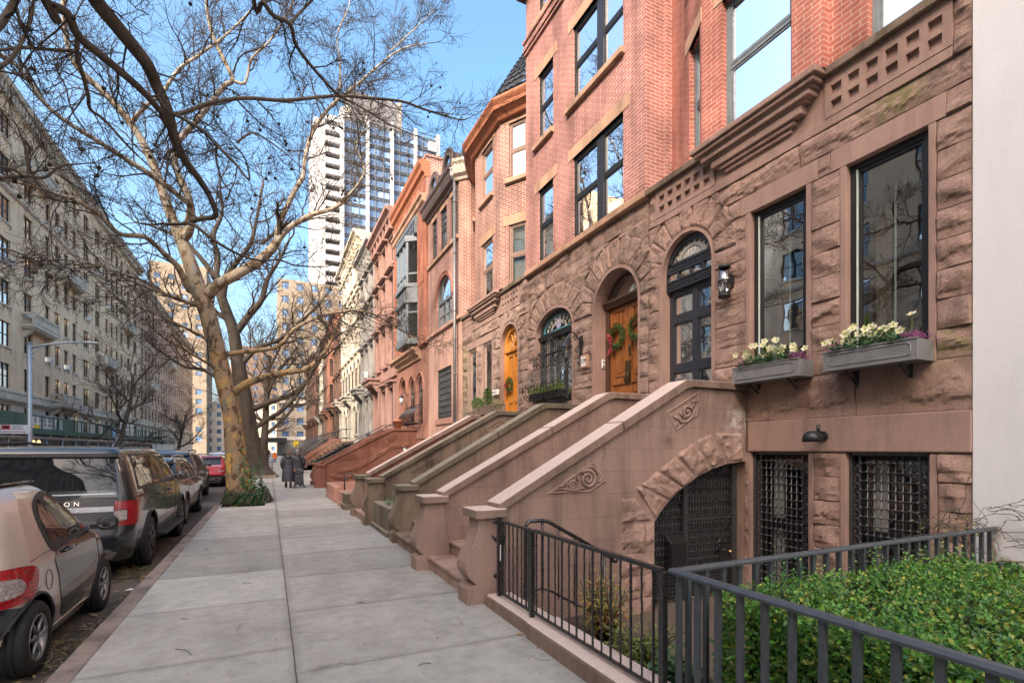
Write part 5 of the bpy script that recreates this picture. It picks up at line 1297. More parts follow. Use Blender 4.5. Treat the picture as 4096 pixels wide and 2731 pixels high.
def stair_wall(parent, x0, y0, y1, mat, cap, arch_cut=False, zb=-1.1, xe=5.99, carve=(), name='side_wall', h=0.0):
 """raking side wall with its coping; y0 is the face towards the camera"""
 d = x0-1.85; X = lambda x: x+d if x < 4 else x
 if arch_cut:
  cut = [(4.37,zb),(4.37,.70),(4.47,.83),(4.60,.95),(4.75,1.06),(4.90,1.15),(5.10,1.26),(5.35,1.35),(5.6,1.41),(5.9,1.44),(xe,1.445)]
  lp = [(X(2.2),zb)] + cut + [(xe,2.41+h),(4.93,2.41+h),(X(2.24),.93+h)]
 else: lp = [(X(2.2),zb),(xe,zb),(xe,2.41+h),(4.93,2.41+h),(X(2.24),.93+h)]
 m = MB()
 m.fill([lp], lambda x, z: (x, y0, z)); m.fill([lp], lambda x, z: (x, y1, z), flip=True)
 n = len(lp)
 for i in range(n):
  p, q = lp[i], lp[(i+1) % n]; m.poly(((p[0],y0,p[1]),(p[0],y1,p[1]),(q[0],y1,q[1]),(q[0],y0,q[1])))
 w = m.build(name, M[mat], parent, uv=True)
 m = MB(); e = .05; s = (2.41-.93)/(4.93-X(2.24)); t = .095
 A = [(X(2.22),.925+h),(4.90,2.405+h),(4.86,2.405+t+.012+h),(X(2.22),.925+t+.012+h)]
 c1, c2 = lerp(0,1,.62), 0
 for (u0, u1) in ((0,.615),(.62,1)):
  q = [(lerp(A[0][0],A[1][0],u0),lerp(A[0][1],A[1][1],u0)),(lerp(A[0][0],A[1][0],u1),lerp(A[0][1],A[1][1],u1)),(lerp(A[3][0],A[2][0],u1),lerp(A[3][1],A[2][1],u1)),(lerp(A[3][0],A[2][0],u0),lerp(A[3][1],A[2][1],u0))]
  m.prism([(x,y0-e,z) for x, z in q], (0,y1-y0+2*e,0))
 m.prism([(4.868,y0-e-.008,2.395+h),(4.905,y0-e-.008,2.395+h),(4.97,y0-e-.008,2.418+h),(xe-.005,y0-e-.008,2.418+h),(xe-.005,y0-e-.008,2.515+h),(4.868,y0-e-.008,2.515+h)], (0,y1-y0+2*e+.016,0))
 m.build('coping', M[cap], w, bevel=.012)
 if carve:
  for kind in carve:
   m = MB(); b = MB()
   if kind == 'low': fr_ = [(2.86,1.12),(3.40,1.12),(3.60,1.23),(3.45,1.46)]
   else: fr_ = [(4.58,2.08),(4.73,1.86),(5.09,2.07),(5.11,2.36)]
   fr_ = [(X(x), z) for x, z in fr_]
   cx = sum(p[0] for p in fr_)/4; cz = sum(p[1] for p in fr_)/4
   for i in range(4):
    p, q = fr_[i], fr_[(i+1) % 4]; k = .16
    pi_, qi_ = (lerp(p[0],cx,k),lerp(p[1],cz,k)), (lerp(q[0],cx,k),lerp(q[1],cz,k))
    b.poly(((p[0],y0-.014,p[1]),(q[0],y0-.014,q[1]),(qi_[0],y0-.004,qi_[1]),(pi_[0],y0-.004,pi_[1])))
    po, qo = (lerp(p[0],cx,-.12),lerp(p[1],cz,-.12)), (lerp(q[0],cx,-.12),lerp(q[1],cz,-.12))
    b.poly(((po[0],y0-.003,po[1]),(qo[0],y0-.003,qo[1]),(q[0],y0-.016,q[1]),(p[0],y0-.016,p[1])))
   cm = M['bs_carve' if mat == 'bs_stoop' else mat]; o = b.build('carved_panel', cm, w)
   if kind == 'low': lower_scroll(m, y0-.004, fr_[0][0]+.05, 1.135, .92)
   else: upper_scroll(m, y0-.004, 4.62, 1.885, .95)
   m.build('carving', cm, o)
 return w
def steps(parent, x0, y0, y1, mat, zl=2.02, n=11, xl=4.95):
 m = MB(); r = zl/n; run = (xl-x0)/(n-1)
 for i in range(n):
  xa = x0 + run*i; xb = (x0+run*(i+1)+.04) if i < n-1 else 6.28
  m.box(xa+.03, xb, y0, y1, -.3 if i == 0 else r*i-.12, r*(i+1)-.045)
  m.box(xa, xb-.01, y0-.0, y1, r*(i+1)-.043, r*(i+1))
 return m.build('steps', M[mat], parent, bevel=.008)
def make_stoops():
 # stoop 1
 s = thing('stoop', 'pinkish brownstone stoop rising to the black arched door, carved near wall over a gated arch', 'stoop', (1.9,5.9,0))
 w = stair_wall(s, 1.85, 5.05, 5.30, 'bs_stoop', 'bs_cap', True, carve=('low','up'))
 stair_wall(s, 1.76, 6.72, 6.96, 'bs_stoop', 'bs_cap')
 newel(s, 1.85, 4.98, 5.27, 'bs_stoop', 'bs_cap'); newel(s, 1.76, 6.68, 6.97, 'bs_stoop', 'bs_cap')
 steps(s, 1.92, 5.28, 6.71, 'bs_smooth')
 # rock-faced pier and arch ring over the basement gate
 m = MB(); fr = Fr((0,5.05),(1,0),(0,-1)); rnd = random.Random(17)
 zz = [-1.0,-.78,-.5,-.22,.06,.34,.70]
 for i, (p, q) in enumerate(zip(zz, zz[1:])):
  ed = [3.83, 4.36] if i % 2 == 0 and i < 5 else [3.83, 4.2, 4.36]
  for a, b in zip(ed, ed[1:]): rock_block(m, fr, a, b, p, q, .04, .03, rnd)
 inner = [(4.38,.71),(4.62,.955),(4.84,1.11),(5.06,1.235),(5.33,1.345),(5.62,1.41),(5.93,1.435)]
 outer = [(3.83,1.02),(4.10,1.17),(4.40,1.35),(4.70,1.54),(5.02,1.74),(5.34,1.855),(5.93,1.85)]
 sub = [(3.83,.705)]
 def vous(i0, i1, o0, o1, sd):
  bb = len(m.v); n = 9
  for i in range(n+1):
   for j in range(n+1):
    u, v = i/n, j/n; u2 = .02+.96*u; v2 = .02+.96*v
    x = lerp(lerp(i0[0],i1[0],u2), lerp(o0[0],o1[0],u2), v2); z = lerp(lerp(i0[1],i1[1],u2), lerp(o0[1],o1[1],u2), v2)
    e = min(u,1-u,v,1-v); hh = -.008 if e < 1e-6 else .006+.042*max(.15,.7+.8*fbm(V((x*5+sd,z*5,sd)),5)-.45*(noise.noise(V((x*8+sd,z*8,1))) > .15))*(.45+.55*min(1,e/.12))
    m.v.append(tuple(fr.P(x, hh, z)))
  for i in range(n):
   for j in range(n):
    q = [bb+i*(n+1)+j, bb+(i+1)*(n+1)+j, bb+(i+1)*(n+1)+j+1, bb+i*(n+1)+j+1]; m.face(q)
 vous((3.84,.71),(4.37,.71),(3.84,1.02),(4.05,1.03),1)
 for k in range(6): vous(inner[k], inner[k+1], (4.07,1.15) if k == 0 else outer[k], outer[k+1], k*7+2)
 m.build('rock_faced_arch', M['bs_rock'], s)
 # basement gate: iron frame, woven bars, mail box
 g = MB(); y = 5.20; F = Fr((0,y),(1,0),(0,-1)); top = lambda x: interp(inner, x)-.02
 for (a, b) in ((4.37,4.42),(4.97,5.05),(5.86,5.95)): g.fbox(F, a, b, -.03, .03, -.86, min(top(a),top(b)))
 g.fbox(F, 4.42, 5.86, -.03, .02, -.86, -.80); g.fbox(F, 5.05, 5.86, -.02, .015, .12, .15); g.fbox(F, 5.05, 5.86, -.02, .015, .66, .69); g.fbox(F, 4.42, 4.97, -.02, .015, .30, .33)
 for i in range(7): p, q = inner[i-1] if i else inner[0], inner[i]; g.tube([F.P(p[0],0,p[1]-.03), F.P(q[0],0,q[1]-.03)], .02, 5)
 for (xa, xb) in ((4.43,4.96),(5.06,5.85)):
  n = int((xb-xa)/.05)
  for i in range(1, n):
   x = lerp(xa,xb,i/n); zt = top(x); k = int((zt+.86)/.045)
   g.tube([F.P(x+.010*math.sin(j*pi/2), .008*math.cos(j*pi/2), lerp(-.84, zt, j/k)) for j in range(k+1)], .0075, 4)
  z = -.78
  while z < 1.35:
   ok = [x for x in [lerp(xa,xb,j/24) for j in range(25)] if top(x) > z]
   if len(ok) > 3: g.tube([F.P(x, .018, z+.010*math.sin(j*pi/2)) for j, x in enumerate(ok)], .006, 4)
   z += .052 if z < .05 else .095
 gate = g.build('basement_gate', M['iron_gloss'], s)
 b = MB(); b.box(4.40, 5.97, 5.31, 5.33, -1, 1.6); b.build('gate_shade', M['room'], gate)  # dark sheet standing in for the shade behind the gate
 b = MB(); b.fbox(F, 5.62, 5.86, .0, .03, -.02, .28); b.lathe([(.12,-.005),(.12,.03)], F.P(5.74,0,.28), 16, 'y'); b.build('lock_box', M['black_iron'], gate)
 b = MB(); b.lathe([(0,-.10),(.022,-.09),(.03,-.075),(.018,-.055),(.012,-.03)], F.P(5.77,0,.2), 10, 'y'); b.build('gate_knob', M['brass'], gate)
 b = MB(); b.fbox(F, 4.66, 4.92, .02, .14, .10, .40); b.prism([F.P(4.65,.0,.52),F.P(4.65,.15,.40),F.P(4.65,.0,.40)], (.28,0,0)); mb_ = b.build('mail_box', M['black_iron'], None, bevel=.01)
 tag(mb_, 'black metal mail box hanging on the basement gate under the stoop', 'mail box')
 # black light fixture on the basement lintel
 t = thing('wall_light', 'black dome-shaped wall light fixed above the basement windows', 'lamp', (5.97,3.92,1.75))
 m = MB(); m.lathe([(0,1.83),(.05,1.825),(.085,1.80),(.105,1.76),(.11,1.70),(.10,1.70)], (5.76,3.93,0), 16); m.tube([(5.80,3.93,1.75),(5.96,3.93,1.76)], .035, 8); m.lathe([(.06,-.03),(.06,0)], (5.965,3.93,1.77), 12, 'x'); m.build('lamp_shade', M['winblack'], t)
 m = MB(); m.tube([(5.83,3.90,1.79),(5.82,3.90,1.90)], .02, 7); m.build('sensor', M['winblack'], t)
 # cylinder lantern by the black door
 t = thing('wall_lantern', 'black cylindrical glass wall lantern between the black door and the tall window', 'lamp', (6.0,5.30,4.0)); c = (5.86,5.305,0)
 m = MB()
 for z in (3.77,4.18): m.lathe([(0,z),(.085,z),(.085,z+.045),(0,z+.045)], c, 20)
 m.lathe([(.085,3.99),(.092,3.99),(.092,4.005),(.085,4.005)], c, 20, cap=False); m.box(5.93,6.0,5.25,5.36,3.92,4.10); m.box(5.90,5.95,5.29,5.32,3.96,4.0); m.lathe([(.02,4.18),(.02,4.12)], c, 8)
 m.build('lantern_frame', M['winblack'], t)
 m = MB(); m.lathe([(.078,3.815),(.078,4.18)], c, 20); m.build('lantern_glass', M['glass_clear'], t)
 m = MB(); m.lathe([(.012,4.13),(.018,4.10),(.03,4.06),(.026,4.02),(0,4.0)], c, 10); m.build('bulb', M['shade_white'], t)
 # stoop 2 (shares the middle wall), stoop 3, and the long brown stoop of the orange-red house
 s = thing('stoop', 'weathered greenish stoop leading to the wreathed double wood door', 'stoop', (1.9,7.9,0))
 stair_wall(s, 1.92, 8.86, 9.10, 'bs_stoop_old', 'bs_cap_old'); newel(s, 1.92, 8.82, 9.13, 'bs_stoop_old', 'bs_cap_old'); steps(s, 1.95, 6.98, 8.85, 'bs_stoop_old')
 s = thing('stoop', 'mossy dark stoop with carved scrolls in front of the honey-coloured door', 'stoop', (1.85,11.9,0))
 stair_wall(s, 1.81, 11.16, 11.42, 'bs_stoop_old', 'bs_cap_old', carve=('low','up')); stair_wall(s, 1.80, 12.80, 13.04, 'redstoop', 'bs_cap')
 newel(s, 1.81, 11.12, 11.44, 'bs_stoop_old', 'bs_cap_old'); newel(s, 1.80, 12.76, 13.06, 'bs_stoop_old', 'bs_cap_old'); steps(s, 1.85, 11.43, 12.79, 'bs_smooth')
 s = thing('stoop', 'long red-brown stoop with black handrails leading to the three-arched house', 'stoop', (1.75,23.5,0))
 w = stair_wall(s, 1.68, 22.6, 22.85, 'redstoop', 'redstoop', carve=('low','up')); stair_wall(s, 1.68, 24.6, 24.85, 'redstoop', 'redstoop')
 newel(s, 1.68, 22.55, 22.9, 'redstoop', 'redstoop'); newel(s, 1.68, 24.55, 24.9, 'redstoop', 'redstoop'); steps(s, 1.75, 22.86, 24.59, 'redstoop')
 m = MB(); fr = Fr((0,22.6),(1,0),(0,-1))
 ashlar(m, fr, 2.3, 3.9, .02, .62, [], (), .29, (.4,.6), .05, .05, 51)
 pts = [(2.6,.66),(3.3,.78),(3.9,1.10),(4.5,1.45),(5.0,1.74),(5.6,1.78)]
 for p, q in zip(pts, pts[1:]):
  L = math.hypot(q[0]-p[0], q[1]-p[1]); dx, dz = (q[0]-p[0])/L, (q[1]-p[1])/L
  b = len(m.v)
  for i in range(9):
   for j in range(6):
    u, v = i/8*L, (j/5-.5)*.22; x, z = p[0]+dx*u-dz*v, p[1]+dz*u+dx*v
    m.v.append((x, 22.6-(.0 if j in (0,5) else .035+.03*fbm(V((x*5,z*5,0)))), z))
  for i in range(8):
   for j in range(5): m.face((b+i*6+j, b+(i+1)*6+j, b+(i+1)*6+j+1, b+i*6+j+1))
 m.build('rock_faced_band', M['redstoop'], s)
 m = MB(); m.fill([[(4.0,.0),(5.6,.0),(5.6,1.45),(5.2,1.38),(4.8,1.2),(4.4,.9),(4.1,.5)]], lambda x, z: (x, 22.592, z)); m.build('arch_shade', M['room'], s)  # flat dark patch painted as the shaded opening under the stoop
 m = MB()
 for yy in (22.72, 24.72):
  m.tube([(2.0,yy,1.12),(2.15,yy,1.20),(4.9,yy,2.72),(5.95,yy,2.74)], .022, 6)
  for x in (2.2,3.1,4.0,4.8,5.9): m.tube([(x,yy,top_z(x)), (x,yy,top_z(x)+.28)], .014, 5)
 m.build('handrail', M['black_iron'], s)
 t = thing('terracotta_pot', 'round terracotta pot on the landing by the three-arched house', 'pot', (5.1,22.75,2.51))
 m = MB(); m.lathe([(0,2.515),(.14,2.515),(.2,2.82),(.22,2.82),(.22,2.90),(.19,2.90),(.17,2.84)], (5.15,22.75,0), 16); m.build('pot', M['terracotta'], t)
 m = MB(); m.lathe([(0,2.85),(.18,2.86)], (5.15,22.75,0), 12); m.build('soil', M['soil'], t)
 t = thing('wall_lantern', 'little black carriage lantern on the side of the long red-brown stoop', 'lamp', (5.45,22.55,1.6))
 m = MB(); m.lathe([(0,1.78),(.03,1.74),(.08,1.66),(.08,1.63)], (5.42,22.47,0), 8); m.lathe([(.05,1.45),(.03,1.40),(0,1.36)], (5.42,22.47,0), 8); m.box(5.39,5.45,22.5,22.6,1.5,1.7); m.build('bracket', M['black_iron'], t)
 m = MB(); m.lathe([(.075,1.63),(.05,1.45)], (5.42,22.47,0), 8); m.build('lantern_glass', M['shade_white'], t)
 # pink basement walls, low stone pier, mossy planter plinth
 m = MB(); m.box(1.78,1.98,16.3,18.75,0,.47); m.box(1.76,2.0,16.28,18.77,.0,.14); m.box(1.78,5.5,18.55,18.75,.0,.47); m.box(1.98,2.3,16.3,16.6,0,.2)
 tag(m.build('low_wall', M['pinkstone'], None, bevel=.03), 'low pink painted wall at the basement entrance, with rounded end', 'wall')
 m = MB(); m.box(1.80,2.15,15.0,15.5,0,.42); m.box(1.77,2.3,14.98,15.52,0,.13)
 tag(m.build('low_wall', M['pinkstone'], None, bevel=.02), 'short pink painted pier beside the grey stone block', 'wall')
 m = MB(); m.box(1.82,2.3,14.2,14.8,.14,.42); m.box(1.78,2.34,14.15,14.85,-.05,.138)
 tag(m.build('stone_pier', M['bs_cap_old'], None, bevel=.02), 'low mossy grey stone pier between the pink pier and the dark newel', 'pier')
 m = MB(); m.box(1.98,2.6,9.5,11.0,.0,.52); m.box(1.93,2.65,9.45,11.05,-.1,.09)
 pl = thing('stone_planter', 'mossy brownstone planter wall between two weathered newels', 'planter', (2.2,10.2,0)); m.build('plinth', M['bs_cap_old'], pl, bevel=.02)
 lf = MB(); rnd = random.Random(3)
 for _ in range(260):
  q = V((rnd.uniform(2.05,2.5), rnd.uniform(9.75,10.35), .52+abs(rnd.gauss(0,.08)))); lf.leaf(q, V((rnd.uniform(-1,1),rnd.uniform(-1,1),rnd.uniform(0,1))), V((rnd.uniform(-1,1),rnd.uniform(-1,1),1)), .05, .025)
 lf.build('foliage', M['ivyleaf'], pl)
 t = thing('handrail', 'short black iron handrail at the pink basement steps', 'handrail', (2.0,15.8,0))
 m = MB(); m.tube([(2.0,15.7,.0),(2.0,15.7,.85),(2.1,15.7,.92),(3.4,15.7,.35)], .022, 6); m.tube([(2.0,15.66,.78),(2.08,15.66,.72),(2.02,15.66,.66)], .012, 5); m.build('rail', M['black_iron'], t)
 # iron handrail down to the areaway
 t = thing('handrail', 'black iron handrail sloping down to the basement behind the fence', 'handrail', (2.4,4.75,0))
 m = MB(); y = 4.78; m.tube([(2.42,y,.0),(2.42,y,.80),(2.46,y,.86),(2.62,y,.86),(2.70,y,.84),(3.55,y,.36)], .022, 7)
 m.tube([(3.42,y,-.7),(3.42,y,.42)], .016, 6); m.tube([(2.62,y,.1),(2.62,y,.85)], .016, 6); m.tube([(2.42,y,.12),(2.62,y,.14),(2.72,y,.10),(3.42,y,-.3)], .014, 6)
 for i in range(1,4): x = lerp(2.62,3.42,i/4); m.tube([(x,y,lerp(.1,-.3,i/4)),(x,y,lerp(.85,.42,i/4))], .009, 5)
 m.lathe([(0,-.03),(.03,-.02),(.03,.02),(0,.03)], (3.56,y,.35), 10, 'y'); m.build('rail', M['black_iron'], t)
def make_fences():
 # black wrought-iron fence with its gate
 t = thing('iron_fence', 'black wrought iron fence with twisted bars beside the stoop', 'fence', (2.1,3.5,.13)); X = 2.115
 def bars(mb, y0, y1, n, z0, z1, x=X, r=.0085, tw=True):
  for i in range(n):
   y = lerp(y0,y1,(i+.5)/n)
   if tw and i % 2: mb.tube([(x+.0016*math.sin(k*1.3),y+.0016*math.cos(k*1.3),lerp(z0,z1,k/26)) for k in range(27)], r*.95, 5)
   else: mb.box(x-r*.85,x+r*.85,y-r*.85,y+r*.85,z0,z1)
 m = MB(); m.box(X-.02,X+.02,2.38,4.02,.885,.912); m.box(X-.014,X+.014,2.38,4.02,.165,.185); bars(m,2.40,4.02,15,.18,.89)
 m.build('panel', M['black_iron'], t, bevel=.003)
 for (y, z0, z1) in ((4.05,.12,.90),(2.37,-.0,.89)): p = MB(); p.box(X-.02,X+.02,y-.02,y+.02,z0,z1); p.build('post', M['black_iron'], t, bevel=.003)
 g = MB(); g.box(X-.018,X+.018,4.09,4.71,.88,.905); g.box(X-.014,X+.014,4.09,4.71,.16,.18); g.box(X-.014,X+.014,4.085,4.11,.16,.90); g.box(X-.014,X+.014,4.68,4.71,.16,.90); bars(g,4.12,4.67,6,.18,.89)
 gt = g.build('gate', M['black_iron'], t, bevel=.003)
 p = MB(); p.box(X-.022,X+.022,4.74,4.785,.13,.93); p.build('post', M['black_iron'], t, bevel=.003)
 for z in (.30,.82):
  h = MB(); h.lathe([(.018,-.035),(.018,.035)], (X-.0,4.065,z), 8); h.build('hinge', M['black_iron'], gt)
 h = MB(); h.box(X-.05,X+.0,4.66,4.80,.70,.72); h.tube([(X-.06,4.66,.73),(X-.06,4.73,.69),(X-.06,4.80,.73)], .012, 6); h.box(X-.03,X+.03,4.70,4.74,.66,.75); h.build('latch', M['black_iron'], gt)
 h = MB(); h.box(X-.024,X-.022,4.675,4.70,.50,.66); h.build('tag', M['signwhite'], gt)
 for z in (.86,.30):
  h = MB(); h.prism([(X+.01,4.79,z-.015),(X+.01,4.89,z-.03),(X+.01,4.935,z),(X+.01,4.89,z+.03),(X+.01,4.79,z+.015)], (.012,0,0)); h.lathe([(0,-.012),(.02,-.01),(.02,.01)], (X+.005,4.89,z), 8, 'x'); h.build('wall_anchor', M['black_iron'], t)
 # grey painted railing along the pavement, and its return to the house
 t = thing('iron_railing', 'grey painted iron railing with flat top rail along the hedge', 'railing', (2.15,.8,.1)); X2 = 2.155
 m = MB(); m.prism([(X2-.032,-3,.888),(X2+.032,-3,.888),(X2+.032,-3,.902),(X2+.018,-3,.916),(X2-.018,-3,.916),(X2-.032,-3,.902)], (0,5.34,0)); m.build('top_rail', M['grey_iron'], t)
 m = MB(); m.box(X2-.012,X2+.012,-3,2.32,.13,.15); m.build('bottom_rail', M['grey_iron'], t)
 b = MB(); b.box(X2-.0145,X2+.0145,-.0145,.0145,.15,.888); proto = b.build('baluster', M['grey_iron'], t, bevel=.002)
 y = 2.28; first = True
 while y > -1.0:
  o = proto if first else proto.copy()
  if not first: COL.objects.link(o)
  first = False; o.location.y = y; y -= .143
 t2 = thing('iron_railing', 'grey painted iron railing running back to the white wall behind the hedge', 'railing', (4,2.325,.1))
 m = MB(); m.prism([(X2+.03,2.325-.03,.888),(X2+.03,2.325+.03,.888),(X2+.03,2.325+.03,.902),(X2+.03,2.325+.016,.914),(X2+.03,2.325-.016,.914),(X2+.03,2.325-.03,.902)], (5.98-X2-.03,0,0)); m.build('top_rail', M['grey_iron'], t2)
 m = MB(); m.box(X2+.03,5.95,2.313,2.337,.13,.15); m.build('bottom_rail', M['grey_iron'], t2)
 b = MB(); b.box(-.0145,.0145,2.3105,2.3395,.15,.888); proto = b.build('baluster', M['grey_iron'], t2, bevel=.002)
 x = 2.27; first = True
 while x < 5.95:
  o = proto if first else proto.copy()
  if not first: COL.objects.link(o)
  first = False; o.location.x = x; x += .143
# ---------------------------------------------------------------- hedge, shrubs, flower boxes
def leafcloud(mb, n, sampler, L, rnd, out=None, W=.55):
 for _ in range(n):
  p, nrm = sampler()
  d = V((rnd.gauss(0,1), rnd.gauss(0,1), rnd.gauss(0,.7))) + nrm*.9
  k = nrm + V((rnd.gauss(0,.5), rnd.gauss(0,.5), rnd.gauss(0,.5)))
  l = L*rnd.uniform(.5,1.5); mb.leaf(p, d, k, l, l*W)
def make_plants():
 rnd = random.Random(77)
 h = thing('hedge', 'clipped bright green evergreen hedge behind the grey railing', 'hedge', (3.7,.8,.1))
 def top(x, y): return .77 + .10*noise.noise(V((x*1.9,y*1.9,0))) + .07*noise.noise(V((x*6.5,y*6.5,4))) - .30*max(0, x-4.55)
 x0, x1, y0, y1 = 2.36, 5.05, -.9, 2.18
 m = MB()
 def s_top():
  x, y = rnd.uniform(x0,x1), rnd.uniform(y0,y1); z = top(x,y) - abs(rnd.gauss(0,.085)) + (.03 if rnd.random() < .10 else 0)
  if noise.noise(V((x*9,y*9,2))) < -.28: z -= .12
  return V((x,y,z)), V((0,0,1))
 def s_front():
  y = rnd.uniform(y0,y1); z = rnd.uniform(.08,.80); b = .06*noise.noise(V((y*3,z*3,7))) + .03*noise.noise(V((y*9,z*9,1)))
  return V((x0+b+abs(rnd.gauss(0,.06)), y, z)), V((-1,0,.25))
 def s_side():
  x = rnd.uniform(x0,x1); z = rnd.uniform(.08,.80); b = .05*noise.noise(V((x*3,z*3,2)))
  return V((x, y1-b-abs(rnd.gauss(0,.05)), z)), V((0,1,.25))
 leafcloud(m, 46000, s_top, .027, rnd, W=.62); leafcloud(m, 26000, s_front, .027, rnd, W=.62); leafcloud(m, 6000, s_side, .028, rnd)
 # sprigs standing above the clipped top
 for _ in range(700):
  x, y = rnd.uniform(x0+.05,x1), rnd.uniform(y0,y1); z = top(x,y)-.02; hgt = rnd.uniform(.03,.17); lean = V((rnd.gauss(0,.25),rnd.gauss(0,.25),1))
  for k in range(9):
   p = V((x,y,z)) + lean*hgt*k/8; a = k*2.4
   m.leaf(p, V((math.cos(a),math.sin(a),.7)), V((0,0,1)), .026, .016)
 m.build('foliage', M['hedgeleaf'], h)
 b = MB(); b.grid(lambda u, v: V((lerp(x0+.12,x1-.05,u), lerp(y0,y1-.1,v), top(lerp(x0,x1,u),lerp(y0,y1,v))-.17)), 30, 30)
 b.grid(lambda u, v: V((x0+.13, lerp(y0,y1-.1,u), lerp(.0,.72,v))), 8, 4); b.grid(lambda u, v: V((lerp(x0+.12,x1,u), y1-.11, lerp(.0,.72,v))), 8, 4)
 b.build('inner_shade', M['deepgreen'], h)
 b = MB()
 for _ in range(160):
  x, y = rnd.uniform(x0+.02,x1), rnd.uniform(y0,y1); b.tube([(x,y,.06),(x+rnd.gauss(0,.05),y+rnd.gauss(0,.05),.4),(x+rnd.gauss(0,.1),y+rnd.gauss(0,.1),.74)], .006, 4)
 b.build('stems', M['bark_dark'], h)
 # ivy mound at the foot of the white wall
 iv = thing('ivy', 'dark green ivy mound at the foot of the white wall', 'ivy', (5.5,1.8,.1)); m = MB()
 def s_iv():
  x = rnd.uniform(4.75,5.95); y = rnd.uniform(-.6,2.28); z = .30+.22*noise.noise(V((x*2,y*2,9)))+.22*max(0,(x-5.3)) + .22*max(0,y-1.5)
  return V((x,y,z-abs(rnd.gauss(0,.05)))), V((-.3,-.1,1))
 leafcloud(m, 5200, s_iv, .065, rnd, W=.8)
 m.build('foliage', M['ivyleaf'], iv)
 # bare climbing vine on the railing corner
 t = thing('climbing_vine', 'bare tan climbing vine twisted around the end of the grey railing', 'vine', (5.7,2.35,.1)); m = MB()
 def wander(p, d, n, st, j, g=0):
  P = [V(p)]; d = V(d).normalized()
  for _ in range(n):
   d = (d + V((rnd.gauss(0,j),rnd.gauss(0,j),rnd.gauss(0,j)-g))).normalized(); P.append(P[-1]+d*st)
  return P
 for k in range(6): P = wander((5.5+.07*k,2.33+rnd.uniform(-.04,.06),.1),(rnd.gauss(0,.2),.0,1), 11, .085, .32); m.tube(P, [.020-.0011*i for i in range(len(P))], 6)
 m.build('stems', M['woodgrey'], t); m = MB(); lf = MB()
 for k in range(30):
  s = (rnd.uniform(4.7,5.85), 2.3+rnd.uniform(-.02,.15), rnd.uniform(.75,1.0)); P = wander(s, (rnd.uniform(-1.2,.9),rnd.uniform(-.5,.3),rnd.uniform(.0,.8)), rnd.randint(6,12), .05, .35, .05); m.tube(P, .0026, 4)
  for p in P[2::3]:
   if rnd.random() < .5: lf.leaf(p, V((rnd.gauss(0,1),rnd.gauss(0,1),rnd.gauss(0,1))), V((rnd.gauss(0,1),rnd.gauss(0,1),1)), .035, .02)
 for k in range(11):
  P = wander((5.72,2.30-.02*k,rnd.uniform(.75,1.15)), (rnd.uniform(-.3,.08),-1,rnd.uniform(-.15,.35)), 16, .06, .2, .045); P = [V((min(q.x,5.93),q.y,q.z)) for q in P]; m.tube(P, .003, 4)
  for p in P[3::4]: lf.leaf(p, V((rnd.gauss(0,1),rnd.gauss(0,1),-1)), V((1,0,0)), .03, .016)
 m.build('tendrils', M['bark_limb'], t); lf.build('leaves', M['boxleaf'], t)
 # nandina bush and creeping plants behind the black fence
 for (cx, cy, r, hh, n, lab, mt, cat) in ((2.62,3.65,.22,.55,1700,'low bush with red-tipped and yellow-green leaves behind the black fence','redleaf','shrub'),
           (2.56,3.05,.26,.30,1000,'creeping yellow-green plant spilling over the soil behind the black fence','boxleaf','plant'),
           (2.5,2.62,.16,.22,420,'broad-leaved green plant at the corner of the two fences','ivyleaf','plant')):
  t = thing('shrub' if cat == 'shrub' else 'garden_plant', lab, cat, (cx,cy,-.02)); m = MB(); s = MB()
  for _ in range(n//22):
   a = rnd.uniform(0,2*pi); rr = r*math.sqrt(rnd.random())*.6; e = V((cx+rr*1.5*math.cos(a)+rnd.gauss(0,.04), cy+rr*1.5*math.sin(a)+rnd.gauss(0,.05), -.02+hh*rnd.uniform(.4,1.05)))
   b0 = V((cx+rr*.5*math.cos(a), cy+rr*.5*math.sin(a), -.02)); s.tube([b0,(b0+e)/2+V((0,0,.06)),e], .005, 4)
   for k in range(22):
    p = b0.lerp(e, rnd.uniform(.25,1)) + V((rnd.gauss(0,.045),rnd.gauss(0,.045),rnd.gauss(0,.035)))
    m.leaf(p, V((rnd.gauss(0,1),rnd.gauss(0,1),rnd.gauss(.3,.6))), V((rnd.gauss(0,.5),rnd.gauss(0,.5),1)), rnd.uniform(.03,.06)*(1.6 if mt == 'ivyleaf' else 1), .016*(2.4 if mt == 'ivyleaf' else 1))
  m.build('foliage', M[mt], t); s.build('stems', M['bark_limb'], t)
 # window flower boxes
 for k, (a0, a1) in enumerate(((4.06,5.03),(2.82,3.76))):
  fr = right_wall(6.0)
  t = thing('flower_box', ('lead-grey window box of cream flowers under the window beside the black door', 'lead-grey window box of cream flowers under the window beside the white wall')[k], 'flower box', fr.P((a0+a1)/2,.15,2.5), 'window boxes on the nearest house')
  m = MB(); P = fr.P
  m.fbox(fr, a0, a1, .02, .30, 2.505, 2.515); m.fbox(fr, a0, a1, .285, .30, 2.515, 2.70); m.fbox(fr, a0, a1, .02, .035, 2.515, 2.70); m.fbox(fr, a0, a0+.015, .035, .285, 2.515, 2.70); m.fbox(fr, a1-.015, a1, .035, .285, 2.515, 2.70)
  m.fbox(fr, a0-.01, a1+.01, .01, .312, 2.49, 2.506); m.fbox(fr, a0-.008, a1+.008, .28, .308, 2.695, 2.712)
  c = .05; q = [(a0+.06,2.56),(a0+.06+c*.6,2.545),(a1-.06-c*.6,2.545),(a1-.06,2.56),(a1-.06,2.65),(a1-.06-c*.6,2.668),(a0+.06+c*.6,2.668),(a0+.06,2.65)]
  for (p_, n_) in zip(q, q[1:]+q[:1]): m.tube([P(p_[0],.302,p_[1]), P(n_[0],.302,n_[1])], .007, 6)
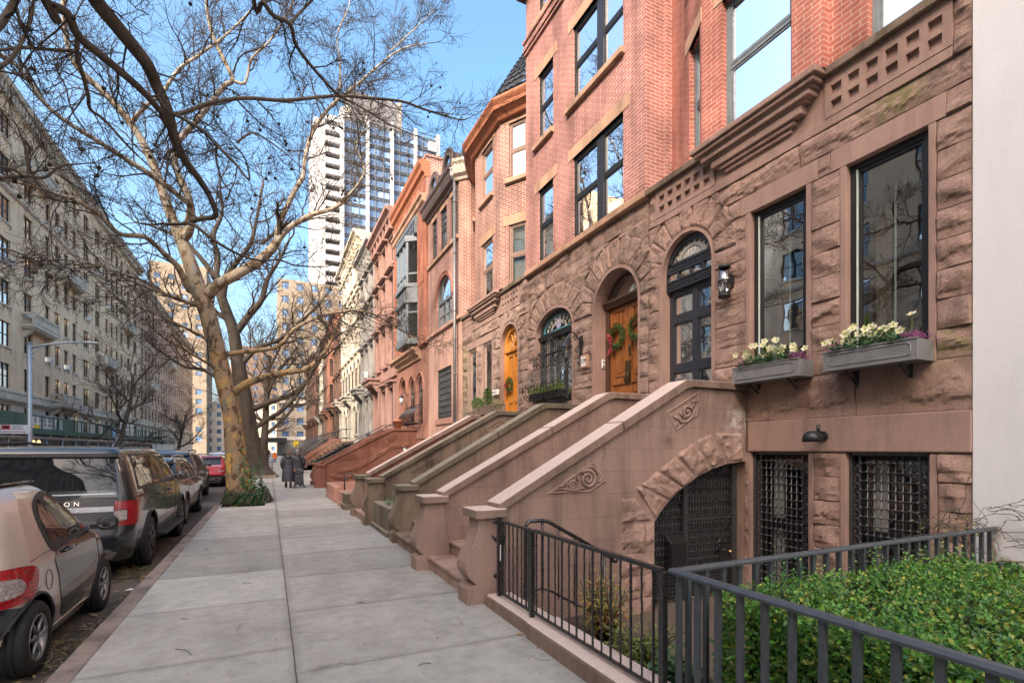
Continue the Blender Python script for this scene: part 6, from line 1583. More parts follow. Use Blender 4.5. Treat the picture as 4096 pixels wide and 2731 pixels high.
  m.build('trough', M['leadgrey'], t, bevel=.004)
  for a in (a0+.2, a1-.2):
   m = MB(); m.tube([P(a,.0,2.40),P(a,.02,2.36),P(a,.10,2.40),P(a,.22,2.485)], .014, 6); m.fbox(fr,a-.02,a+.02,0,.02,2.3,2.49); m.tube([P(a,.05+.035*math.cos(i*.6),2.445+.035*math.sin(i*.6)) for i in range(9)], .008, 5)
   m.build('bracket', M['black_iron'], t)
  m = MB(); m.grid(lambda u, v: P(lerp(a0+.015,a1-.015,u), lerp(.04,.285,v), 2.675), 4, 2); m.build('soil', M['soil'], t)
  lf = MB()
  for _ in range(420):
   a = lerp(a0+.12,a1-.08,rnd.random()); p = P(a, rnd.uniform(.06,.32), 2.70+abs(rnd.gauss(0,.05))*(1.4 if abs(a-(a0+a1)/2) < .25 else .6))
   lf.leaf(p, V((rnd.gauss(-.3,1),rnd.gauss(0,1),rnd.gauss(.2,.5))), V((rnd.gauss(0,.5),rnd.gauss(0,.5),1)), rnd.uniform(.05,.09), .03)
  lf.build('foliage', M['ivyleaf'], t)
  for i in range(24):
   a = (a0+a1)/2 + rnd.gauss(.0,.19)*(1 if k else 1.1); z = 2.80+abs(rnd.gauss(.05,.07)); p = P(a, rnd.uniform(.12,.30), z); nn = V((-1,rnd.gauss(-.4,.4),rnd.gauss(.5,.4))).normalized()
   f = MB(); f.cur = 1; f.tube([P(a+rnd.gauss(0,.04),.17,2.68), p], .004, 4); f.cur = 0
   u = nn.cross(V((0,0,1))).normalized(); w = nn.cross(u)
   for j in range(5):
    th = j*2*pi/5+i; d = u*math.cos(th)+w*math.sin(th); d2 = (d + nn*.35).normalized()
    f.leaf(p, d2, nn, .052, .05)
   f.cur = 1
   for j in range(6): f.leaf(p+nn*.006, (u*math.cos(j)+w*math.sin(j)+nn).normalized(), nn, .014, .008)
   f.build('flower', [M['petal'],M['boxleaf']], t)
  for (c0, n) in ((a0+.10,380),(a1-.13,300)):
   hv = MB()
   for _ in range(n):
    p = P(c0+rnd.gauss(0,.055), .18+rnd.gauss(0,.06), 2.70+abs(rnd.gauss(.02,.03))); hv.leaf(p, V((rnd.gauss(0,.7),rnd.gauss(0,.7),1)), V((rnd.gauss(0,1),rnd.gauss(0,1),.2)), .035, .012)
   hv.build('heather', M['purple'], t)
  fir = MB(); c0 = (a0+a1)/2+.12
  for _ in range(700):
   z = rnd.random(); r = .085*(1-z)+.012; th = rnd.uniform(0,2*pi); p = P(c0+r*math.cos(th)*rnd.random()**.5, .09+.8*r*math.sin(th)*rnd.random()**.5, 2.70+z*(.34 if k else .28))
   fir.leaf(p, V((math.cos(th)*.5,math.sin(th)*.5,1)), V((rnd.gauss(0,1),rnd.gauss(0,1),0)), .045, .012)
  fir.build('dwarf_conifer', M['fir'], t)
 # lamp standing inside the nearest window
 t = thing('table_lamp', 'white table lamp standing inside the window next to the white wall', 'lamp', (6.45,3.05,2.7))
 m = MB(); m.lathe([(.075,3.22),(.125,2.93)], (6.40,3.0,0), 16); m.build('lamp_shade', M['shade_white'], t)
 m = MB(); m.lathe([(0,2.62),(.08,2.62),(.07,2.64),(.02,2.68),(.03,2.78),(.015,2.9),(.01,3.1)], (6.40,3.0,0), 12); m.build('lamp_base', M['brass'], t)
 # planters with box trees on the landing wall of the third house
 for k, (y0, y1, x, lab) in enumerate(((13.75,15.0,5.62,'lattice planter with a small round evergreen before the dark stone window'), (11.75,13.25,5.25,'lattice planter with a small conifer before the honey-coloured door'))):
  z = 2.52
  t = thing('lattice_planter', lab, 'planter', (x,(y0+y1)/2,z), 'lattice planters on the landing walls')
  m = MB(); m.box(x-.13,x+.13,y0,y1,z,z+.20)
  m.box(x-.15,x+.15,y0-.02,y1+.02,z+.20,z+.225)
  n = int((y1-y0)/.07)
  for i in range(n):
   a = lerp(y0,y1-.16,i/n)
   for s in (0,1): m.prism([(x-.135,a+s*.15,z+.01),(x-.135,a+s*.15+.018,z+.01),(x-.135,a+(1-s)*.15+.018,z+.19),(x-.135,a+(1-s)*.15,z+.19)], (-.012-.006*s,0,0))
  m.build('box', M['woodgrey'], t)
  lf = MB(); yc = (y0+y1)/2+(.1 if k else -.1)
  for _ in range(900):
   if k: zz = rnd.random(); r = .20*(1-zz)**.7+.02; q = V((x+r*rnd.gauss(0,.55), yc+r*rnd.gauss(0,.55), z+.2+zz*.48))
   else: q = V((x,yc,z+.42)) + V((rnd.gauss(0,1),rnd.gauss(0,1),rnd.gauss(0,1))).normalized()*rnd.uniform(.6,1)*V((.19,.19,.22)).length*.55
   lf.leaf(q, V((rnd.gauss(0,.6),rnd.gauss(0,.6),1)), V((rnd.gauss(0,1),rnd.gauss(0,1),0)), .06, .016)
  lf.build('small_tree', M['fir'], t)
  for s in (y0, y1):
   lf = MB()
   for _ in range(210): q = V((x-.08+rnd.gauss(0,.07), s+rnd.gauss(0,.16), z+.2+rnd.gauss(.02,.10))); lf.leaf(q, V((rnd.gauss(0,1),rnd.gauss(0,1),rnd.gauss(0,1))), V((rnd.gauss(0,1),0,1)), .04, .02)
   lf.build('trailing_plant', M['boxleaf'], t)
  lf = MB()
  for _ in range(60):
   s = y0 if rnd.random() < .5 else y1; q = V((x-.13+rnd.gauss(0,.06), s+rnd.gauss(0,.16), z+.2+rnd.gauss(.02,.11))); lf.leaf(q, V((rnd.gauss(0,1),rnd.gauss(0,1),1)), V((-1,0,0)), .025, .02)
  lf.build('blossom', M['petal'], t)
# ---------------------------------------------------------------- the farther houses on the right
def far_house(y0, y1, label, mat, ncol, floors, top, corn='same', bz=2.2, hood=.22, door='l', stoop='iron', frame='windark', base=None, arched=False, bay=None, x=6.0, portico=True):
 root = thing('row_house', label, 'house', (x+.4,(y0+y1)/2,0)); fr = right_wall(x); W = y1-y0; p = W/ncol
 base = base or mat
 di = 0 if door == 'r' else ncol-1
 rows = [(2.75,4.85)] + floors; H = []; wl = []
 for ri, (z0, z1) in enumerate(rows):
  for i in range(ncol):
   c = y0+p*(i+.5); w = min(.62*p, 1.05)
   if ri == 0 and i == di: H.append((0, rect(c-.6,c+.6,bz,5.0)))
   elif arched and ri < 2: H.append((1, arch(c, w, z1-w/2, z0)))
   else: H.append((1, rect(c-w/2,c+w/2,z0,z1)))
   if not (ri == 0 and i == di): wl.append((ri,c,w,z0,z1))
 zs = 5.5
 m = MB(); wall(m, fr, rect(y0,y1,-.3,zs), [h for k, h in H if h[0][1] < zs], .25); m.poly([(x,y0,-.3),(x+9,y0,-.3),(x+9,y0,zs),(x,y0,zs)]); m.build('base_wall', M[base], root, uv=True)
 m = MB(); wall(m, fr, rect(y0,y1,zs,top), [h for k, h in H if h[0][1] > zs], .25)
 m.poly([(x,y0,zs),(x+9,y0,zs),(x+9,y0,top+.6),(x,y0,top+.6)]); m.poly([(x,y1,zs),(x+9,y1,zs),(x+9,y1,top+.6),(x,y1,top+.6)]); m.build('wall', M[mat], root, uv=True)
 for (ri, c, w, z0, z1) in wl:
  o = window(root, fr, c-w/2, c+w/2, z0, z1, d=.05, frame=frame, glassm='glass', fw=.06, blind=.35 if (int(c*7)+ri) % 3 == 0 else 0)
  m = MB(); k = w/2
  m.fbox(fr, c-k-.10, c+k+.10, -.05, .14, z0-.16, z0); m.build('window_sill', M[base], o, bevel=.01)
  m = MB()
  if hood:
   if arched and ri < 2: arch_band(m, fr, c, z1-k, k+.04, k+.04, .16, -.02, hood*.6, 10)
   else:
    m.fbox(fr, c-k-.16, c+k+.16, -.05, hood*.55, z1+.02, z1+.26); m.fbox(fr, c-k-.24, c+k+.24, -.05, hood*1.25, z1+.26, z1+.36)
    for s in (-1,1): m.fbox(fr, c+s*(k+.1)-.08, c+s*(k+.1)+.08, -.05, hood*.5, z0, z1+.02)
  if hood: m.build('window_hood', M[base], o, bevel=.01)
 m = MB()
 m.fbox(fr, y0, y1, -.05, .14, zs-.08, zs+.12)
 m.build('string_course', M[base], root, bevel=.01)
 cm = M[mat] if corn == 'same' else M[corn]
 m = MB(); moulding(m, fr, y0-.02, y1+.02, top, [(-.2,0),(.10,0),(.16,.14),(.40,.24),(.44,.42),(.62,.55),(.62,.72),(-.2,.72)])
 n = int(W/.75)
 for i in range(n): a = lerp(y0+.3,y1-.3,i/(n-1)); m.fbox(fr, a-.09, a+.09, -.05, .38, top-.35, top+.24)
 m.build('cornice', cm, root)
 c = y0+p*(di+.5)
 d = MB(); d.fbox(fr, c-.6, c+.6, -.45, -.32, bz, 5.0); d.fbox(fr, c-.03, c+.03, -.32, -.29, bz, 4.2); d.fbox(fr,c-.6,c+.6,-.32,-.28,4.2,4.3); d.build('door', M['wooddark'], root)
 if portico:
  m = MB(); m.fbox(fr, c-.95, c+.95, -.05, .75, 5.35, 5.60); m.fbox(fr, c-1.05, c+1.05, -.05, .85, 5.60, 5.72)
  for s in (-1,1): m.fbox(fr, c+s*.78-.13, c+s*.78+.13, -.05, .22, bz, 4.9); m.prism([fr.P(c+s*.78-.12,.0,4.75),fr.P(c+s*.78-.12,.3,4.95),fr.P(c+s*.78-.12,.62,5.35),fr.P(c+s*.78-.12,.0,5.35)], fr.t*.24)
  m.build('door_hood', M[base], root, bevel=.01)
 if bay:
  (a0, a1, z0, z1, b) = bay
  m = MB(); O = [(a0,0),(a0+.5,b),(a1-.5,b),(a1,0)]
  for (q, r) in zip(O, O[1:]):
   f = fc(x-q[1],q[0],x-r[1],r[0])
   hs = []
   for (s0, s1) in floors:
    if s0 > z0 and s1 < z1: hs.append(rect(f.L*.2,f.L*.8,s0,s1))
   wall(m, f, rect(0,f.L,z0,z1), hs, .12)
  m.poly([(x-b_,a,z0) for a, b_ in O]); m.poly([(x-b_,a,z1) for a, b_ in O])
  bo = m.build('bay', M[mat], root, uv=True)
  g = MB()
  for (q, r) in zip(O, O[1:]): f = fc(x-q[1],q[0],x-r[1],r[0]); g.poly((f.P(.02,-.1,z0+.02),f.P(f.L-.02,-.1,z0+.02),f.P(f.L-.02,-.1,z1-.02),f.P(.02,-.1,z1-.02)))
  g.build('pane', M['glass'], bo)
 if stoop: side_stoop(y0, c, mat, stoop, label, x, bz)
 return root
def side_stoop(y0, c, mat, kind, hl, x, bz):
 s = thing('stoop', {'iron':'iron-railed stoop of the ', 'solid':'solid rust stoop of the '}[kind] + hl, 'stoop', (2.2,c,0))
 m = MB(); n = 11; xs, xl = 2.0, 5.1
 mm = 'rust' if kind == 'solid' else 'darkbrown'
 for i in range(n): m.box(xs+(xl-xs)/(n-1)*i, x+.25, c-.72, c+.72, -.1, bz*(i+1)/n)
 m.build('steps', M[mm], s, bevel=.01)
 if kind == 'solid':
  for yy in (c-.8, c+.8):
   w = MB(); w.prism([(xs,yy-.1,0),(x,yy-.1,0),(x,yy-.1,bz+.3),(xl,yy-.1,bz+.3),(xs,yy-.1,.45)], (0,.2,0)); w.build('side_wall', M['rust'], s, bevel=.02)
 for yy in (c-.78, c+.78):
  m = MB(); h0 = .9; m.tube([(xs-.1,yy,0),(xs-.1,yy,.95),(xs,yy,1.02),(xl,yy,bz+.95),(x,yy,bz+.95)], .028, 6); m.tube([(xs,yy,.35),(xl,yy,bz+.25),(x,yy,bz+.25)], .018, 5)
  for i in range(15):
   xx = lerp(xs,x,i/14); z0 = interp([(xs,.2),(xl,bz)],xx); m.tube([(xx,yy,z0),(xx,yy,z0+(.82 if i else .8))], .012, 4)
  m.lathe([(0,0),(.07,0),(.06,.3),(.045,.35),(.045,.9),(.07,.95),(.05,1.05),(0,1.1)], (xs-.12,yy,0), 8)
  m.build('railing', M['black_iron'], s)
def make_far_houses():
 F3 = [(6.3,8.2),(9.0,10.8),(11.5,12.9)]; F2 = [(6.4,8.3),(9.3,11.1)]
 far_house(26.5, 32.3, 'mauve-brown stuccoed house with hooded windows and a columned doorway', 'mauve', 3, F3[:2]+[(11.5,12.8)], 13.4, bz=2.2, hood=.30, stoop=None, base='mauve')
 far_house(32.3, 37.8, 'streaky grey stone house with deep stone balcony hood', 'greystone', 3, F3, 14.0, hood=.28, stoop=None)
 far_house(37.8, 43.4, 'cream painted house with bright side wall above its neighbours', 'cream', 3, F3+[(14.2,15.6)], 16.6, hood=.2, stoop='iron', arched=True, base='cream2')
 far_house(43.4, 49.0, 'pale cream house with arched ground-floor windows', 'cream2', 3, F3+[(14.2,15.6)], 16.4, hood=.2, stoop='solid', arched=True)
 far_house(49.0, 54.6, 'rust brick house with an air conditioner above its doorway', 'brick_orange', 3, F3, 13.6, 'rust', base='darkbrown', stoop='iron')
 far_house(54.6, 60.2, 'dark red sandstone house with a bowed front', 'rust', 3, F3, 13.2, base='rust', stoop='iron', bay=(55.0,57.8,5.6,12.9,.5))
 far_house(60.2, 65.8, 'dark brown house with heavy window hoods', 'darkbrown', 3, F3, 13.4, stoop='iron')
 far_house(65.8, 71.4, 'whitish painted house between two dark brownstones', 'cream2', 3, F3, 13.4, stoop='iron')
 far_house(71.4, 77.0, 'dark red house near the far end of the row', 'darkred', 3, F3, 13.6, stoop='iron', bay=(71.8,74.6,5.6,12.9,.5))
 far_house(77.0, 84.0, 'reddish-brown house with bracketed cornice far along the row', 'darkred', 4, F3, 14.4, 'darkbrown', stoop='iron')
 far_house(84.0, 97.0, 'dark brownstone corner house at the end of the row', 'darkbrown', 5, F3, 14.6, 'darkbrown', stoop=None)
 # air conditioners
 for k, (y, z, lab) in enumerate(((35.1,6.3,'white air conditioner in the grey stone house window'), (51.6,5.9,'white air conditioner above the doorway of the rust brick house'), (68.0,6.4,'white air conditioner on the whitish painted house'))):
  ac_unit(right_wall(6.0), y, z, lab)
def ac_unit(fr, a, z, lab, group='window air conditioners'):
 t = thing('air_conditioner', lab, 'air conditioner', fr.P(a,.1,z), group)
 m = MB(); m.fbox(fr, a-.33, a+.33, -.15, .34, z, z+.42); m.build('case', M['acwhite'], t, bevel=.015)
 g = MB()
 for i in range(7): g.fbox(fr, a-.28, a+.28, .34, .347, z+.06+i*.045, z+.08+i*.045)
 g.build('grille', M['zinc'], t)
 return t
# ---------------------------------------------------------------- left-hand side of the street
def apartment(y0, y1, label, mat, x=-17.5, H=28.6, seed=1, wins=None, balc=(), acs=0, near=100, base='limestone', textless=True):
 root = thing('apartment_building', label, 'building', (x-3,(y0+y1)/2,0)); fr = left_wall(x)
 fl = [3.05+3.05*k for k in range(int((H-3.5)/3.05))]       # sill heights
 rnd = random.Random(seed); W = []
 for k, z in enumerate(fl):
  for (c, w, dbl) in wins: W.append((c, w, dbl, z, z+1.82, k))
 # wall built in storey strips so the openings stay cheap
 m = MB(); mb = MB(); bounds = [-.3] + [z-.5 for z in fl[1:]] + [H]
 for i in range(len(bounds)-1):
  z0, z1 = bounds[i], bounds[i+1]; hs = [rect(c-w/2,c+w/2,a,b) for (c,w,d,a,b,k) in W if z0 < a < z1]
  wall(mb if i == 0 else m, fr, rect(y0,y1,z0,z1), hs, .24)
 for yy in (y0, y1): m.poly([(x,yy,-.3),(x-14,yy,-.3),(x-14,yy,H),(x,yy,H)])
 m.poly([(x,y0,H),(x,y1,H),(x-14,y1,H),(x-14,y0,H)])
 m.build('brick_wall', M[mat], root, uv=True); mb.build('stone_base', M[base], root)
 W.sort(key=lambda q: (q[0]-0)**2 + (q[3]*1.2)**2)
 def shape(mb, c, w, dbl, z0, z1):
  d = .13; B = lambda *q: mb.fbox(fr, *q)
  mb.cur = 0
  B(c-w/2,c-w/2+.05,-d-.06,-d,z0,z1); B(c+w/2-.05,c+w/2,-d-.06,-d,z0,z1); B(c-w/2,c+w/2,-d-.06,-d,z1-.05,z1); B(c-w/2,c+w/2,-d-.06,-d,z0,z0+.05); B(c-w/2,c+w/2,-d-.06,-d+.01,(z0+z1)/2-.03,(z0+z1)/2+.03)
  if dbl: B(c-.06,c+.06,-d-.06,-d+.02,z0,z1)
  mb.cur = 1; mb.poly((fr.P(c-w/2,-d-.5,z0),fr.P(c+w/2,-d-.5,z0),fr.P(c+w/2,-d-.5,z1),fr.P(c-w/2,-d-.5,z1)))
  mb.cur = 3; B(c-w/2-.14, c+w/2+.14, -.1, .10, z0-.13, z0)
  for s in (-1,1): B(c+s*(w/2+.02)-.09, c+s*(w/2+.02)+.09, -.05, .07, z0-.33, z0-.13)
  mb.cur = 2; t = rnd.random()
  if t < .6: h = (.25,.45,.55,.8)[int(t*6.6)]; mb.poly((fr.P(c-w/2,-d-.09,z1-h*(z1-z0)),fr.P(c+w/2,-d-.09,z1-h*(z1-z0)),fr.P(c+w/2,-d-.09,z1),fr.P(c-w/2,-d-.09,z1)))
 def pane(mb, c, w, z0, z1): mb.poly((fr.P(c-w/2,-.165,z0),fr.P(c+w/2,-.165,z0),fr.P(c+w/2,-.165,z1),fr.P(c-w/2,-.165,z1)))
 rest, restp = MB(), MB()
 for i, (c, w, dbl, z0, z1, k) in enumerate(W):
  if i < near:
   mb = MB(); shape(mb, c, w, dbl, z0, z1); o = mb.build('window', [M['winblack'],M['room'],M['blindgrey'],M['limestone']], root)
   mb = MB(); pane(mb, c, w, z0, z1); mb.build('pane', M['glass'], o)
  else: shape(rest, c, w, dbl, z0, z1); pane(restp, c, w, z0, z1)
 if rest.f:
  o = tag(rest.build('windows', [M['winblack'],M['room'],M['blindgrey'],M['limestone']], root), kind='stuff')
  tag(restp.build('panes', M['glass'], o), kind='stuff')
 m = MB(); zc = fl[1]-.55
 moulding(m, fr, y0, y1, zc-.55, [(-.05,0),(.12,0),(.16,.10),(.34,.2),(.36,.34),(.08,.36),(.08,.8),(.16,.82),(.16,.95),(-.05,.95)])
 n = int((y1-y0)/1.35)
 for i in range(n): a = lerp(y0+.5,y1-.5,i/max(1,n-1)); m.fbox(fr, a-.11, a+.11, .08, .13, zc-.19, zc+.25)
 moulding(m, fr, y0, y1, fl[-2]-.75, [(-.05,0),(.08,0),(.2,.12),(.22,.25),(-.05,.25)])
 moulding(m, fr, y0, y1, H-1.0, [(-.05,0),(.12,0),(.2,.2),(.55,.35),(.65,.55),(.65,.75),(-.05,.75)])
 n = int((y1-y0)/.6)
 for i in range(n): a = y0+.3+i*.6; m.fbox(fr, a-.11, a+.11, -.05, .42, H-1.35, H-.7)
 m.build('stone_course', M['limestone'], root)
 for (c, w, z) in balc:
  b = MB(); o = .85
  b.fbox(fr, c-w/2, c+w/2, -.05, o, z-.12, z+.06); b.fbox(fr, c-w/2+.1, c+w/2-.1, -.05, o-.12, z-.26, z-.12)
  for s in (-1,1): b.prism([fr.P(c+s*(w/2-.5)-.15,0,z-.95),fr.P(c+s*(w/2-.5)-.15,.25,z-.75),fr.P(c+s*(w/2-.5)-.15,.7,z-.26),fr.P(c+s*(w/2-.5)-.15,0,z-.26)], fr.t*.3)
  b.fbox(fr, c-w/2, c+w/2, o-.18, o, z+.88, z+1.0)
  for s in (-1,1): b.fbox(fr, c+s*(w/2-.12)-.12, c+s*(w/2-.12)+.12, o-.2, o+.02, z+.06, z+.92); b.fbox(fr, c+s*(w/2-.09)-.09, c+s*(w/2-.09)+.09, 0, o-.2, z+.82, z+1.0)
  nb = int(w/.3)
  for i in range(nb):
   a = lerp(c-w/2+.4,c+w/2-.4,i/max(1,nb-1)); b.lathe([(.05,z+.06),(.05,z+.14),(.10,z+.34),(.05,z+.66),(.06,z+.88)], fr.P(a,o-.09,0), 6)
  b.build('balcony', M['limestone'], root)
 for j in range(acs):
  (c, w, dbl, z0, z1, k) = W[(j*7+3) % min(len(W), 90)]
  ac_unit(fr, c+(w/4 if dbl else 0), z0, 'white window air conditioner on the tan apartment building', 'air conditioners on the apartment building')
 return root
def make_left():
 P = []
 base = [(47.0,1.65,1),(49.95,1.65,1),(53.95,1.65,1),(57.9,1.15,0),(60.2,1.15,0),(62.5,1.15,0),(64.8,1.15,0),(68.4,1.7,1),(72.4,1.7,1),(76.0,1.15,0),(78.3,1.15,0),(80.6,1.15,0),(82.9,1.15,0),(86.5,1.7,1),(90.5,1.7,1)]
 apartment(45, 93, 'long tan brick apartment house with small stone balconies across the street', 'brick_tan', wins=base, H=28.6, seed=3,
    balc=((55.2,5.2,11.35),(62.6,5.6,17.5),(61.3,5.2,5.55),(75.0,5.4,11.35),(84.5,5.4,17.5),(55.2,5.2,23.6),(81.0,5.2,5.55)), acs=14, near=100)
 wins2 = [(95+2.6*i,1.15,0) for i in range(22)]
 apartment(93, 152, 'pinkish brick apartment house farther along the left side', 'brick_tan2', wins=wins2, H=27, seed=5, near=60, balc=((100,5,11.4),(120,5,17.5)), acs=0)
 wins3 = [(y, 1.5, 1) for y in (-24,-20.2,-16.4,-12.6,-8.8,-5,-1.2,2.6,6.4,10.2,14,17.8,21.6,25.4,29.2,33,36.8,40.6,43.2)]
 apartment(-9, 45, 'brick apartment house across the street, outside the view but mirrored in the windows', 'brick_tan', wins=[w for w in wins3 if w[0] > -8], H=21.4, seed=7, near=80)
 apartment(-62, -9, 'taller brick apartment house behind the viewpoint, added to shade the near houses', 'brick_tan', wins=[(-58+3.8*i, 1.5, 1) for i in range(13)], H=28.5, seed=8, near=20)  # unseen block, made tall to keep sun off the near lower facades
 # sidewalk shed: steel posts, deck and green hoarding
 t = thing('sidewalk_shed', 'green construction hoarding on steel posts in front of the tan apartment house', 'scaffolding', (-15.5,63,0))
 m = MB(); rnd = random.Random(2); X = -14.0
 m.box(-17.3, X, 37, 88, 2.62, 2.74); m.build('deck', M['shedgreen_dark'], t)
 m = MB()
 y = 38
 while y < 88:
  m.tube([(X-.25,y,0),(X-.25,y,2.5)], .06, 7); m.tube([(-16.9,y,0),(-16.9,y,2.5)], .06, 7); m.box(-17.2,X,y-.06,y+.06,2.42,2.62); y += 3.0
 for xx in (X-.25,-16.9): m.box(xx-.07,xx+.07,37,88,2.30,2.44)
 m.build('steel_frame', M['steel'], t)
 m = MB(); y = 37.0; k = 0
 while y < 87.9:
  w = 2.05; solid = y < 43 or (k % 5 in (1,)) 
  m.box(X, X+.05, y, y+w-.03, 2.62, 2.98 if not solid else 3.86)
  if not solid:
   m.box(X, X+.06, y, y+.12, 2.98, 3.9); m.box(X, X+.06, y, y+w-.03, 3.74, 3.86)
   if rnd.random() < .5: m.box(X, X+.05, y+w*.5, y+w*.5+.1, 2.98, 3.8)
  y += w; k += 1
 m.build('hoarding', M['shedgreen'], t)
 for (y, w, mt, txt, lab) in ((62.4,1.35,'signblue','','bright blue permit poster hung on the green hoarding'), (65.4,1.5,'signwhite','J&G','white J&G contractor banner on the green hoarding'), (67.4,1.7,'signwhite','','crumpled white notice banner on the green hoarding'), (69.7,1.5,'signwhite','','farthest white notice sheet on the green hoarding')):
  f = left_wall(X+.07); s = MB(); z0, z1 = (2.75,3.78) if mt == 'signblue' else (2.9,4.35) if txt else (3.1,4.3)
  s.grid(lambda u, v: f.P(lerp(y,y+w,u), .02*math.sin(u*6), lerp(z0,z1,v)), 6, 2); o = s.build('banner', M[mt]); tag(o, lab, 'sign', 'notices on the hoarding')
  if txt: number_plate(txt, f, y+w/2, .035, z1-.32, .5, 'ink', o, 'lettering')
  k = MB()
  for j in range(5 if txt else 3): k.fbox(f, y+.15, y+w-.2-(j % 2)*.25, .03, .034, z0+.15+j*.13, z0+.19+j*.13)
  if not txt and mt != 'signblue': k.fbox(f, y+.2, y+w-.2, .03, .034, z1-.4, z1-.3)
  k.build('printed_lines', M['ink' if mt != 'signblue' else 'signwhite'], o)
 # suspended work platform parked on the deck
 t = thing('work_platform', 'white steel work platform standing on the hoarding deck', 'scaffolding', (-15.2,49,2.74))
 m = MB()
 for yy in (46.6,48.2,49.9): 
  for xx in (-14.6,-15.4): m.box(xx-.04,xx+.04,yy-.05,yy+.05,2.74,4.0)
 for z in (2.95,3.45,3.95):
  for xx in (-14.6,-15.4): m.box(xx-.035,xx+.035,46.6,49.9,z-.04,z+.04)
 m.build('frame', M['winwhite'], t); m = MB(); m.box(-15.4,-14.55,46.7,49.8,2.95,3.2); m.build('cabin', M['acwhite'], t)
 m = MB(); m.box(-14.7,-14.5,46.2,46.6,2.8,3.25); m.build('bucket', M['signyellow'], t)
 # lamp post with parking sign
 t = thing('street_lamp', 'tall grey steel street lamp with a single long arm at the far kerb', 'street lamp', (-12.6,39,0))
 m = MB(); m.tube([(-12.6,39,0),(-12.6,39,.9),(-12.6,39,7.75)], [.17,.14,.11], 8); m.tube([(-12.6,39,7.72),(-12.6,39,7.8)], .13, 8); m.build('pole', M['steel'], t)
 m = MB(); m.tube([(-12.6,39,7.45),(-12.0,39.1,7.72),(-11.0,39.3,8.0),(-10.1,39.4,8.1)], [.07,.06,.05,.045], 7); m.tube([(-12.6,39,7.0),(-12.0,39.1,7.65)], .02, 5); m.build('arm', M['steel'], t)
 m = MB(); m.box(-10.2,-9.5,39.25,39.55,8.04,8.15); m.build('lamp_head', M['steel'], t, bevel=.03)
 f = Fr((-12.6,38.86),(1,0),(0,-1)); s = MB(); s.fbox(f, -1.22, .02, 0, .02, 2.48, 3.0); o = s.build('parking_sign', M['signwhite'], None); tag(o, 'white and red no-parking sign with a double arrow on the lamp post', 'sign')
 s = MB(); s.fbox(f, -1.17, -.80, .02, .024, 2.72, 2.97); s.fbox(f, -1.05, -.2, .02, .024, 2.575, 2.61); s.prism([f.P(-1.12,.02,2.59),f.P(-1.02,.02,2.64),f.P(-1.02,.02,2.54)], f.n*.004); s.prism([f.P(-.10,.02,2.59),f.P(-.20,.02,2.64),f.P(-.20,.02,2.54)], f.n*.004); s.build('red_mark', M['signred'], o)
 s = MB(); s.lathe([(.10,.024),(.12,.024)], (0,0,0), 4) if False else None
 for j in range(3): s.fbox(f, -.72, -.2-(j % 2)*.15, .02, .024, 2.90-j*.075, 2.925-j*.075)
 s.fbox(f, -1.10, -.87, .024, .027, 2.79, 2.90); s.build('lettering', M['ink'], o)
 # awning, glowing lamps under the shed, wrapped lamp
 t = thing('awning', 'black canvas entrance awning lettered 60 West 87', 'awning', (-14.5,84,0)); 
 m = MB(); f = right_wall(0)
 pts = [(-14.0,2.35),(-14.0,2.9),(-14.2,3.2),(-14.6,3.35),(-17.5,3.35),(-17.5,2.35)]
 m.prism([(x,89.5,z) for x, z in pts], (0,10.5,0)); m.build('canopy', M['ink'], t)
 number_plate('60 West 87', left_wall(-13.98), 93.2, .0, 2.62, .42, 'signwhite', t, 'lettering')
 m = MB()
 for y in (89.7,99.8): m.tube([(-14.05,y,0),(-14.05,y,2.4)], .04, 6)
 m.build('post', M['steel'], t)
 for k in range(2):
  t = thing('entrance_lamp', 'lit globe lamp on a post under the green hoarding', 'lamp', (-16.0,50.2+k*1.0,0), 'lit lamps under the hoarding')
  m = MB(); m.tube([(-16.0,50.2+k,0),(-16.0,50.2+k,1.95)], .05, 6); m.build('post', M['black_iron'], t)
  m = MB(); m.lathe([(0,1.95),(.1,2.0),(.13,2.12),(.08,2.26),(0,2.3)], (-16.0,50.2+k,0), 8); m.build('globe', M['bulb'], t)
 t = thing('covered_sign', 'post wrapped in clear plastic sheeting beyond the parked cars', 'post', (-12.4,57,0))
 m = MB(); m.tube([(-12.4,57,0),(-12.4,57,2.2)], .06, 6); m.box(-12.6,-12.2,56.7,57.3,1.75,2.3); m.build('post', M['black_iron'], t)
 m = MB(); rnd = random.Random(9)
 for i in range(14):
  a0, a1 = 2*pi*i/14, 2*pi*(i+1)/14; r0, r1 = (1.1+.35*(i % 2)), (1.1+.35*((i+1) % 2)); q = lambda a, r, z: (-12.4+r*.55*math.cos(a), 57+r*math.sin(a), z)
  m.poly((q(a0,r0,1.25),q(a1,r1,1.25),q(a1,.32,2.35),q(a0,.32,2.35))); m.poly((q(a0,.32,2.35),q(a1,.32,2.35),(-12.4,57,2.95)))
 m.build('plastic_sheet', M['plasticfilm'], t)
 # end of the street
 t = thing('tall_building', 'yellow brick block facing us at the far end of the left side', 'building', (-29,205,0)); f = Fr((-36,205),(1,0),(0,-1))
 m = MB(); H = 62; wl = [rect(4.0*i+1.3,4.0*i+3.1,3.2*k+1,3.2*k+2.7) for i in range(0,4) for k in range(1,19) if (i*5+k*3) % 4]
 for k in range(0,20): 
  hs = [h for h in wl if 3.2*k <= h[0][1] < 3.2*k+3.2]; wall(m, f, rect(0,16.5,3.2*k,3.2*k+3.2), hs, .3)
 m.poly(((-19.5,205,0),(-19.5,225,0),(-19.5,225,64),(-19.5,205,64))); m.build('brick_wall', M['brick_yellow'], t, uv=True)
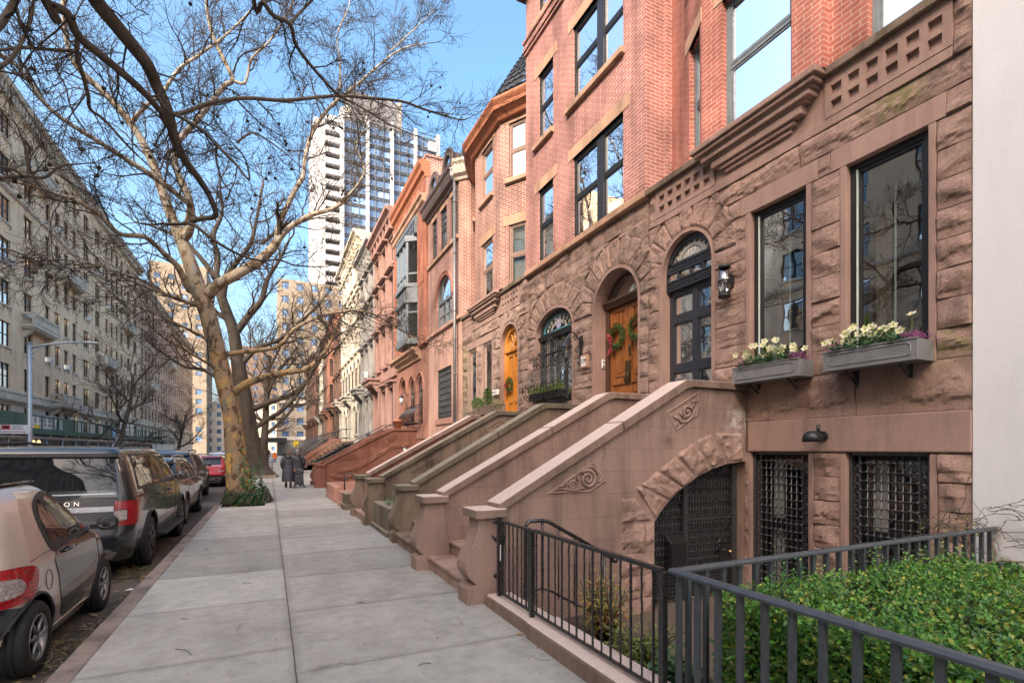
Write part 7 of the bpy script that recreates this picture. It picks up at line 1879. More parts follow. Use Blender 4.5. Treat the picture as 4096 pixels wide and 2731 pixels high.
 o = MB(); [o.poly([f.P(a,-.25,z) for a, z in h]) for h in wl]; tag(o.build('windows', M['towerglass'], t, uv=True), kind='stuff')
 t = thing('tall_building', 'tan brick apartment block with dark windows beyond the row houses', 'building', (8,128,0)); f = Fr((1.8,128),(1,0),(0,-1))
 m = MB(); wl = []
 for k in range(0,13):
  hs = [rect(3.1*i+.9,3.1*i+2.3,3.1*k+.9,3.1*k+2.5) for i in range(0,9)] if k else []; wl += hs; wall(m, f, rect(0,28,3.1*k,3.1*k+3.1), hs, .3)
 m.poly(((1.8,128,0),(1.8,150,0),(1.8,150,40.3),(1.8,128,40.3)))
 m.build('brick_wall', M['brick_yellow'], t, uv=True)
 o = MB(); [o.poly([f.P(a,-.2,z) for a, z in h]) for h in wl]; o.build('windows', M['towerglass'], t, uv=True)['kind'] = 'stuff'
 m = MB(); m.box(-4.5,3.5,121,127.9,3.0,4.0); m.build('shop_canopy', M['ink'], t)
 m = MB(); m.fbox(f, 0, 28, 0, .4, 12.0, 12.6); m.fbox(f, 0, 28, 0, .3, 3.6, 4.4); m.build('stone_course', M['limestone'], t)
 # white tower
 t = thing('tower', 'tall white concrete tower with blue glass face and stacked balconies', 'tower', (30,165,0))
 y = 160.0; s = y/150
 xl, xm, xr = 11.0*s, 18.4*s, 46.1*s; H = 93.5*s; f = Fr((0,y),(1,0),(0,-1)); dz = H/31.5
 m = MB(); m.box(xl, xl+3.2, y-.5, y+20, 0, H-1.5); m.box(xm-.6, xm+.5, y-1.4, y+20, 0, H+3)
 for k in range(32): m.box(xl+3.2, xm-.6, y-1.0, y+.2, dz*k, dz*k+dz*.48)
 nb = 4
 for i in range(1, nb+1): x = lerp(xm,xr,i/nb); m.box(x-.45, x+.45, y-1.2, y+20, 0, H+2.5)
 m.box(xr-3.2,xr,y-1.0,y+.3,H-8,H-5.2); m.box(xr-3.2,xr,y-1.0,y+.3,H-3,H-.2)
 m.build('concrete_frame', M['towerwhite'], t)
 m = MB(); m.fbox(f, xl+3.2, xm-.6, -1.6, -1.5, 0, H); m.build('balcony_recess', M['zinc'], t)
 m = MB(); m.fbox(f, xm+.5, xr, -.3, .0, 0, H); m.build('curtain_wall', M['towerglass'], t, uv=True)
 m = MB()
 for k in range(32):
  z = dz*k+dz*.55
  for j in range(3): m.fbox(f, xm+.5, xr-.4, .0, .35, z+j*.4, z+j*.4+.13)
 for i in range(nb):
  for u in (.33,.66): x = lerp(xm,xr,(i+u)/nb); m.fbox(f, x-.07, x+.07, .0, .4, 0, H)
 m.build('spandrel', M['zinc'], t)
 m = MB(); m.box(xm+3.0, xm+17.5, y+3, y+15, H, H+11.5); m.box(xm+17.5,xm+18.6,y+2.5,y+15.5,H-1,H+11.8); m.box(xm+2.4,xm+3.0,y+2.5,y+15.5,H-1,H+12.5); m.build('roof_housing', M['greystone'], t)
 m = MB(); fp = Fr((0,y+3),(1,0),(0,-1)); n = 30
 for i in range(n):
  for j in range(22): x = lerp(xm+3.3,xm+17.2,(i+.5*(j % 2))/n); m.fbox(fp, x, x+.36, 0, .03, H+.4+j*.5, H+.78+j*.5)
 m.build('perforation', M['zinc'], t)
 m = MB()
 for i in range(14): x = lerp(xm+1,xr,i/13); m.tube([(x,y,H),(x,y,H+2.4)], .12, 4)
 m.tube([(xm,y,H+2.3),(xr,y,H+2.3)], .15, 4); m.build('roof_railing', M['zinc'], t)
 t = thing('tall_building', 'pale grey apartment slab rising behind the trees left of the tower', 'building', (2,235,0)); f = Fr((-14,235),(1,0),(0,-1))
 m = MB(); wl = []
 for k in range(0,14): hs = [rect(3.6*i+1,3.6*i+2.6,3.1*k+.9,3.1*k+2.4) for i in range(0,6)]; wl += hs; wall(m, f, rect(0,23,3.1*k,3.1*k+3.1), hs, .3)
 m.build('wall', M['brick_tan2'], t, uv=True); o = MB(); [o.poly([f.P(a,-.2,z) for a, z in h]) for h in wl]; o.build('windows', M['towerglass'], t, uv=True)
 t = thing('tall_building', 'low beige building closing the far end of the road', 'building', (-8,215,0)); f = Fr((-24,215),(1,0),(0,-1)); m = MB(); wl = []
 for k in range(6): hs = [rect(3.0*i+.8,3.0*i+2.2,3.1*k+.9,3.1*k+2.5) for i in range(0,12)]; wl += hs; wall(m, f, rect(0,38,3.1*k,3.1*k+3.1), hs, .3)
 m.build('wall', M['limestone'], t, uv=True); o = MB(); [o.poly([f.P(a,-.2,z) for a, z in h]) for h in wl]; o.build('windows', M['towerglass'], t, uv=True)['kind'] = 'stuff'
 # parking garage sign
 t = thing('parking_sign', 'yellow and black vertical PARK sign at the end of the block', 'sign', (3.66,83.5,0)); f = Fr((2.0,83.4),(1,0),(0,-1))
 m = MB(); m.fbox(f, 1.35, 1.97, 0, .15, 1.85, 2.8); m.build('panel', M['signyellow'], t)
 for j, ch in enumerate('PARK'): number_plate(ch, f, 1.66, .16, 2.68-j*.22, .28, 'ink', t, 'letter')
 m = MB(); m.tube([(3.66,83.5,0),(3.66,83.5,2.9)], .05, 6); m.build('post', M['steel'], t)
 # traffic barrels and a sign far down the road
 for k, (x, y) in enumerate(((-6.5,120),(-4.9,122),(-3.2,121))):
  t = thing('traffic_barrel', 'orange and white traffic barrel far down the road', 'barrel', (x,y,-.15), 'orange barrels down the road')
  m = MB(); m.lathe([(0,-.15),(.35,-.15),(.30,.9),(.0,.95)], (x,y,0), 10); m.build('drum', M['orangecloth'], t)
  m = MB(); m.lathe([(.335,.25),(.325,.45)], (x,y,0), 10); m.build('stripe', M['signwhite'], t)
# ---------------------------------------------------------------- vehicles
class Body:
 """car skin: half-width, rear and front ends given as tables over height; x to the right, y forward, rear end near y=0"""
 def __init__(s, w, yr, yf, rc, rf, zlo, zhi, bulge=.02, hood=None):
  s.w_, s.yr_, s.yf_, s.rc_, s.rf_ = w, yr, yf, rc, rf; s.zlo, s.zhi, s.bulge = zlo, zhi, bulge
 def w(s, z): return interp(s.w_, z)
 def yr(s, z): return interp(s.yr_, z)
 def yf(s, z): return interp(s.yf_, z)
 def rc(s, z): return min(interp(s.rc_, z), s.w(z)*.9)
 def rf(s, z): return min(interp(s.rf_, z), s.w(z)*.9)
 def side(s, y, z):
  w, r, f, a, b = s.w(z), s.yr(z), s.yf(z), s.rc(z), s.rf(z)
  x = w - s.bulge*((y-(r+f)/2)/((f-r)/2))**2
  if y < r+a: d = min(a, r+a-y); x -= a - math.sqrt(max(0, a*a-d*d))
  if y > f-b: d = min(b, y-f+b); x -= b - math.sqrt(max(0, b*b-d*d))
  return V((x, y, z))
 def rear(s, x, z):
  w, r, a = s.w(z) - s.bulge, s.yr(z), s.rc(z); y = r - .03*(1-(x/w)**2)
  d = abs(x)-(w-a)
  if d > 0: d = min(a, d); y += a - math.sqrt(max(0, a*a-d*d))
  return V((x, y, z))
 def wrap(s, u, z):
  """u = distance along the skin from the rear centre"""
  w, r, a = s.w(z)-s.bulge, s.yr(z), s.rc(z)
  if u <= w-a: return V((u, r - .03*(1-(u/w)**2), z))
  q = (u-(w-a))/a
  if q <= pi/2: return V((w-a+a*math.sin(q), r+a-a*math.cos(q)- .03*(1-((w-a)/w)**2)*(1-q/(pi/2)), z))
  y = r+a+(u-(w-a)-a*pi/2); return s.side(y, z)
 def pt(s, kind, u, z, off=0):
  f = getattr(s, kind); p = f(u, z)
  if off:
   e = .01; du = f(u+e, z)-f(u-e, z); dz = f(u, z+e)-f(u, z-e); n = du.cross(dz).normalized()
   c = V((0, (s.yr(z)+s.yf(z))/2, z)); 
   if n.dot(p-c) < 0: n = -n
   p = p + n*off
  return p
 def skin(s, mb, arches, dz=.035, ns=110, nrear=16, nc=9):
  rows = []; z = s.zlo
  n = max(2, int((s.zhi-s.zlo)/dz)); zs = [lerp(s.zlo, s.zhi, i/n) for i in range(n+1)]
  zs = sorted(set(zs) | {z for z, _ in s.yf_ if s.zlo < z < s.zhi})
  for z in zs:
   P = []; w, r, f, a, b = s.w(z)-s.bulge, s.yr(z), s.yf(z), s.rc(z), s.rf(z)
   for i in range(nrear): P.append(s.rear((w-a)*i/nrear, z))
   for i in range(nc): t = pi/2*i/nc; P.append(s.wrap(w-a+a*t, z))
   for i in range(ns+1): y = lerp(r+a, f-b, i/ns); P.append(s.side(y, z))
   for i in range(1, nc+1):
    t = pi/2*i/nc; q = s.side(f-b, z); P.append(V((q.x-b+b*math.cos(t), f-b+b*math.sin(t), z)))
   for i in range(1, 9): q = P[-1] if i == 1 else q0; q0 = q; P.append(V((q0.x*(1-i/8), f, z)))
   rows.append(P)
  # roof: last rows shrink to the middle with a little crown
  w, r, f = s.w(s.zhi), s.yr(s.zhi), s.yf(s.zhi); cy = (r+f)/2; last = rows[-1]
  for k, (sc, dzc) in enumerate(((.93,.022),(.80,.038),(.55,.05),(.25,.056),(.0,.058))):
   rows.append([V((p.x*sc, cy+(p.y-cy)*(1-(1-sc)*.85), s.zhi+dzc)) for p in last])
  nR, nC = len(rows), len(rows[0]); keep = {}
  for i, P in enumerate(rows):
   for j, p in enumerate(P):
    if nrear+nc-4 <= j <= nrear+nc+ns+4 and p.z < 1.1:
     for (ay, az, R) in arches:
      d = math.hypot(p.y-ay, p.z-az)
      if d < R:
       if d > R-.05: q = (p-V((p.x,ay,az))); q = q*(R/d); P[j] = V((p.x, ay+q.y, az+q.z))
       else: keep[(i,j)] = 1
  for sgn in (1, -1):
   b = len(mb.v)
   for P in rows:
    for p in P: mb.v.append((p.x*sgn, p.y, p.z))
   for i in range(nR-1):
    for j in range(nC-1):
     if any((i+a, j+c) in keep for a in (0,1) for c in (0,1)): continue
     q = (b+i*nC+j, b+i*nC+j+1, b+(i+1)*nC+j+1, b+(i+1)*nC+j)
     mb.face(q if sgn > 0 else q[::-1])
 def panel(s, mb, kind, poly, off=.005, step=.07, mirror=False):
  xs = [p[0] for p in poly]; zs = [p[1] for p in poly]; inner = []
  x = min(xs)
  while x < max(xs):
   z = min(zs)
   while z < max(zs):
    if inpoly(x, z, poly): inner.append((x, z))
    z += step
   x += step
  dense = []
  for p, q in zip(poly, poly[1:]+poly[:1]):
   n = max(1, int(math.hypot(q[0]-p[0], q[1]-p[1])/step))
   for i in range(n): dense.append((lerp(p[0],q[0],i/n), lerp(p[1],q[1],i/n)))
  sm = mb.smooth; mb.smooth = True
  mb.fill([dense], lambda u, z: s.pt(kind, u, z, off), inner=inner)
  if mirror: mb.fill([dense], lambda u, z: V((-1,1,1))*s.pt(kind, u, z, off), inner=inner) if False else mb.fill([dense], lambda u, z: (lambda p: V((-p.x,p.y,p.z)))(s.pt(kind, u, z, off)), flip=True, inner=inner)
  # a thin rim so the panel has an edge
  n = len(dense); b = len(mb.v)
  for (u, z) in dense: mb.v.append(tuple(s.pt(kind, u, z, off))); mb.v.append(tuple(s.pt(kind, u, z, -.004)))
  for i in range(n): j = (i+1) % n; mb.face((b+2*i, b+2*j, b+2*j+1, b+2*i+1))
  mb.smooth = sm
 def seam(s, mb, kind, pts, r=.004, off=0.0, mirror=False):
  P = []
  for p, q in zip(pts, pts[1:]):
   n = max(1, int(math.hypot(q[0]-p[0], q[1]-p[1])/.06))
   for i in range(n): P.append(s.pt(kind, lerp(p[0],q[0],i/n), lerp(p[1],q[1],i/n), off))
  P.append(s.pt(kind, *pts[-1], off)); mb.tube(P, r, 5)
  if mirror: mb.tube([V((-p.x,p.y,p.z)) for p in P], r, 5)
def smoothpoly(pts, n=5):
 """closed Catmull-Rom through the points"""
 o = []; k = len(pts)
 for i in range(k):
  p0, p1, p2, p3 = pts[i-1], pts[i], pts[(i+1)%k], pts[(i+2)%k]
  for j in range(n):
   t = j/n; o.append(tuple(.5*((2*p1[a])+(-p0[a]+p2[a])*t+(2*p0[a]-5*p1[a]+4*p2[a]-p3[a])*t*t+(-p0[a]+3*p1[a]-3*p2[a]+p3[a])*t**3) for a in (0,1)))
 return o
def wheel(parent, y, x, R, tw, style, alloy='alloy', side=1, detail=True):
 t = MB(); c = (x, y, R); h = tw/2; rr = R*.64
 prof = [(rr,-h*.9),(rr+.012,-h),(R*.93,-h*1.0),(R*.985,-h*.82),(R,-h*.6),(R,-h*.28),(R-.007,-h*.26),(R-.007,-h*.2),(R,-h*.18),(R,h*.18),(R-.007,h*.2),(R-.007,h*.26),(R,h*.28),(R,h*.6),(R*.985,h*.82),(R*.93,h),(rr+.012,h),(rr,h*.9)]
 t.lathe(prof, c, 40 if detail else 20, 'x', cap=False); o = t.build('tyre', M['tyre'], parent)
 m = MB(); f = side*h
 m.lathe([(rr,side*-h*.7),(rr*.98,f*.9),(rr*1.0,f*.98),(rr*.93,f*.98),(rr*.90,f*.3)], c, 36 if detail else 16, 'x', cap=False)
 m.lathe([(0,f*.80),(rr*.17,f*.80),(rr*.20,f*.66)], c, 14, 'x')
 n = style
 P = lambda r, th, b: V((x+b, y+r*math.cos(th), R+r*math.sin(th)))
 if n == 3:      # looped three-spoke rim
  for k in range(3):
   th = 2*pi*k/3+.5
   loop = [(rr*.2,th-.5),(rr*.55,th-.50),(rr*.90,th-.42),(rr*.93,th),(rr*.90,th+.42),(rr*.55,th+.50),(rr*.2,th+.5)]
   m.tube([P(r,a,f*.80) for r, a in loop], rr*.085, 6)
 else:
  for k in range(n):
   th = 2*pi*k/n+.3
   for d in (-.10,.10) if n <= 7 else (0,):
    m.prism([P(rr*.15,th-.35,f*.72),P(rr*.93,th+d-.07,f*.86),P(rr*.93,th+d+.07,f*.86),P(rr*.15,th+.35,f*.72)], (side*.03,0,0))
 m.build('rim', M[alloy], o)
 m = MB(); m.lathe([(0,f*.32),(rr*.97,f*.32)], c, 20, 'x'); m.build('spoke_shade', M['ink'], o)  # dark disc standing in for the shade behind the spokes
 return o
def mirror(parent, x, y, z, mat, s=1.0, side=1):
 m = MB(); m.smooth = True
 m.grid(lambda u, v: V((x+side*(.02+.12*s*(1+.9*math.cos(2*pi*u)*math.sin(pi*v)**.6)), y+.07*s*math.sin(2*pi*u)*math.sin(pi*v)**.7+.04, z+.085*s*-math.cos(pi*v))), 14, 8)
 m.smooth = False; m.box(x-.02*side, x+.06*side, y+.01, y+.07, z-.06*s, z-.01)
 o = m.build('wing_mirror', M[mat], parent)
 g = MB(); g.grid(lambda u, v: V((x+side*(.02+.12*s*(1+.70*math.cos(2*pi*u)*v)), y+.04-.062*s, z+.058*s*math.sin(2*pi*u)*v)), 16, 2); g.build('mirror_glass', M['mirror'], o)
 return o
def place(t, X, Y, rz=0): t.location = (X, Y, -.23); t.rotation_euler = (0,0,rz)
def under(parent, B, L, w, z0, z1):
 m = MB(); m.box(-w, w, .25, L-.25, z0, z1); m.build('underbody', M['ink'], parent)
def cargloss():
 m = NT('tinted_car_window'); p = m.pos()
 m.set(Base__Color=(.012,.014,.017,1), Roughness=.015); m.b.inputs['Specular IOR Level'].default_value = .38
 m.b.inputs['Coat Weight'].default_value = .25; m.b.inputs['Coat Roughness'].default_value = .0; m.b.inputs['Coat IOR'].default_value = 1.5
 return m.m
def smart_car():
 t = thing('small_car', 'tiny two-tone silver-beige and graphite city car at the left edge', 'car', (0,0,0))
 B = Body([(.17,.74),(.28,.80),(.45,.83),(.70,.832),(.88,.822),(.97,.80),(1.10,.765),(1.30,.70),(1.42,.655),(1.49,.60)],
    [(.17,.14),(.28,.05),(.45,.0),(.62,.0),(.80,.03),(.95,.08),(1.15,.15),(1.35,.24),(1.49,.36)],
    [(.17,2.5),(.30,2.64),(.50,2.69),(.70,2.66),(.84,2.56),(.94,2.36),(1.0,2.16),(1.03,2.05),(1.25,1.78),(1.42,1.50),(1.49,1.36)],
    [(.17,.25),(.6,.30),(1.0,.28),(1.49,.26)], [(.17,.4),(.9,.4),(1.49,.3)], .17, 1.49, .035)
 ar = [(.42,.30,.355),(2.28,.30,.345)]
 m = MB(); m.smooth = True; B.skin(m, ar, .03, 120); m.build('body', M['paint_silver'], t)
 under(t, B, 2.6, .64, .16, .9)
 P = lambda name, mat, kind, poly, off=.005, par=t: (lambda mb: (B.panel(mb, kind, poly, off), mb.build(name, M[mat], par))[1])(MB())
 # graphite door, black rear bumper and front wing
 arc = lambda c, R, a0, a1, n=10: [(c[0]+R*math.cos(lerp(a0,a1,i/n)), c[1]+R*math.sin(lerp(a0,a1,i/n))) for i in range(n+1)]
 door = [(1.02,.30),(1.55,.31),(1.86,.44)] + arc((2.28,.30), .40, 2.72, 2.0, 4)[:3] + [(2.02,.86),(2.03,.985),(1.55,.985),(1.0,.955),(.86,.93),(.80,.86),(.86,.72),(.90,.55),(.95,.36)]
 d = P('door', 'paint_grey', 'side', door, .007)
 fen = [(2.05,.98),(2.04,.86)] + arc((2.28,.30), .37, 2.1, .25, 14) + [(2.63,.62),(2.5,.86),(2.3,.97)]
 P('front_wing', 'paint_black', 'side', fen, .006)
 ua = lambda y, z: (B.w(z)-B.bulge-B.rc(z)) + B.rc(z)*pi/2 + (y-B.yr(z)-B.rc(z))
 s0 = ua(.10,.3)
 bump = [(-.02,.20),(s0-.06,.20),(ua(.095,.34),.34)] + [(ua(.42+.36*math.cos(a), .30+.36*math.sin(a)), .30+.36*math.sin(a)) for a in (2.9,2.6,2.35,2.15)] + [(ua(.06,.63),.635),(.5,.62),(-.02,.615)]
 P('rear_bumper', 'paint_black', 'wrap', bump, .008)
 gl = M['cargloss']
 # side glazing in a dark surround
 dlo = smoothpoly([(.70,1.18),(.74,1.34),(.92,1.435),(1.25,1.455),(1.55,1.37),(1.80,1.20),(2.02,1.005),(1.60,.99),(1.02,.96),(.84,.93),(.74,1.02)], 4)
 mb = MB(); B.panel(mb, 'side', dlo, .006); mb.build('window_surround', M['plastic'], t)
 for q in ([(.98,1.05),(1.0,1.38),(1.25,1.425),(1.53,1.34),(1.76,1.19),(1.93,1.03),(1.5,1.015)], [(.77,1.18),(.80,1.31),(.92,1.385),(.93,1.06),(.82,1.04)]): mb = MB(); B.panel(mb, 'side', smoothpoly(q, 4), .010); mb.build('side_window', gl, t)
 mb = MB(); B.panel(mb, 'wrap', [(-.02,1.05),(.50,1.05),(.55,1.12),(.50,1.44),(.3,1.47),(-.02,1.48)], .006); mb.build('rear_window', gl, t)
 mb = MB(); B.panel(mb, 'wrap', smoothpoly([(.34,.68),(.66,.63),(.98,.65),(1.075,.75),(1.04,.87),(.80,.915),(.46,.89),(.34,.80)], 5), .012); tl = mb.build('tail_lamp', M['lampred'], t)
 mb = MB(); B.panel(mb, 'wrap', smoothpoly([(.40,.71),(.70,.69),(.86,.715),(.895,.77),(.82,.83),(.58,.84),(.40,.81)], 5), .019); mb.build('lamp_centre', M['lampclear'], tl)
 mb = MB()
 for k in range(7): a = k*.9; mb2 = [(.70+.18*math.cos(a),.77+.08*math.sin(a)),(.70+.36*math.cos(a),.77+.135*math.sin(a))]; B.seam(mb, 'wrap', mb2, .003, .014)
 mb.build('lamp_rib', M['lampdark'], tl)
 mb = MB(); mb.tube([B.pt('side',.66+.065*math.cos(i*2*pi/24)*(1 if True else 1),.72+.085*math.sin(i*2*pi/24),.003) for i in range(25)], .003, 5)
 p = B.pt('side',.585,.70,.004); mb.lathe([(0,.0),(.012,.002)], p, 10, 'x'); mb.build('fuel_flap', M['paint_grey'], t)
 mb = MB(); B.seam(mb, 'side', [(.06+.0,.64),(.30,.66),(.50,.70)], .003); B.seam(mb, 'side', [(.36,.93),(.6,.955),(.86,.955)], .003); mb.build('panel_gap', M['ink'], t)
 mb = MB(); q0, q1 = B.pt('side',1.0,.90,.012), B.pt('side',1.22,.905,.012); mb.tube([q0, B.pt('side',1.05,.905,.045), B.pt('side',1.18,.91,.045), q1], .014, 7); mb.build('door_handle', M['paint_grey'], d)
 mb = MB(); B.seam(mb, 'side', [(1.0,.955),(1.55,.985),(2.02,.988)], .008, .01); mb.build('belt_trim', M['plastic'], d)
 mb = MB(); p = B.pt('side',2.16,.80,.008); mb.lathe([(0,.004),(.02,.0)], p, 8, 'x'); mb.build('indicator', M['lampclear'], t)
 mb = MB(); B.panel(mb, 'side', [(.80,.19),(1.95,.19),(1.93,.27),(1.5,.29),(1.0,.275),(.80,.28)], .010); mb.build('sill', M['paint_silver'], t)
 for (ay, az, R) in ar: mb = MB(); mb.tube([B.pt('side', ay+R*math.cos(a), az+R*math.sin(a), .004) for a in [lerp(-.25,pi+.25,i/30) for i in range(31)] if az+R*math.sin(a) > .18], .014, 6); mb.build('arch_lip', M['plastic'], t)
 mb = MB(); mb.box(-.52,.52,.42,1.3,1.535,1.556); mb.build('roof_panel', M['cargloss'], t, bevel=.01)
 mirror(t, .79, 1.96, 1.03, 'plastic', .95)
 for yy in (.42, 2.28):
  for sgn in (1,-1): wheel(t, yy, sgn*.735, .298, .19, 3, 'alloy', sgn)
 place(t, -2.545, 5.08)
 return t
def suv(name_label, Y, X, paint, L=5.3, W=1.01, H=1.89, wb=3.1, oh=1.15, R=.40, belt=1.22, rake=.26, rails=True, lamp='block', text=None, spokes=6, step=False, alloy='alloydark', detail=True, name='parked_suv', cat='car', band=True, rz=0, hatch=False, dl=None, group=None):
 t = thing(name, name_label, cat, (0,0,0), group); zb, zt = belt, H-.05; k = W/1.01
 hb = belt-.08
 B = Body([(.28,.90*k),(.42,.97*k),(.7,W-.005),(.95,W),(belt-.05,W-.01),(belt+.05,W-.03),(lerp(belt,zt,.5),W-.095),(zt-.1,W-.165),(zt,W-.24)],
    [(.28,.14),(.42,.02),(.62,.0),(.8,.03),(belt,.075),(lerp(belt,zt,.5),.075+rake*.45),(zt-.06,.075+rake*.95),(zt,.075+rake*1.25)],
    [(.28,L-.2),(.42,L-.05),(.7,L),(hb-.12,L-.04),(hb-.02,L-.3),(hb+.04,L*.80),(belt+.03,L*.755),(lerp(belt,zt,.5),L*.66),(zt-.06,L*.585),(zt,L*.555)],
    [(.28,.22),(.7,.20),(belt,.17),(zt,.14)], [(.28,.4),(1.0,.38),(zt,.2)], .28, zt, .03)
 ar = [(oh,R,R+.075),(oh+wb,R,R+.075)]
 m = MB(); m.smooth = True; B.skin(m, ar, .04 if detail else .08, 110 if detail else 60, 14, 8); m.build('body', M[paint], t); under(t, B, L, W-.2, .26, belt-.05)
 gl = M['cargloss']; s2 = lambda mb, kind, poly, off=.006: B.panel(mb, kind, poly, off, mirror=True)
 z1, z2 = belt+.045, zt-.10
 ya = .38+.06*rake; yw = L*.70
 dlo = [(ya,z1),(yw+.02,z1),(L*.585,z2+.02),(L*.50,z2+.045),(ya+rake*.55+.06,z2+.03)]
 if hatch: dlo = [(ya+.25,z1+.03),(yw,z1-.01),(L*.585,z2),(L*.46,z2+.045),(ya+rake*.7+.1,z2-.03)]
 for sg in (1,-1): mb = MB(); B.panel(mb, 'side', dlo, .004); mb.v = [(x*sg,y,z) for x,y,z in mb.v]; mb.build('window_surround', M['plastic'], t)
 mb = MB(); e = .03; xs = [dlo[0][0]+.05, L*.255, L*.265+.03, L*.445, L*.455+.035, yw-.05]
 topz = lambda y: interp([(dlo[4][0],dlo[4][1]),(dlo[3][0],dlo[3][1]),(dlo[2][0],dlo[2][1]),(dlo[1][0],z1)], y) - e
 leftx = lambda z: lerp(dlo[0][0], dlo[4][0], (z-z1)/(dlo[4][1]-z1))+.05
 q1 = [(leftx(z1+e),z1+e),(xs[1],z1+e),(xs[1],topz(xs[1])),(leftx(topz(dlo[4][0])),topz(dlo[4][0]+.06))]
 q2 = [(xs[2],z1+e),(xs[3],z1+e),(xs[3],topz(xs[3])),(xs[2],topz(xs[2]))]
 q3 = [(xs[4],z1+e),(xs[5]-.03,z1+e),(L*.60,topz(L*.60)),(L*.55,topz(L*.55)),(xs[4],topz(xs[4]))]
 for q in (q1,q2,q3):
  for sg in (1,-1): mb = MB(); B.panel(mb, 'side', q, .008); mb.v = [(x*sg,y,z) for x,y,z in mb.v]; mb.build('side_window', gl, t)
 wz0, wz1 = belt+.06, zt-.13
 rw = [(-.02,wz0),(W-.24,wz0),(W-.28,wz1),(-.02,wz1)]
 mb = MB(); s2(mb, 'rear', rw, .007); mb.build('rear_window', gl, t)
 mb = MB(); s2(mb, 'rear', [(-.02,wz1+.012),(W-.25,wz1+.012),(W-.27,wz1+.06),(-.02,wz1+.06)], .05); mb.build('spoiler', M['plastic'], t)
 mb = MB(); p0 = B.pt('rear', -.05, wz0+.02, .03); p1 = B.pt('rear', -.52, wz0+.07, .03); mb.tube([p0,B.pt('rear',-.15,wz0+.06,.03),p1], .014, 6); mb.build('rear_wiper', M['plastic'], t)
 # lower cladding, bumper, licence plate
 mb = MB(); s2(mb, 'wrap', [(-.02,.30),(W-.25,.30),(W+.02,.33),(W+.04,.55),(W-.2,.57),(-.02,.57)], .016); mb.build('rear_bumper', M[paint if band else 'plastic'], t)
 mb = MB(); s2(mb, 'rear', [(-.02,.34),(W-.30,.34),(W-.22,.42),(W-.3,.47),(-.02,.47)], .024); o = mb.build('bumper_trim', M['silvertrim'], t)
 mb = MB(); s2(mb, 'rear', [(.42*k,.385),(W-.36,.385),(W-.33,.43),(.42*k,.43)], .029); mb.build('reflector', M['lampdark'], o)
 mb = MB(); B.panel(mb, 'rear', [(-.16,belt-.36),(.16,belt-.36),(.16,belt-.20),(-.16,belt-.20)], .014); mb.build('licence_plate', M['signwhite'], t)
 if band:
  mb = MB(); s2(mb, 'rear', [(-.02,belt-.235),(W-.26,belt-.235),(W-.26,belt-.165),(-.02,belt-.165)], .010); mb.build('tailgate_band', M['silvertrim'], t)
 mb = MB(); s2(mb, 'rear', [(-.02,belt+.0),(W-.25,belt+.0),(W-.25,belt+.016),(-.02,belt+.016)], .010); mb.build('chrome_strip', M['silvertrim'], t)
 zl0, zl1 = (belt-.44, belt-.09) if lamp == 'block' else (belt-.30, belt-.12)
 sc = (W-B.bulge-B.rc(zl0)) + B.rc(zl0)*pi/2
 for sgn in (1,-1):
  def bl(name, mat, poly, off, par):
   mb = MB(); B.panel(mb, 'wrap', poly, off)
   if sgn < 0:
    mb.v = [(-x,y,z) for x,y,z in mb.v]; mb.f = [f[::-1] for f in mb.f]
   return mb.build(name, M[mat], par)
  if lamp == 'block':
   o = bl('tail_lamp', 'lampdark', [(W-.27,zl0),(sc+.10,zl0),(sc+.17,zl0+.08),(sc+.20,zl1-.03),(sc+.14,zl1),(W-.25,zl1)], .012, t)
   bl('lamp_red', 'lampred', [(W-.255,zl0+.23),(W-.10,zl0+.23),(W-.10,zl0+.07),(W-.25,zl0+.05),(W-.245,zl0+.015),(sc+.08,zl0+.02),(sc+.15,zl0+.09),(sc+.18,zl1-.04),(sc+.12,zl1-.02),(W-.24,zl1-.02)], .017, o)
   bl('lamp_clear', 'lampclear', [(W-.255,zl0+.07),(W-.115,zl0+.085),(W-.115,zl0+.215),(W-.255,zl0+.21)], .017, o)
  else:
   o = bl('tail_lamp', 'lampred', smoothpoly([(W-.42,zl0+.03),(W-.15,zl0),(sc+.05,zl0+.01),(sc+.26,zl0+.10),(sc+.22,zl1),(sc-.05,zl1),(W-.4,zl1-.02)],3), .012, t)
   bl('lamp_clear', 'lampclear', [(W-.34,zl0+.05),(W-.10,zl0+.035),(W-.10,zl0+.075),(W-.34,zl0+.09)], .017, o)
 mb = MB()
 for yy in (L*.262, L*.45, L*.64):
  B.seam(mb, 'side', [(yy,.46),(yy,z1)], .0035, 0, True)
 B.seam(mb, 'side', [(.5,belt-.14),(L*.3,belt-.10),(L*.8,belt-.16)], .003, 0, True); B.seam(mb, 'rear', [(W-.22,.60),(W-.22,belt)], .004); mb.build('panel_gap', M['ink'], t)
 for sg in (1,-1):
  mb = MB(); B.panel(mb, 'side', [(oh+R+.09,.29),(oh+wb-R-.09,.29),(oh+wb-R-.09,.42),(oh+R+.09,.42)], .012); mb.v = [(x*sg,y,z) for x,y,z in mb.v]
  for (ay, az, q) in ar: mb.tube([V((sg*p.x,p.y,p.z)) for p in [B.pt('side', ay+q*math.cos(a), az+q*math.sin(a), .004) for a in [lerp(-.2,pi+.2,i/26) for i in range(27)] if az+q*math.sin(a) > .30]], .02, 6)
  mb.build('cladding', M['plastic'], t)
 mb = MB(); B.seam(mb, 'side', [(dlo[0][0],z1-.0),(yw,z1-.0)], .008, .006, True); mb.build('belt_trim', M['silvertrim' if dl else 'plastic'], t)
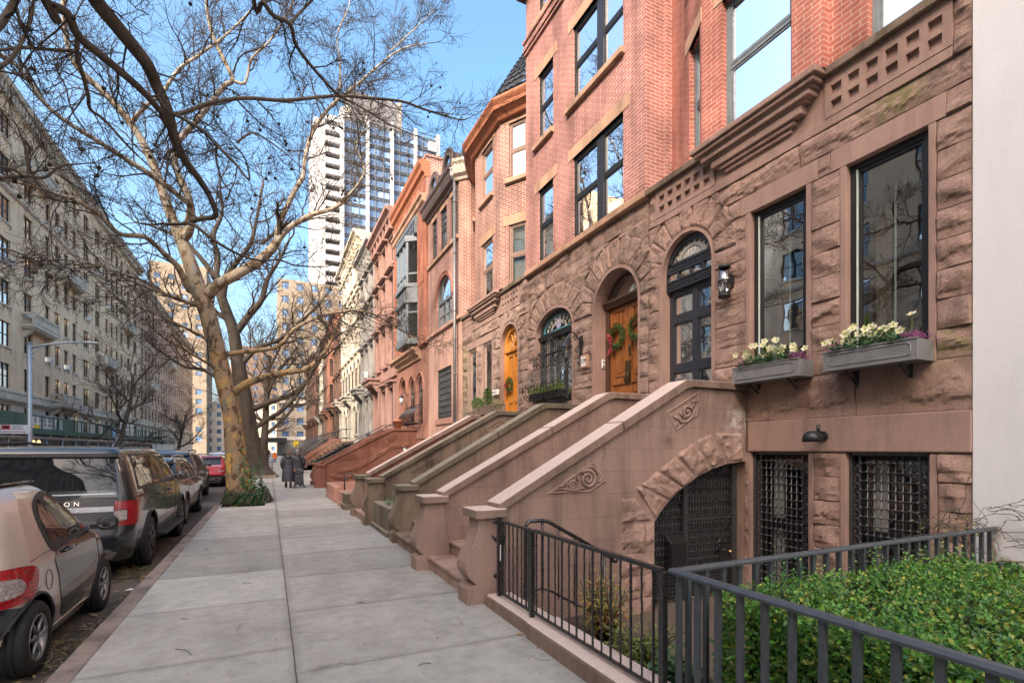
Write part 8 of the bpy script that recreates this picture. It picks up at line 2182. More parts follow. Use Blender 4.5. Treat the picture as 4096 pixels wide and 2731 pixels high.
 for yy in (L*.30, L*.49):
  mb = MB(); mb.tube([B.pt('side',yy,belt-.12,.004),B.pt('side',yy+.03,belt-.115,.04),B.pt('side',yy+.19,belt-.115,.04),B.pt('side',yy+.22,belt-.12,.004)], .013, 6); mb.build('door_handle', M[paint], t)
 if rails:
  for sg in (1,-1):
   mb = MB(); x = sg*(W-.29); y0, y1 = .62, L*.52; mb.tube([(x,y0-.1,zt+.0),(x,y0+.12,zt+.075),(x,lerp(y0,y1,.5),zt+.10),(x,y1-.12,zt+.075),(x,y1+.05,zt-.0)], [.012,.022,.022,.022,.012], 7); mb.build('roof_rail', M['silvertrim' if dl else 'plastic'], t)
 if step:
  for sg in (1,-1):
   mb = MB(); mb.box(sg*(W-.12), sg*(W+.10), oh+R+.12, oh+wb-R-.12, .40, .44)
   for i in range(6): mb.box(sg*(W-.06+i*.025), sg*(W-.05+i*.025), oh+R+.14, oh+wb-R-.14, .44, .446)
   mb.build('running_board', M['plastic'], t)
 if text:
  f = Fr((0,0),(-1,0),(0,-1)); p = B.pt('rear', 0, belt-.115, .012); f = Fr((0,p.y),(1,0),(0,-1))
  cu = bpy.data.curves.new('lettering', 'FONT'); cu.body = text; cu.size = .085; cu.align_x = 'CENTER'; cu.align_y = 'CENTER'; cu.extrude = .003; cu.space_character = 1.75
  o = bpy.data.objects.new('lettering', cu); dg = bpy.context.evaluated_depsgraph_get(); me = bpy.data.meshes.new_from_object(o); bpy.data.objects.remove(o)
  me.transform(Matrix.Translation((0,p.y-.004,belt-.118)) @ Matrix.Rotation(pi/2, 4, 'X')); me.materials.clear(); me.materials.append(M['chrome']); o = bpy.data.objects.new('lettering', me); COL.objects.link(o); adopt(o, t)
 mirror(t, W-.07, L*.685, belt+.09, paint, .95)
 mirror(t, -(W-.07), L*.685, belt+.09, paint, .95, -1)
 for yy in (oh, oh+wb):
  for sg in (1,-1): wheel(t, yy, sg*(W-.155), R, .27, spokes, alloy, sg, detail)
 place(t, X, Y, rz)
 return t
def make_cars():
 M['cargloss'] = cargloss(); M['mirror'] = plain('mirror_glass', (.5,.53,.56), .05, 1, .05, 6)
 smart_car()
 suv('large dark metallic SUV with wide rear window, second car from the left edge', 8.72, -2.69, 'paint_suv', text='EXPEDITION', step=True, rake=.15)
 suv('dark brown crossover with sloping roof and silver window trim, behind the large SUV', 13.9, -2.75, 'paint_brown', L=4.66, W=.945, H=1.64, wb=2.87, oh=.92, R=.36, belt=1.05, rake=.55, lamp='oval', spokes=5, alloy='alloy', band=False, hatch=True, dl=True)
 suv('dark grey SUV with black roof, parked next to the brown crossover', 19.9, -3.15, 'paint_suv', L=4.82, W=.965, H=1.76, wb=2.91, oh=.96, R=.38, belt=1.15, rake=.36, lamp='oval', spokes=5, detail=True, band=False)
 suv('bright red hatchback parked beside the big tree trunk', 28.2, -2.72, 'paint_red', L=4.41, W=.88, H=1.53, wb=2.63, oh=.84, R=.32, belt=1.02, rake=.34, rails=False, lamp='oval', spokes=5, name='parked_hatchback', band=False, hatch=True, detail=True)
 suv('white crossover half hidden beyond the red hatchback', 34.2, -2.6, 'paint_white', L=4.5, W=.90, H=1.62, wb=2.65, oh=.9, R=.34, belt=1.05, rake=.4, lamp='oval', detail=False, band=False, hatch=True)
 suv('black SUV standing in the driving lane left of the red hatchback', 31.5, -5.2, 'paint_black', L=4.9, W=.97, H=1.80, wb=2.9, oh=1.0, R=.38, belt=1.15, rake=.3, detail=False, band=False)
 for k, (y, p, l) in enumerate(((39,'paint_grey','grey'),(45,'paint_black','black'),(51,'paint_white','white'),(57,'paint_silver','silver'),(63,'paint_suv','dark'))):
  suv('%s car in the far part of the row by the right kerb' % l, y, -2.6, p, L=4.6, W=.92, H=(1.5,1.7,1.55,1.7,1.6)[k], wb=2.7, oh=.92, R=.34, belt=1.05, rake=.45, lamp='oval', detail=False, rails=False, band=False, hatch=True, group='cars parked far down the right kerb')
 for k, (y, p, l, h) in enumerate(((26,'paint_black','black',1.55),(32.5,'paint_red','red',1.5),(38.5,'paint_grey','grey',1.72),(44.5,'paint_white','white',1.6),(51,'paint_black','black',1.75),(57.5,'paint_silver','silver',1.5))):
  suv('%s car parked along the opposite kerb beyond the large SUV' % l, y, -11.85, p, L=4.6, W=.92, H=h, wb=2.7, oh=.92, R=.34, belt=1.05, rake=.45, lamp='oval', detail=False, rails=False, band=False, hatch=True, group='cars parked along the opposite kerb')
 suv('yellow taxi far down the road between the rows of parked cars', 96, -6.2, 'paint_yellow', L=4.8, W=.92, H=1.6, wb=2.8, oh=.95, R=.34, belt=1.05, rake=.45, lamp='oval', detail=False, rails=False, band=False, hatch=True, name='taxi', cat='taxi')
# ---------------------------------------------------------------- bare winter trees
CAM = V((0,0,1.62)); FWD = (.4281,.9037)
def at(u, v, Y):
 """point at distance Y down the street seen along picture coordinates (2352 wide)"""
 a = (u-1176)/1178; b = (1030-v)/1178
 dx, dy = FWD[0]+FWD[1]*a, FWD[1]-FWD[0]*a; t = Y/dy
 return V((dx*t, Y, 1.62+b*t))
def curve(P, R, n=4):
 """Catmull-Rom resampling of a limb"""
 o, r = [], []
 for i in range(len(P)-1):
  p0, p1, p2, p3 = P[max(0,i-1)], P[i], P[i+1], P[min(len(P)-1,i+2)]
  for j in range(n):
   t = j/n; o.append(.5*((2*p1)+(p2-p0)*t+(2*p0-5*p1+4*p2-p3)*t*t+(3*p1-p0-3*p2+p3)*t**3)); r.append(lerp(R[i],R[i+1],t))
 o.append(P[-1]); r.append(R[-1]); return o, r
def perp(d, rnd):
 q = V((rnd.gauss(0,1),rnd.gauss(0,1),rnd.gauss(0,1))); q -= d*q.dot(d); return q.normalized() if q.length > 1e-3 else V((1,0,0))
def branch(mb, p, d, L, r, lev, rnd, up=.12, kids=(0,8,7,6), wob=.22, balls=None, minr=.004):
 n = max(3, min(9, int(L/.16))) if lev > 0 else 3; st = L/n; P = [V(p)]; R = [r]; d = V(d).normalized()
 for i in range(n):
  d = (d + V((rnd.gauss(0,wob),rnd.gauss(0,wob),rnd.gauss(0,wob)*.8+up*(.5 if lev else .2)))).normalized()
  P.append(P[-1]+d*st); R.append(max(minr, r*(1-.72*(i+1)/n)))
 mb.tube(P, R, 3 if lev < 2 else 4 if lev < 3 else 5, cap=False)
 if balls is not None and lev <= 1 and rnd.random() < .10: balls.append(P[-1])
 if lev == 0: return
 k = kids[min(lev,3)]; k = max(2, int(round(k*(.7+.6*rnd.random()))))
 for i in range(k):
  t = lerp(.22, 1.0, (i+rnd.random()*.8)/k)*n; j = min(n-1, int(t)); q = P[j].lerp(P[j+1], t-j)
  dd = (P[j+1]-P[j]).normalized(); a = rnd.uniform(.5, 1.05)
  nd = dd*math.cos(a) + perp(dd, rnd)*math.sin(a) + V((0,0,up))
  branch(mb, q, nd, L*rnd.uniform(.38,.62), max(minr, R[j]*.62), lev-1, rnd, up, kids, wob, balls, minr)
def sprout(mb, P, R, rnd, every, L, lev=2, t0=.15, r=None, up=.12, kids=(0,8,7,6), balls=None, minr=.004):
 acc = 0; tot = sum((b-a).length for a, b in zip(P, P[1:])); s = 0; nxt = tot*t0
 for i in range(len(P)-1):
  seg = (P[i+1]-P[i]).length
  while s+seg >= nxt:
   q = P[i].lerp(P[i+1], (nxt-s)/max(seg,1e-6)); d = (P[i+1]-P[i]).normalized(); a = rnd.uniform(.55,1.1)
   nd = d*math.cos(a)+perp(d,rnd)*math.sin(a)+V((0,0,up*1.5))
   branch(mb, q, nd, L*rnd.uniform(.5,1.25), min(R[i]*.55, r or .025), lev, rnd, up, kids, .22, balls, minr)
   nxt += every*rnd.uniform(.6,1.4)
  s += seg
 branch(mb, P[-1], P[-1]-P[-2], L*.8, R[-1]*.9, lev, rnd, up, kids, .22, balls, minr)
def seedballs(balls, name, parent):
 m = MB()
 for p in balls:
  c = p - V((0,0,.06)); m.tube([p, c], .0025, 3, cap=False); m.smooth = True; m.lathe([(0,-.02),(.014,-.014),(.02,0),(.014,.014),(0,.02)], c-V((0,0,.015)), 6); m.smooth = False
 o = m.build(name, M['bark_dark'], parent); o['kind'] = 'stuff'; return o
def plane_tree():
 rnd = random.Random(42)
 t = thing('plane_tree', 'big mottled plane tree with yellow-brown peeling bark and ivy at its foot', 'tree', (-.65,17.4,0))
 T = MB(); C = MB(); balls = []
 def limb(pts, px, every=.5, L=1.5, lev=2, t0=.2, mb=T, sp=True, up=.12, n=4, nt=10):
  P = [at(*p) for p in pts]; R = [px[i]*p[2]/1178*.5*.60 for i, p in enumerate(pts)]
  Q, S = curve(P, R, n); T.tube(Q, S, nt, cap=False)
  if sp: sprout(C, Q, S, rnd, every*.72, L*1.1, lev, t0, up=up, balls=balls, minr=.0042)
  return Q, S
 Z = lambda x, y, Y: (x/1.9505, y/1.9505, Y)      # picture coordinates measured on an enlarged view
 k = 1/1.9505
 trunk = [(553,1175,17.3),(553,1130,17.3),(541,1040,17.3),(534,960,17.3),(516,880,17.35),(495,790,17.4),(477,720,17.4),(456,660,17.4)]
 limb(trunk, [118,88,64,57,54,52,52,56], sp=False, nt=18, n=6)
 main = [(456,665,17.4),(437,605,17.4),(418,555,17.4),(397,505,17.3),(380,460,17.2),(355,385,17.1),(334,340,17.0),(303,287,16.9),(246,220,16.8),(195,174,16.7),(165,133,16.6),(149,60,16.4),(144,-40,16.2)]
 limb(main, [50,44,40,30,30,27,24,22,20,17,15,14,12], .5, 1.7)
 second = [(416,552,17.4),(432,535,17.2),(440,500,17.0),(432,450,16.9),(405,388,16.8),(402,355,16.8),(412,322,16.8),(446,285,16.7),(478,245,16.6),(513,200,16.5),(534,184,16.5),(523,155,16.4),(502,112,16.4),(482,60,16.3),(470,-30,16.2)]
 limb(second, [30,28,24,21,19,19,19,18,17,16,15,14,13,11,9], .5, 1.6)
 limb([(534,184,16.5),(563,190,16.4),(578,135,16.3),(615,100,16.2),(650,50,16.1),(680,-10,16.0)], [11,9,8,7,6,5], .4, 1.3)
 right = [(468,690,17.4),(500,655,17.2),(540,632,17.0),(590,603,16.8),(622,574,16.7),(638,552,16.6)]
 limb(right, [38,36,34,32,30,28], .8, 1.2, sp=True, t0=.3)
 limb([(636,556,16.6),(640,520,16.5),(652,490,16.5),(676,440,16.4),(696,405,16.4),(700,370,16.3),(712,318,16.3),(738,272,16.2),(768,236,16.1),(820,195,16.0),(872,149,15.9),(923,113,15.8),(980,100,15.7)], [22,20,18,17,16,15,14,12,10,9,8,6,4], .38, 1.5)
 limb([(636,556,16.6),(662,525,16.4),(710,496,16.2),(740,487,16.1),(770,476,16.0),(800,450,15.9),(828,415,15.8),(836,380,15.8),(816,338,15.7),(832,305,15.6),(845,270,15.5)], [22,20,17,15,14,12,11,9,7,6,4], .4, 1.3)
 limb([(780,212,16.1),(782,150,16.0),(775,80,15.9),(800,20,15.8),(806,-30,15.8)], [7,6,5,4,4], .35, 1.2)
 limb([(896,118,15.8),(960,60,15.6),(1000,20,15.5)], [5,4,3], .3, 1.1)
 limb([(300,285,16.9),(318,262,16.5),(340,240,16.2),(372,215,16.0),(410,160,15.8),(455,128,15.6),(520,80,15.4),(590,10,15.2)], [15,13,12,11,10,9,7,5], .45, 1.4)
 limb([(425,540,17.4),(437,475,16.6),(418,455,16.2),(359,410,15.8),(287,364,15.4),(215,318,15.0),(149,277,14.6),(97,231,14.3),(51,164,14.0),(0,123,13.7),(-60,90,13.4)], [22,20,18,17,15,14,13,12,11,10,9], .5, 1.6)
 limb([(456,655,17.4),(436,667,17.3),(410,615,16.9),(380,585,16.6),(333,544,16.2),(277,538,15.9),(231,497,15.5),(195,472,15.2),(149,451,14.9),(66,426,14.5),(0,410,14.2),(-50,400,14.0)], [26,22,19,17,15,13,12,11,9,8,7,6], .42, 1.3, up=.05)
 limb([(523,813,17.4),(574,806,17.0),(640,795,16.7),(672,759,16.5),(718,733,16.3),(769,718,16.1),(841,715,15.9),(897,743,15.7),(948,774,15.5),(990,780,15.4)], [18,16,14,13,12,11,9,7,5,3], .35, 1.0, up=.02)
 limb([(540,900,17.3),(565,882,17.0),(600,868,16.8),(655,855,16.5),(700,848,16.3),(735,822,16.1),(765,775,16.0),(775,740,15.9)], [30,27,24,22,18,14,10,7], .45, 1.0, up=.05)
 limb([(462,705,17.4),(420,690,17.0),(360,668,16.6),(290,640,16.3),(230,612,16.0),(170,600,15.8)], [12,10,9,7,6,4], .35, 1.2, up=.03)
 limb([(510,850,17.4),(470,830,17.0),(420,800,16.6),(370,770,16.2),(330,735,16.0)], [11,9,8,6,4], .35, 1.1, up=.02)
 limb([(505,800,17.4),(460,770,17.2),(400,740,16.8),(330,710,16.4),(280,690,16.2)], [10,8,7,5,4], .35, 1.1, up=.02)
 T.build('trunk', M['bark_plane'], t); C.build('crown', M['bark_twig'], t)
 rnd.shuffle(balls); seedballs(balls[:330], 'seed_balls', t)
 # a few knots and a branch scar
 K = MB()
 for (u, v, r) in ((509,912,.10),(480,655,.12),(472,700,.10)): K.smooth = True; K.lathe([(r*1.5,0),(r*1.2,.06),(r*.7,.09),(r*.45,.05),(0,.03)], at(u,v,17.1), 12, 'y')
 # ivy on the trunk and round the tree pit
 iv = thing('ivy', 'green ivy climbing the foot of the mottled plane tree', 'ivy', (-.65,17.1,0)); m = MB(); s = MB()
 for _ in range(4200):
  a = rnd.uniform(0,2*pi); h = abs(rnd.gauss(0,.62)); 
  if rnd.random() < .55: h = rnd.uniform(0,.35); r = rnd.uniform(.38,.64)*(1-.35*h)
  else: r = interp([(0,.62),(.3,.48),(.8,.38),(1.6,.33)],h)+rnd.uniform(0,.06)
  if h > .55 and not (-2.6 < a-2*pi*(a > pi) < -.4): continue
  if h > .35 and noise.noise(V((a*2,h*2.5,3))) < -.05: continue
  p = V((-.60+r*math.cos(a), 17.35+r*.95*math.sin(a), h)); m.leaf(p, V((math.cos(a)+rnd.gauss(0,.7),math.sin(a)+rnd.gauss(0,.7),-.3+rnd.gauss(0,.5))), V((math.cos(a),math.sin(a),.7)), rnd.uniform(.06,.10), .075)
 for _ in range(130):
  a = rnd.uniform(0,2*pi); r = rnd.uniform(.5,.78); P = [V((-.6+r*math.cos(a+j*.06)*(1-.03*j), 17.35+r*math.sin(a+j*.06)*(1-.03*j), .02+.07*j)) for j in range(rnd.randint(3,8))]; s.tube(P, .011, 4)
 s.build('stems', M['bark_limb'], iv); m.build('foliage', M['ivyleaf'], iv)
def overhead_tree():
 rnd = random.Random(9)
 t = thing('plane_tree', 'nearest tree, its dark boughs hanging down from the top edge of the view', 'tree', (-1.0,2.2,0))
 T = MB(); C = MB(); balls = []
 def limb(pts, px, every=.4, L=1.0, lev=2, t0=.1, up=.06, first=None):
  P = [at(*p) for p in pts]; R = [px[i]*p[2]/1178*.5*.82 for i, p in enumerate(pts)]
  if first: P = [V(q) for q, r in first]+P; R = [r for q, r in first]+R
  Q, S = curve(P, R, 5); T.tube(Q, S, 9, cap=False); sprout(C, Q, S, rnd, every, L, lev, t0, .012, up=up, balls=balls, minr=.0022)
 root = [((-1.0,-2.2,0),.30),((-1.0,-2.2,2.5),.24),((-1.05,-2.0,4.6),.21)]
 P = [V(q) for q, r in root]; Q, S = curve(P, [r for q, r in root], 4); T.tube(Q, S, 14, cap=False)
 top = ((-1.05,-2.0,4.55),.17)
 Z = lambda x, y, Y: (x/1.9505, y/1.9505, Y)
 limb([Z(400,-90,6.0),Z(430,0,6.2),Z(500,90,6.4),Z(590,200,6.6),Z(660,290,6.8),Z(700,380,7.0),Z(750,490,7.1),Z(780,610,7.3),Z(830,720,7.5),Z(890,800,7.7),Z(940,880,7.8),Z(966,965,7.9),Z(900,980,8.1),Z(825,1002,8.3)],
   [33,32,31,30,28,26,24,21,18,15,13,12,11,10], .55, .9, first=[top,((-1.3,1.5,5.6),.12),((-1.5,3.5,6.0),.09)], t0=.5)
 limb([Z(840,1000,8.2),Z(880,1015,8.1),Z(950,1070,8.0),Z(1050,1130,7.9),Z(1150,1165,7.8),Z(1250,1165,7.7),Z(1330,1190,7.6),Z(1450,1195,7.6)], [8,8,7,6,5,4.5,4,3], .3, .6, t0=.1)
 limb([Z(700,430,7.0),Z(770,510,7.1),Z(850,495,7.2),Z(950,460,7.3),Z(1100,440,7.4),Z(1280,450,7.5),Z(1500,430,7.6),Z(1650,440,7.7),Z(1800,455,7.8),Z(1900,490,7.9),Z(2050,535,8.0),Z(2100,530,8.0)], [9,11,10,10,9,9,8,7.5,7,6,4,2.5], .28, .75, up=.0)
 limb([Z(170,-60,5.4),Z(220,20,5.6),Z(300,60,5.7),Z(350,160,5.8),Z(430,230,6.0),Z(550,330,6.3),Z(650,420,6.6),Z(720,500,6.9)], [20,20,19,18,18,17,15,14], .5, .8, first=[((-1.3,-.5,5.3),.12),((-2.2,2.6,6.1),.09)], t0=.4)
 limb([Z(348,160,5.8),Z(345,250,5.9),Z(372,340,6.0),Z(395,430,6.1),Z(405,490,6.2),Z(470,540,6.3),Z(560,640,6.4),Z(620,700,6.5)], [10,10,9,8,7,6,5,4], .3, .6, up=.0)
 limb([Z(340,230,5.9),Z(250,225,5.8),Z(100,215,5.6),Z(0,225,5.5),Z(-80,230,5.4)], [7,7,6,6,5], .3, .6)
 limb([Z(80,-20,5.0),Z(40,50,5.0),Z(0,110,4.9),Z(-60,170,4.9)], [14,14,15,15], .3, .6)
 limb([Z(780,510,7.1),Z(900,580,7.0),Z(960,640,7.0),Z(1010,690,6.9),Z(1060,740,6.9),Z(1115,805,6.8),Z(1108,740,6.8),Z(1085,690,6.7),Z(1040,640,6.7)], [8,8,7,6.5,6,5,4,3.5,3], .25, .5, up=0)
 limb([Z(1060,640,6.7),Z(1130,595,6.7),Z(1200,630,6.7),Z(1270,680,6.7),Z(1350,750,6.7)], [5,5,4,3,2.5], .25, .5, up=0)
 for pts in ([(-1.05,-2.1,4.4),(-2.6,-3.2,6.6),(-4.5,-4.6,9),(-6.5,-5.5,11.5)],[(-1.0,-2.2,3.8),(-1.4,-4.2,6.2),(-2.2,-6.6,9),(-3.0,-8.5,12)],[(-1.05,-2,4.6),(-.4,-2.8,8),(-.2,-3.5,12)],[(-1.05,-2,4.6),(-3,-1,8),(-5,-.4,11)],[(-1.05,-2.1,4.2),(-3.2,-2.2,6),(-6.2,-3.4,7.6),(-9,-4,8.6)]):
  Q, S = curve([V(p) for p in pts], [.13,.10,.07,.04][:len(pts)], 5); T.tube(Q, S, 8, cap=False); sprout(C, Q, S, rnd, .45, 1.8, 2, .2, .03, minr=.006)
 limb([Z(1130,-60,6.0),Z(1180,10,6.1),Z(1225,70,6.2),Z(1300,110,6.3),Z(1325,200,6.5),Z(1390,290,6.7),Z(1460,370,6.9),Z(1520,430,7.1),Z(1600,470,7.3),Z(1750,560,7.4),Z(1880,615,7.5)], [11,11,11,10,9,8,7.5,7,5,4,2.5], .28, .7, first=[((-.9,-1.0,5.6),.11),((-.2,2.2,6.6),.07)], t0=.3, up=0)
 limb([Z(1300,105,6.3),Z(1370,30,6.3),Z(1420,-20,6.2)], [7,6,5], .3, .6)
 limb([Z(970,640,7.0),Z(970,720,7.0),Z(990,800,7.0)], [6,5,4], .25, .4, up=0)
 limb([Z(0,800,5.6),Z(100,790,5.7),Z(200,795,5.8),Z(270,745,5.9),Z(360,735,6.0)], [7,6,6,5,3], .22, .5, up=.02)
 limb([Z(-40,740,5.5),Z(60,760,5.6),Z(120,790,5.7),Z(120,690,5.7),Z(80,570,5.7)], [6,6,6,5,3], .22, .5, up=.02)
 limb([Z(-20,1110,5.4),Z(60,1125,5.5),Z(140,1160,5.6),Z(200,1180,5.7)], [4,4,3,2], .2, .45, up=.0)
 limb([Z(-60,330,5.2),Z(0,300,5.3),Z(60,250,5.4),Z(130,120,5.5),Z(150,0,5.5)], [9,9,8,6,5], .25, .6)
 T.build('trunk', M['bark_limb'], t); C.build('crown', M['bark_twig'], t)
 rnd.shuffle(balls); seedballs(balls[:140], 'seed_balls', t)
def street_tree(x, y, H, r, seed, label, lean=(0,0), mat='bark_dark', first=.32, spread=1.0, lev=3, kids=(0,7,6,5), group='bare street trees along the road', nl=7):
 rnd = random.Random(seed); t = thing('street_tree', label, 'tree', (x,y,0), group); T = MB(); C = MB()
 n = 9; P = [V((x,y,-.05))]; d = V((lean[0],lean[1],1)).normalized()
 for i in range(n): d = (d+V((rnd.gauss(0,.05),rnd.gauss(0,.05),.03))).normalized(); P.append(P[-1]+d*H*.62/n)
 R = [r*1.55, r*1.08]+[r*(1-.55*i/n) for i in range(1,n)]
 Q, S = curve(P, R, 3); T.tube(Q, S, 12, cap=False)
 for k in range(nl):
  i = int(lerp(first, .98, k/(nl-1))*(len(Q)-1)); a = k*2.4+rnd.uniform(-.4,.4); e = rnd.uniform(.35,.8)
  d = V((math.cos(a)*math.cos(e)*spread, math.sin(a)*math.cos(e)*spread, math.sin(e))); L = H*rnd.uniform(.30,.46); m = 7; LP = [Q[i]]; dd = d.normalized()
  for j in range(m): dd = (dd+V((rnd.gauss(0,.14),rnd.gauss(0,.14),rnd.gauss(.05,.10)))).normalized(); LP.append(LP[-1]+dd*L/m)
  LR = [S[i]*.62*(1-.8*j/m) for j in range(m+1)]; lq, lr = curve(LP, LR, 2); T.tube(lq, lr, 7, cap=False)
  sprout(C, lq, lr, rnd, H*.034, H*.16, lev-1, .12, .05, .10, kids, None, .006)
 T.build('trunk', M[mat], t); C.build('crown', M['bark_twig'], t); return t
def make_trees():
 plane_tree(); overhead_tree()
 # dark trunk just behind the plane tree
 rnd = random.Random(4); t = thing('street_tree', 'tall dark-barked tree with flared root just behind the plane tree', 'tree', (-.55,32.8,0)); T = MB(); C = MB()
 def limb(pts, px, every=.5, L=2.5, lev=2, t0=.15, nt=10, up=.1):
  P = [at(*p) for p in pts]; R = [px[i]*p[2]/1178*.5*.82 for i, p in enumerate(pts)]; Q, S = curve(P, R, 4); T.tube(Q, S, nt, cap=False)
  if L: sprout(C, Q, S, rnd, every, L, lev, t0, .05, up=up, kids=(0,5,5,4), minr=.007)
 limb([(592,1100,32.8),(590,1080,32.8),(577,1030,32.8),(570,980,32.8),(560,920,32.8),(552,870,32.8),(545,820,32.8),(536,760,32.7),(522,720,32.6),(508,680,32.5),(495,630,32.4)], [120,62,46,42,40,36,30,26,24,22,18], L=0, nt=16)
 for pts, px in (([(583,938,32.8),(627,920,32.3),(679,901,31.8),(714,861,31.4),(740,820,31)],[16,14,12,9,5]), ([(580,985,32.8),(614,964,32.4),(650,940,32),(695,890,31.6),(725,840,31.2)],[13,12,10,8,4]),
     ([(510,690,32.5),(520,640,32.3),(545,600,32),(575,560,31.8),(590,500,31.5),(600,440,31.3)],[18,15,12,10,8,5]), ([(500,650,32.4),(475,610,32.6),(440,570,32.8),(400,540,33),(350,520,33.2)],[14,12,10,8,5]),
     ([(545,760,32.7),(575,720,32.4),(600,690,32),(615,640,31.8),(640,600,31.6),(665,550,31.4)],[18,16,14,11,8,5]), ([(530,740,32.7),(500,720,32.9),(450,700,33.2),(390,680,33.5),(320,640,33.8)],[14,12,10,8,5]),
     ([(552,840,32.8),(590,800,32.4),(640,780,32),(690,740,31.6),(740,690,31.2)],[14,12,10,8,5]), ([(495,640,32.4),(500,590,32.4),(490,540,32.4),(510,490,32.4),(505,430,32.4)],[15,13,11,8,5]),
     ([(560,900,32.8),(520,880,33),(470,850,33.4),(420,840,33.8),(360,800,34)],[12,11,9,7,4]), ([(600,560,31.8),(640,530,31.5),(680,510,31.2),(730,500,30.9)],[9,8,6,4])):
  limb(pts, px)
 T.build('trunk', M['bark_dark'], t); C.build('crown', M['bark_twig'], t)
 m = MB(); m.box(-1.2,.35,31.2,31.3,0,.16); m.box(.25,.35,31.3,34.2,0,.16); tag(m.build('tree_guard', M['woodgrey'], None, bevel=.01), 'low weathered timber edging around the dark tree', 'tree guard')
 # rows of bare trees down both kerbs: three grown, the others copied from them
 A = street_tree(-.45, 46, 15, .30, 21, 'bare grey tree third along the right kerb, behind the dark trunk', lean=(.03,0))
 B = street_tree(-12.3, 56, 13.5, .22, 22, 'slim forked bare tree in front of the tan apartment house', lean=(.02,.03), mat='bark_grey', first=.25, spread=1.1)
 Cc = street_tree(-12.3, 88, 11, .24, 23, 'leaning bare tree by the black awning', lean=(.16,-.05), first=.3)
 def cp(o, x, y, rz, s, lab):
  c = copy_tree(o); c.location = (x,y,0); c.rotation_euler = (0,0,rz); c.scale = (s,s,s); c['label'] = lab; return c
 cp(A, -.5, 60, 2.0, .92, 'bare tree fourth along the right kerb'); cp(A, -.4, 74, 4.0, 1.0, 'bare tree farthest but one along the right kerb'); cp(A, -.5, 89, 1.0, .95, 'farthest bare tree along the right kerb')
 cp(B, -12.4, 71, 2.2, 1.05, 'bare tree behind the notices on the green hoarding'); cp(Cc, -12.4, 97, .5, 1.0, 'second leaning tree just past the awning'); cp(B, -12.4, 108, 4.0, 1.0, 'bare tree far along the left kerb'); cp(A, -12.4, 122, 3.0, .9, 'farthest bare tree along the left kerb')
 cp(A, -.6, -13, 1.2, .95, 'bare tree behind the viewpoint on the same kerb'); cp(A, -12.4, -9, 2.8, .9, 'bare tree behind the viewpoint on the opposite kerb'); cp(B, -12.4, 12, 2.8, 1.1, 'bare tree across the street, mirrored in the car windows')
 cp(A, 1.2, 109, 3.3, .9, 'bare tree in front of the tan block at the end of the row'); cp(A, -8.5, 128, .6, .95, 'bare tree in front of the low beige building'); cp(B, -3.0, 140, 5.2, 1.1, 'slim bare tree at the very end of the road')
 cp(Cc, -12.4, 43, 2.6, 1.1, 'bare tree near the street lamp on the left kerb')
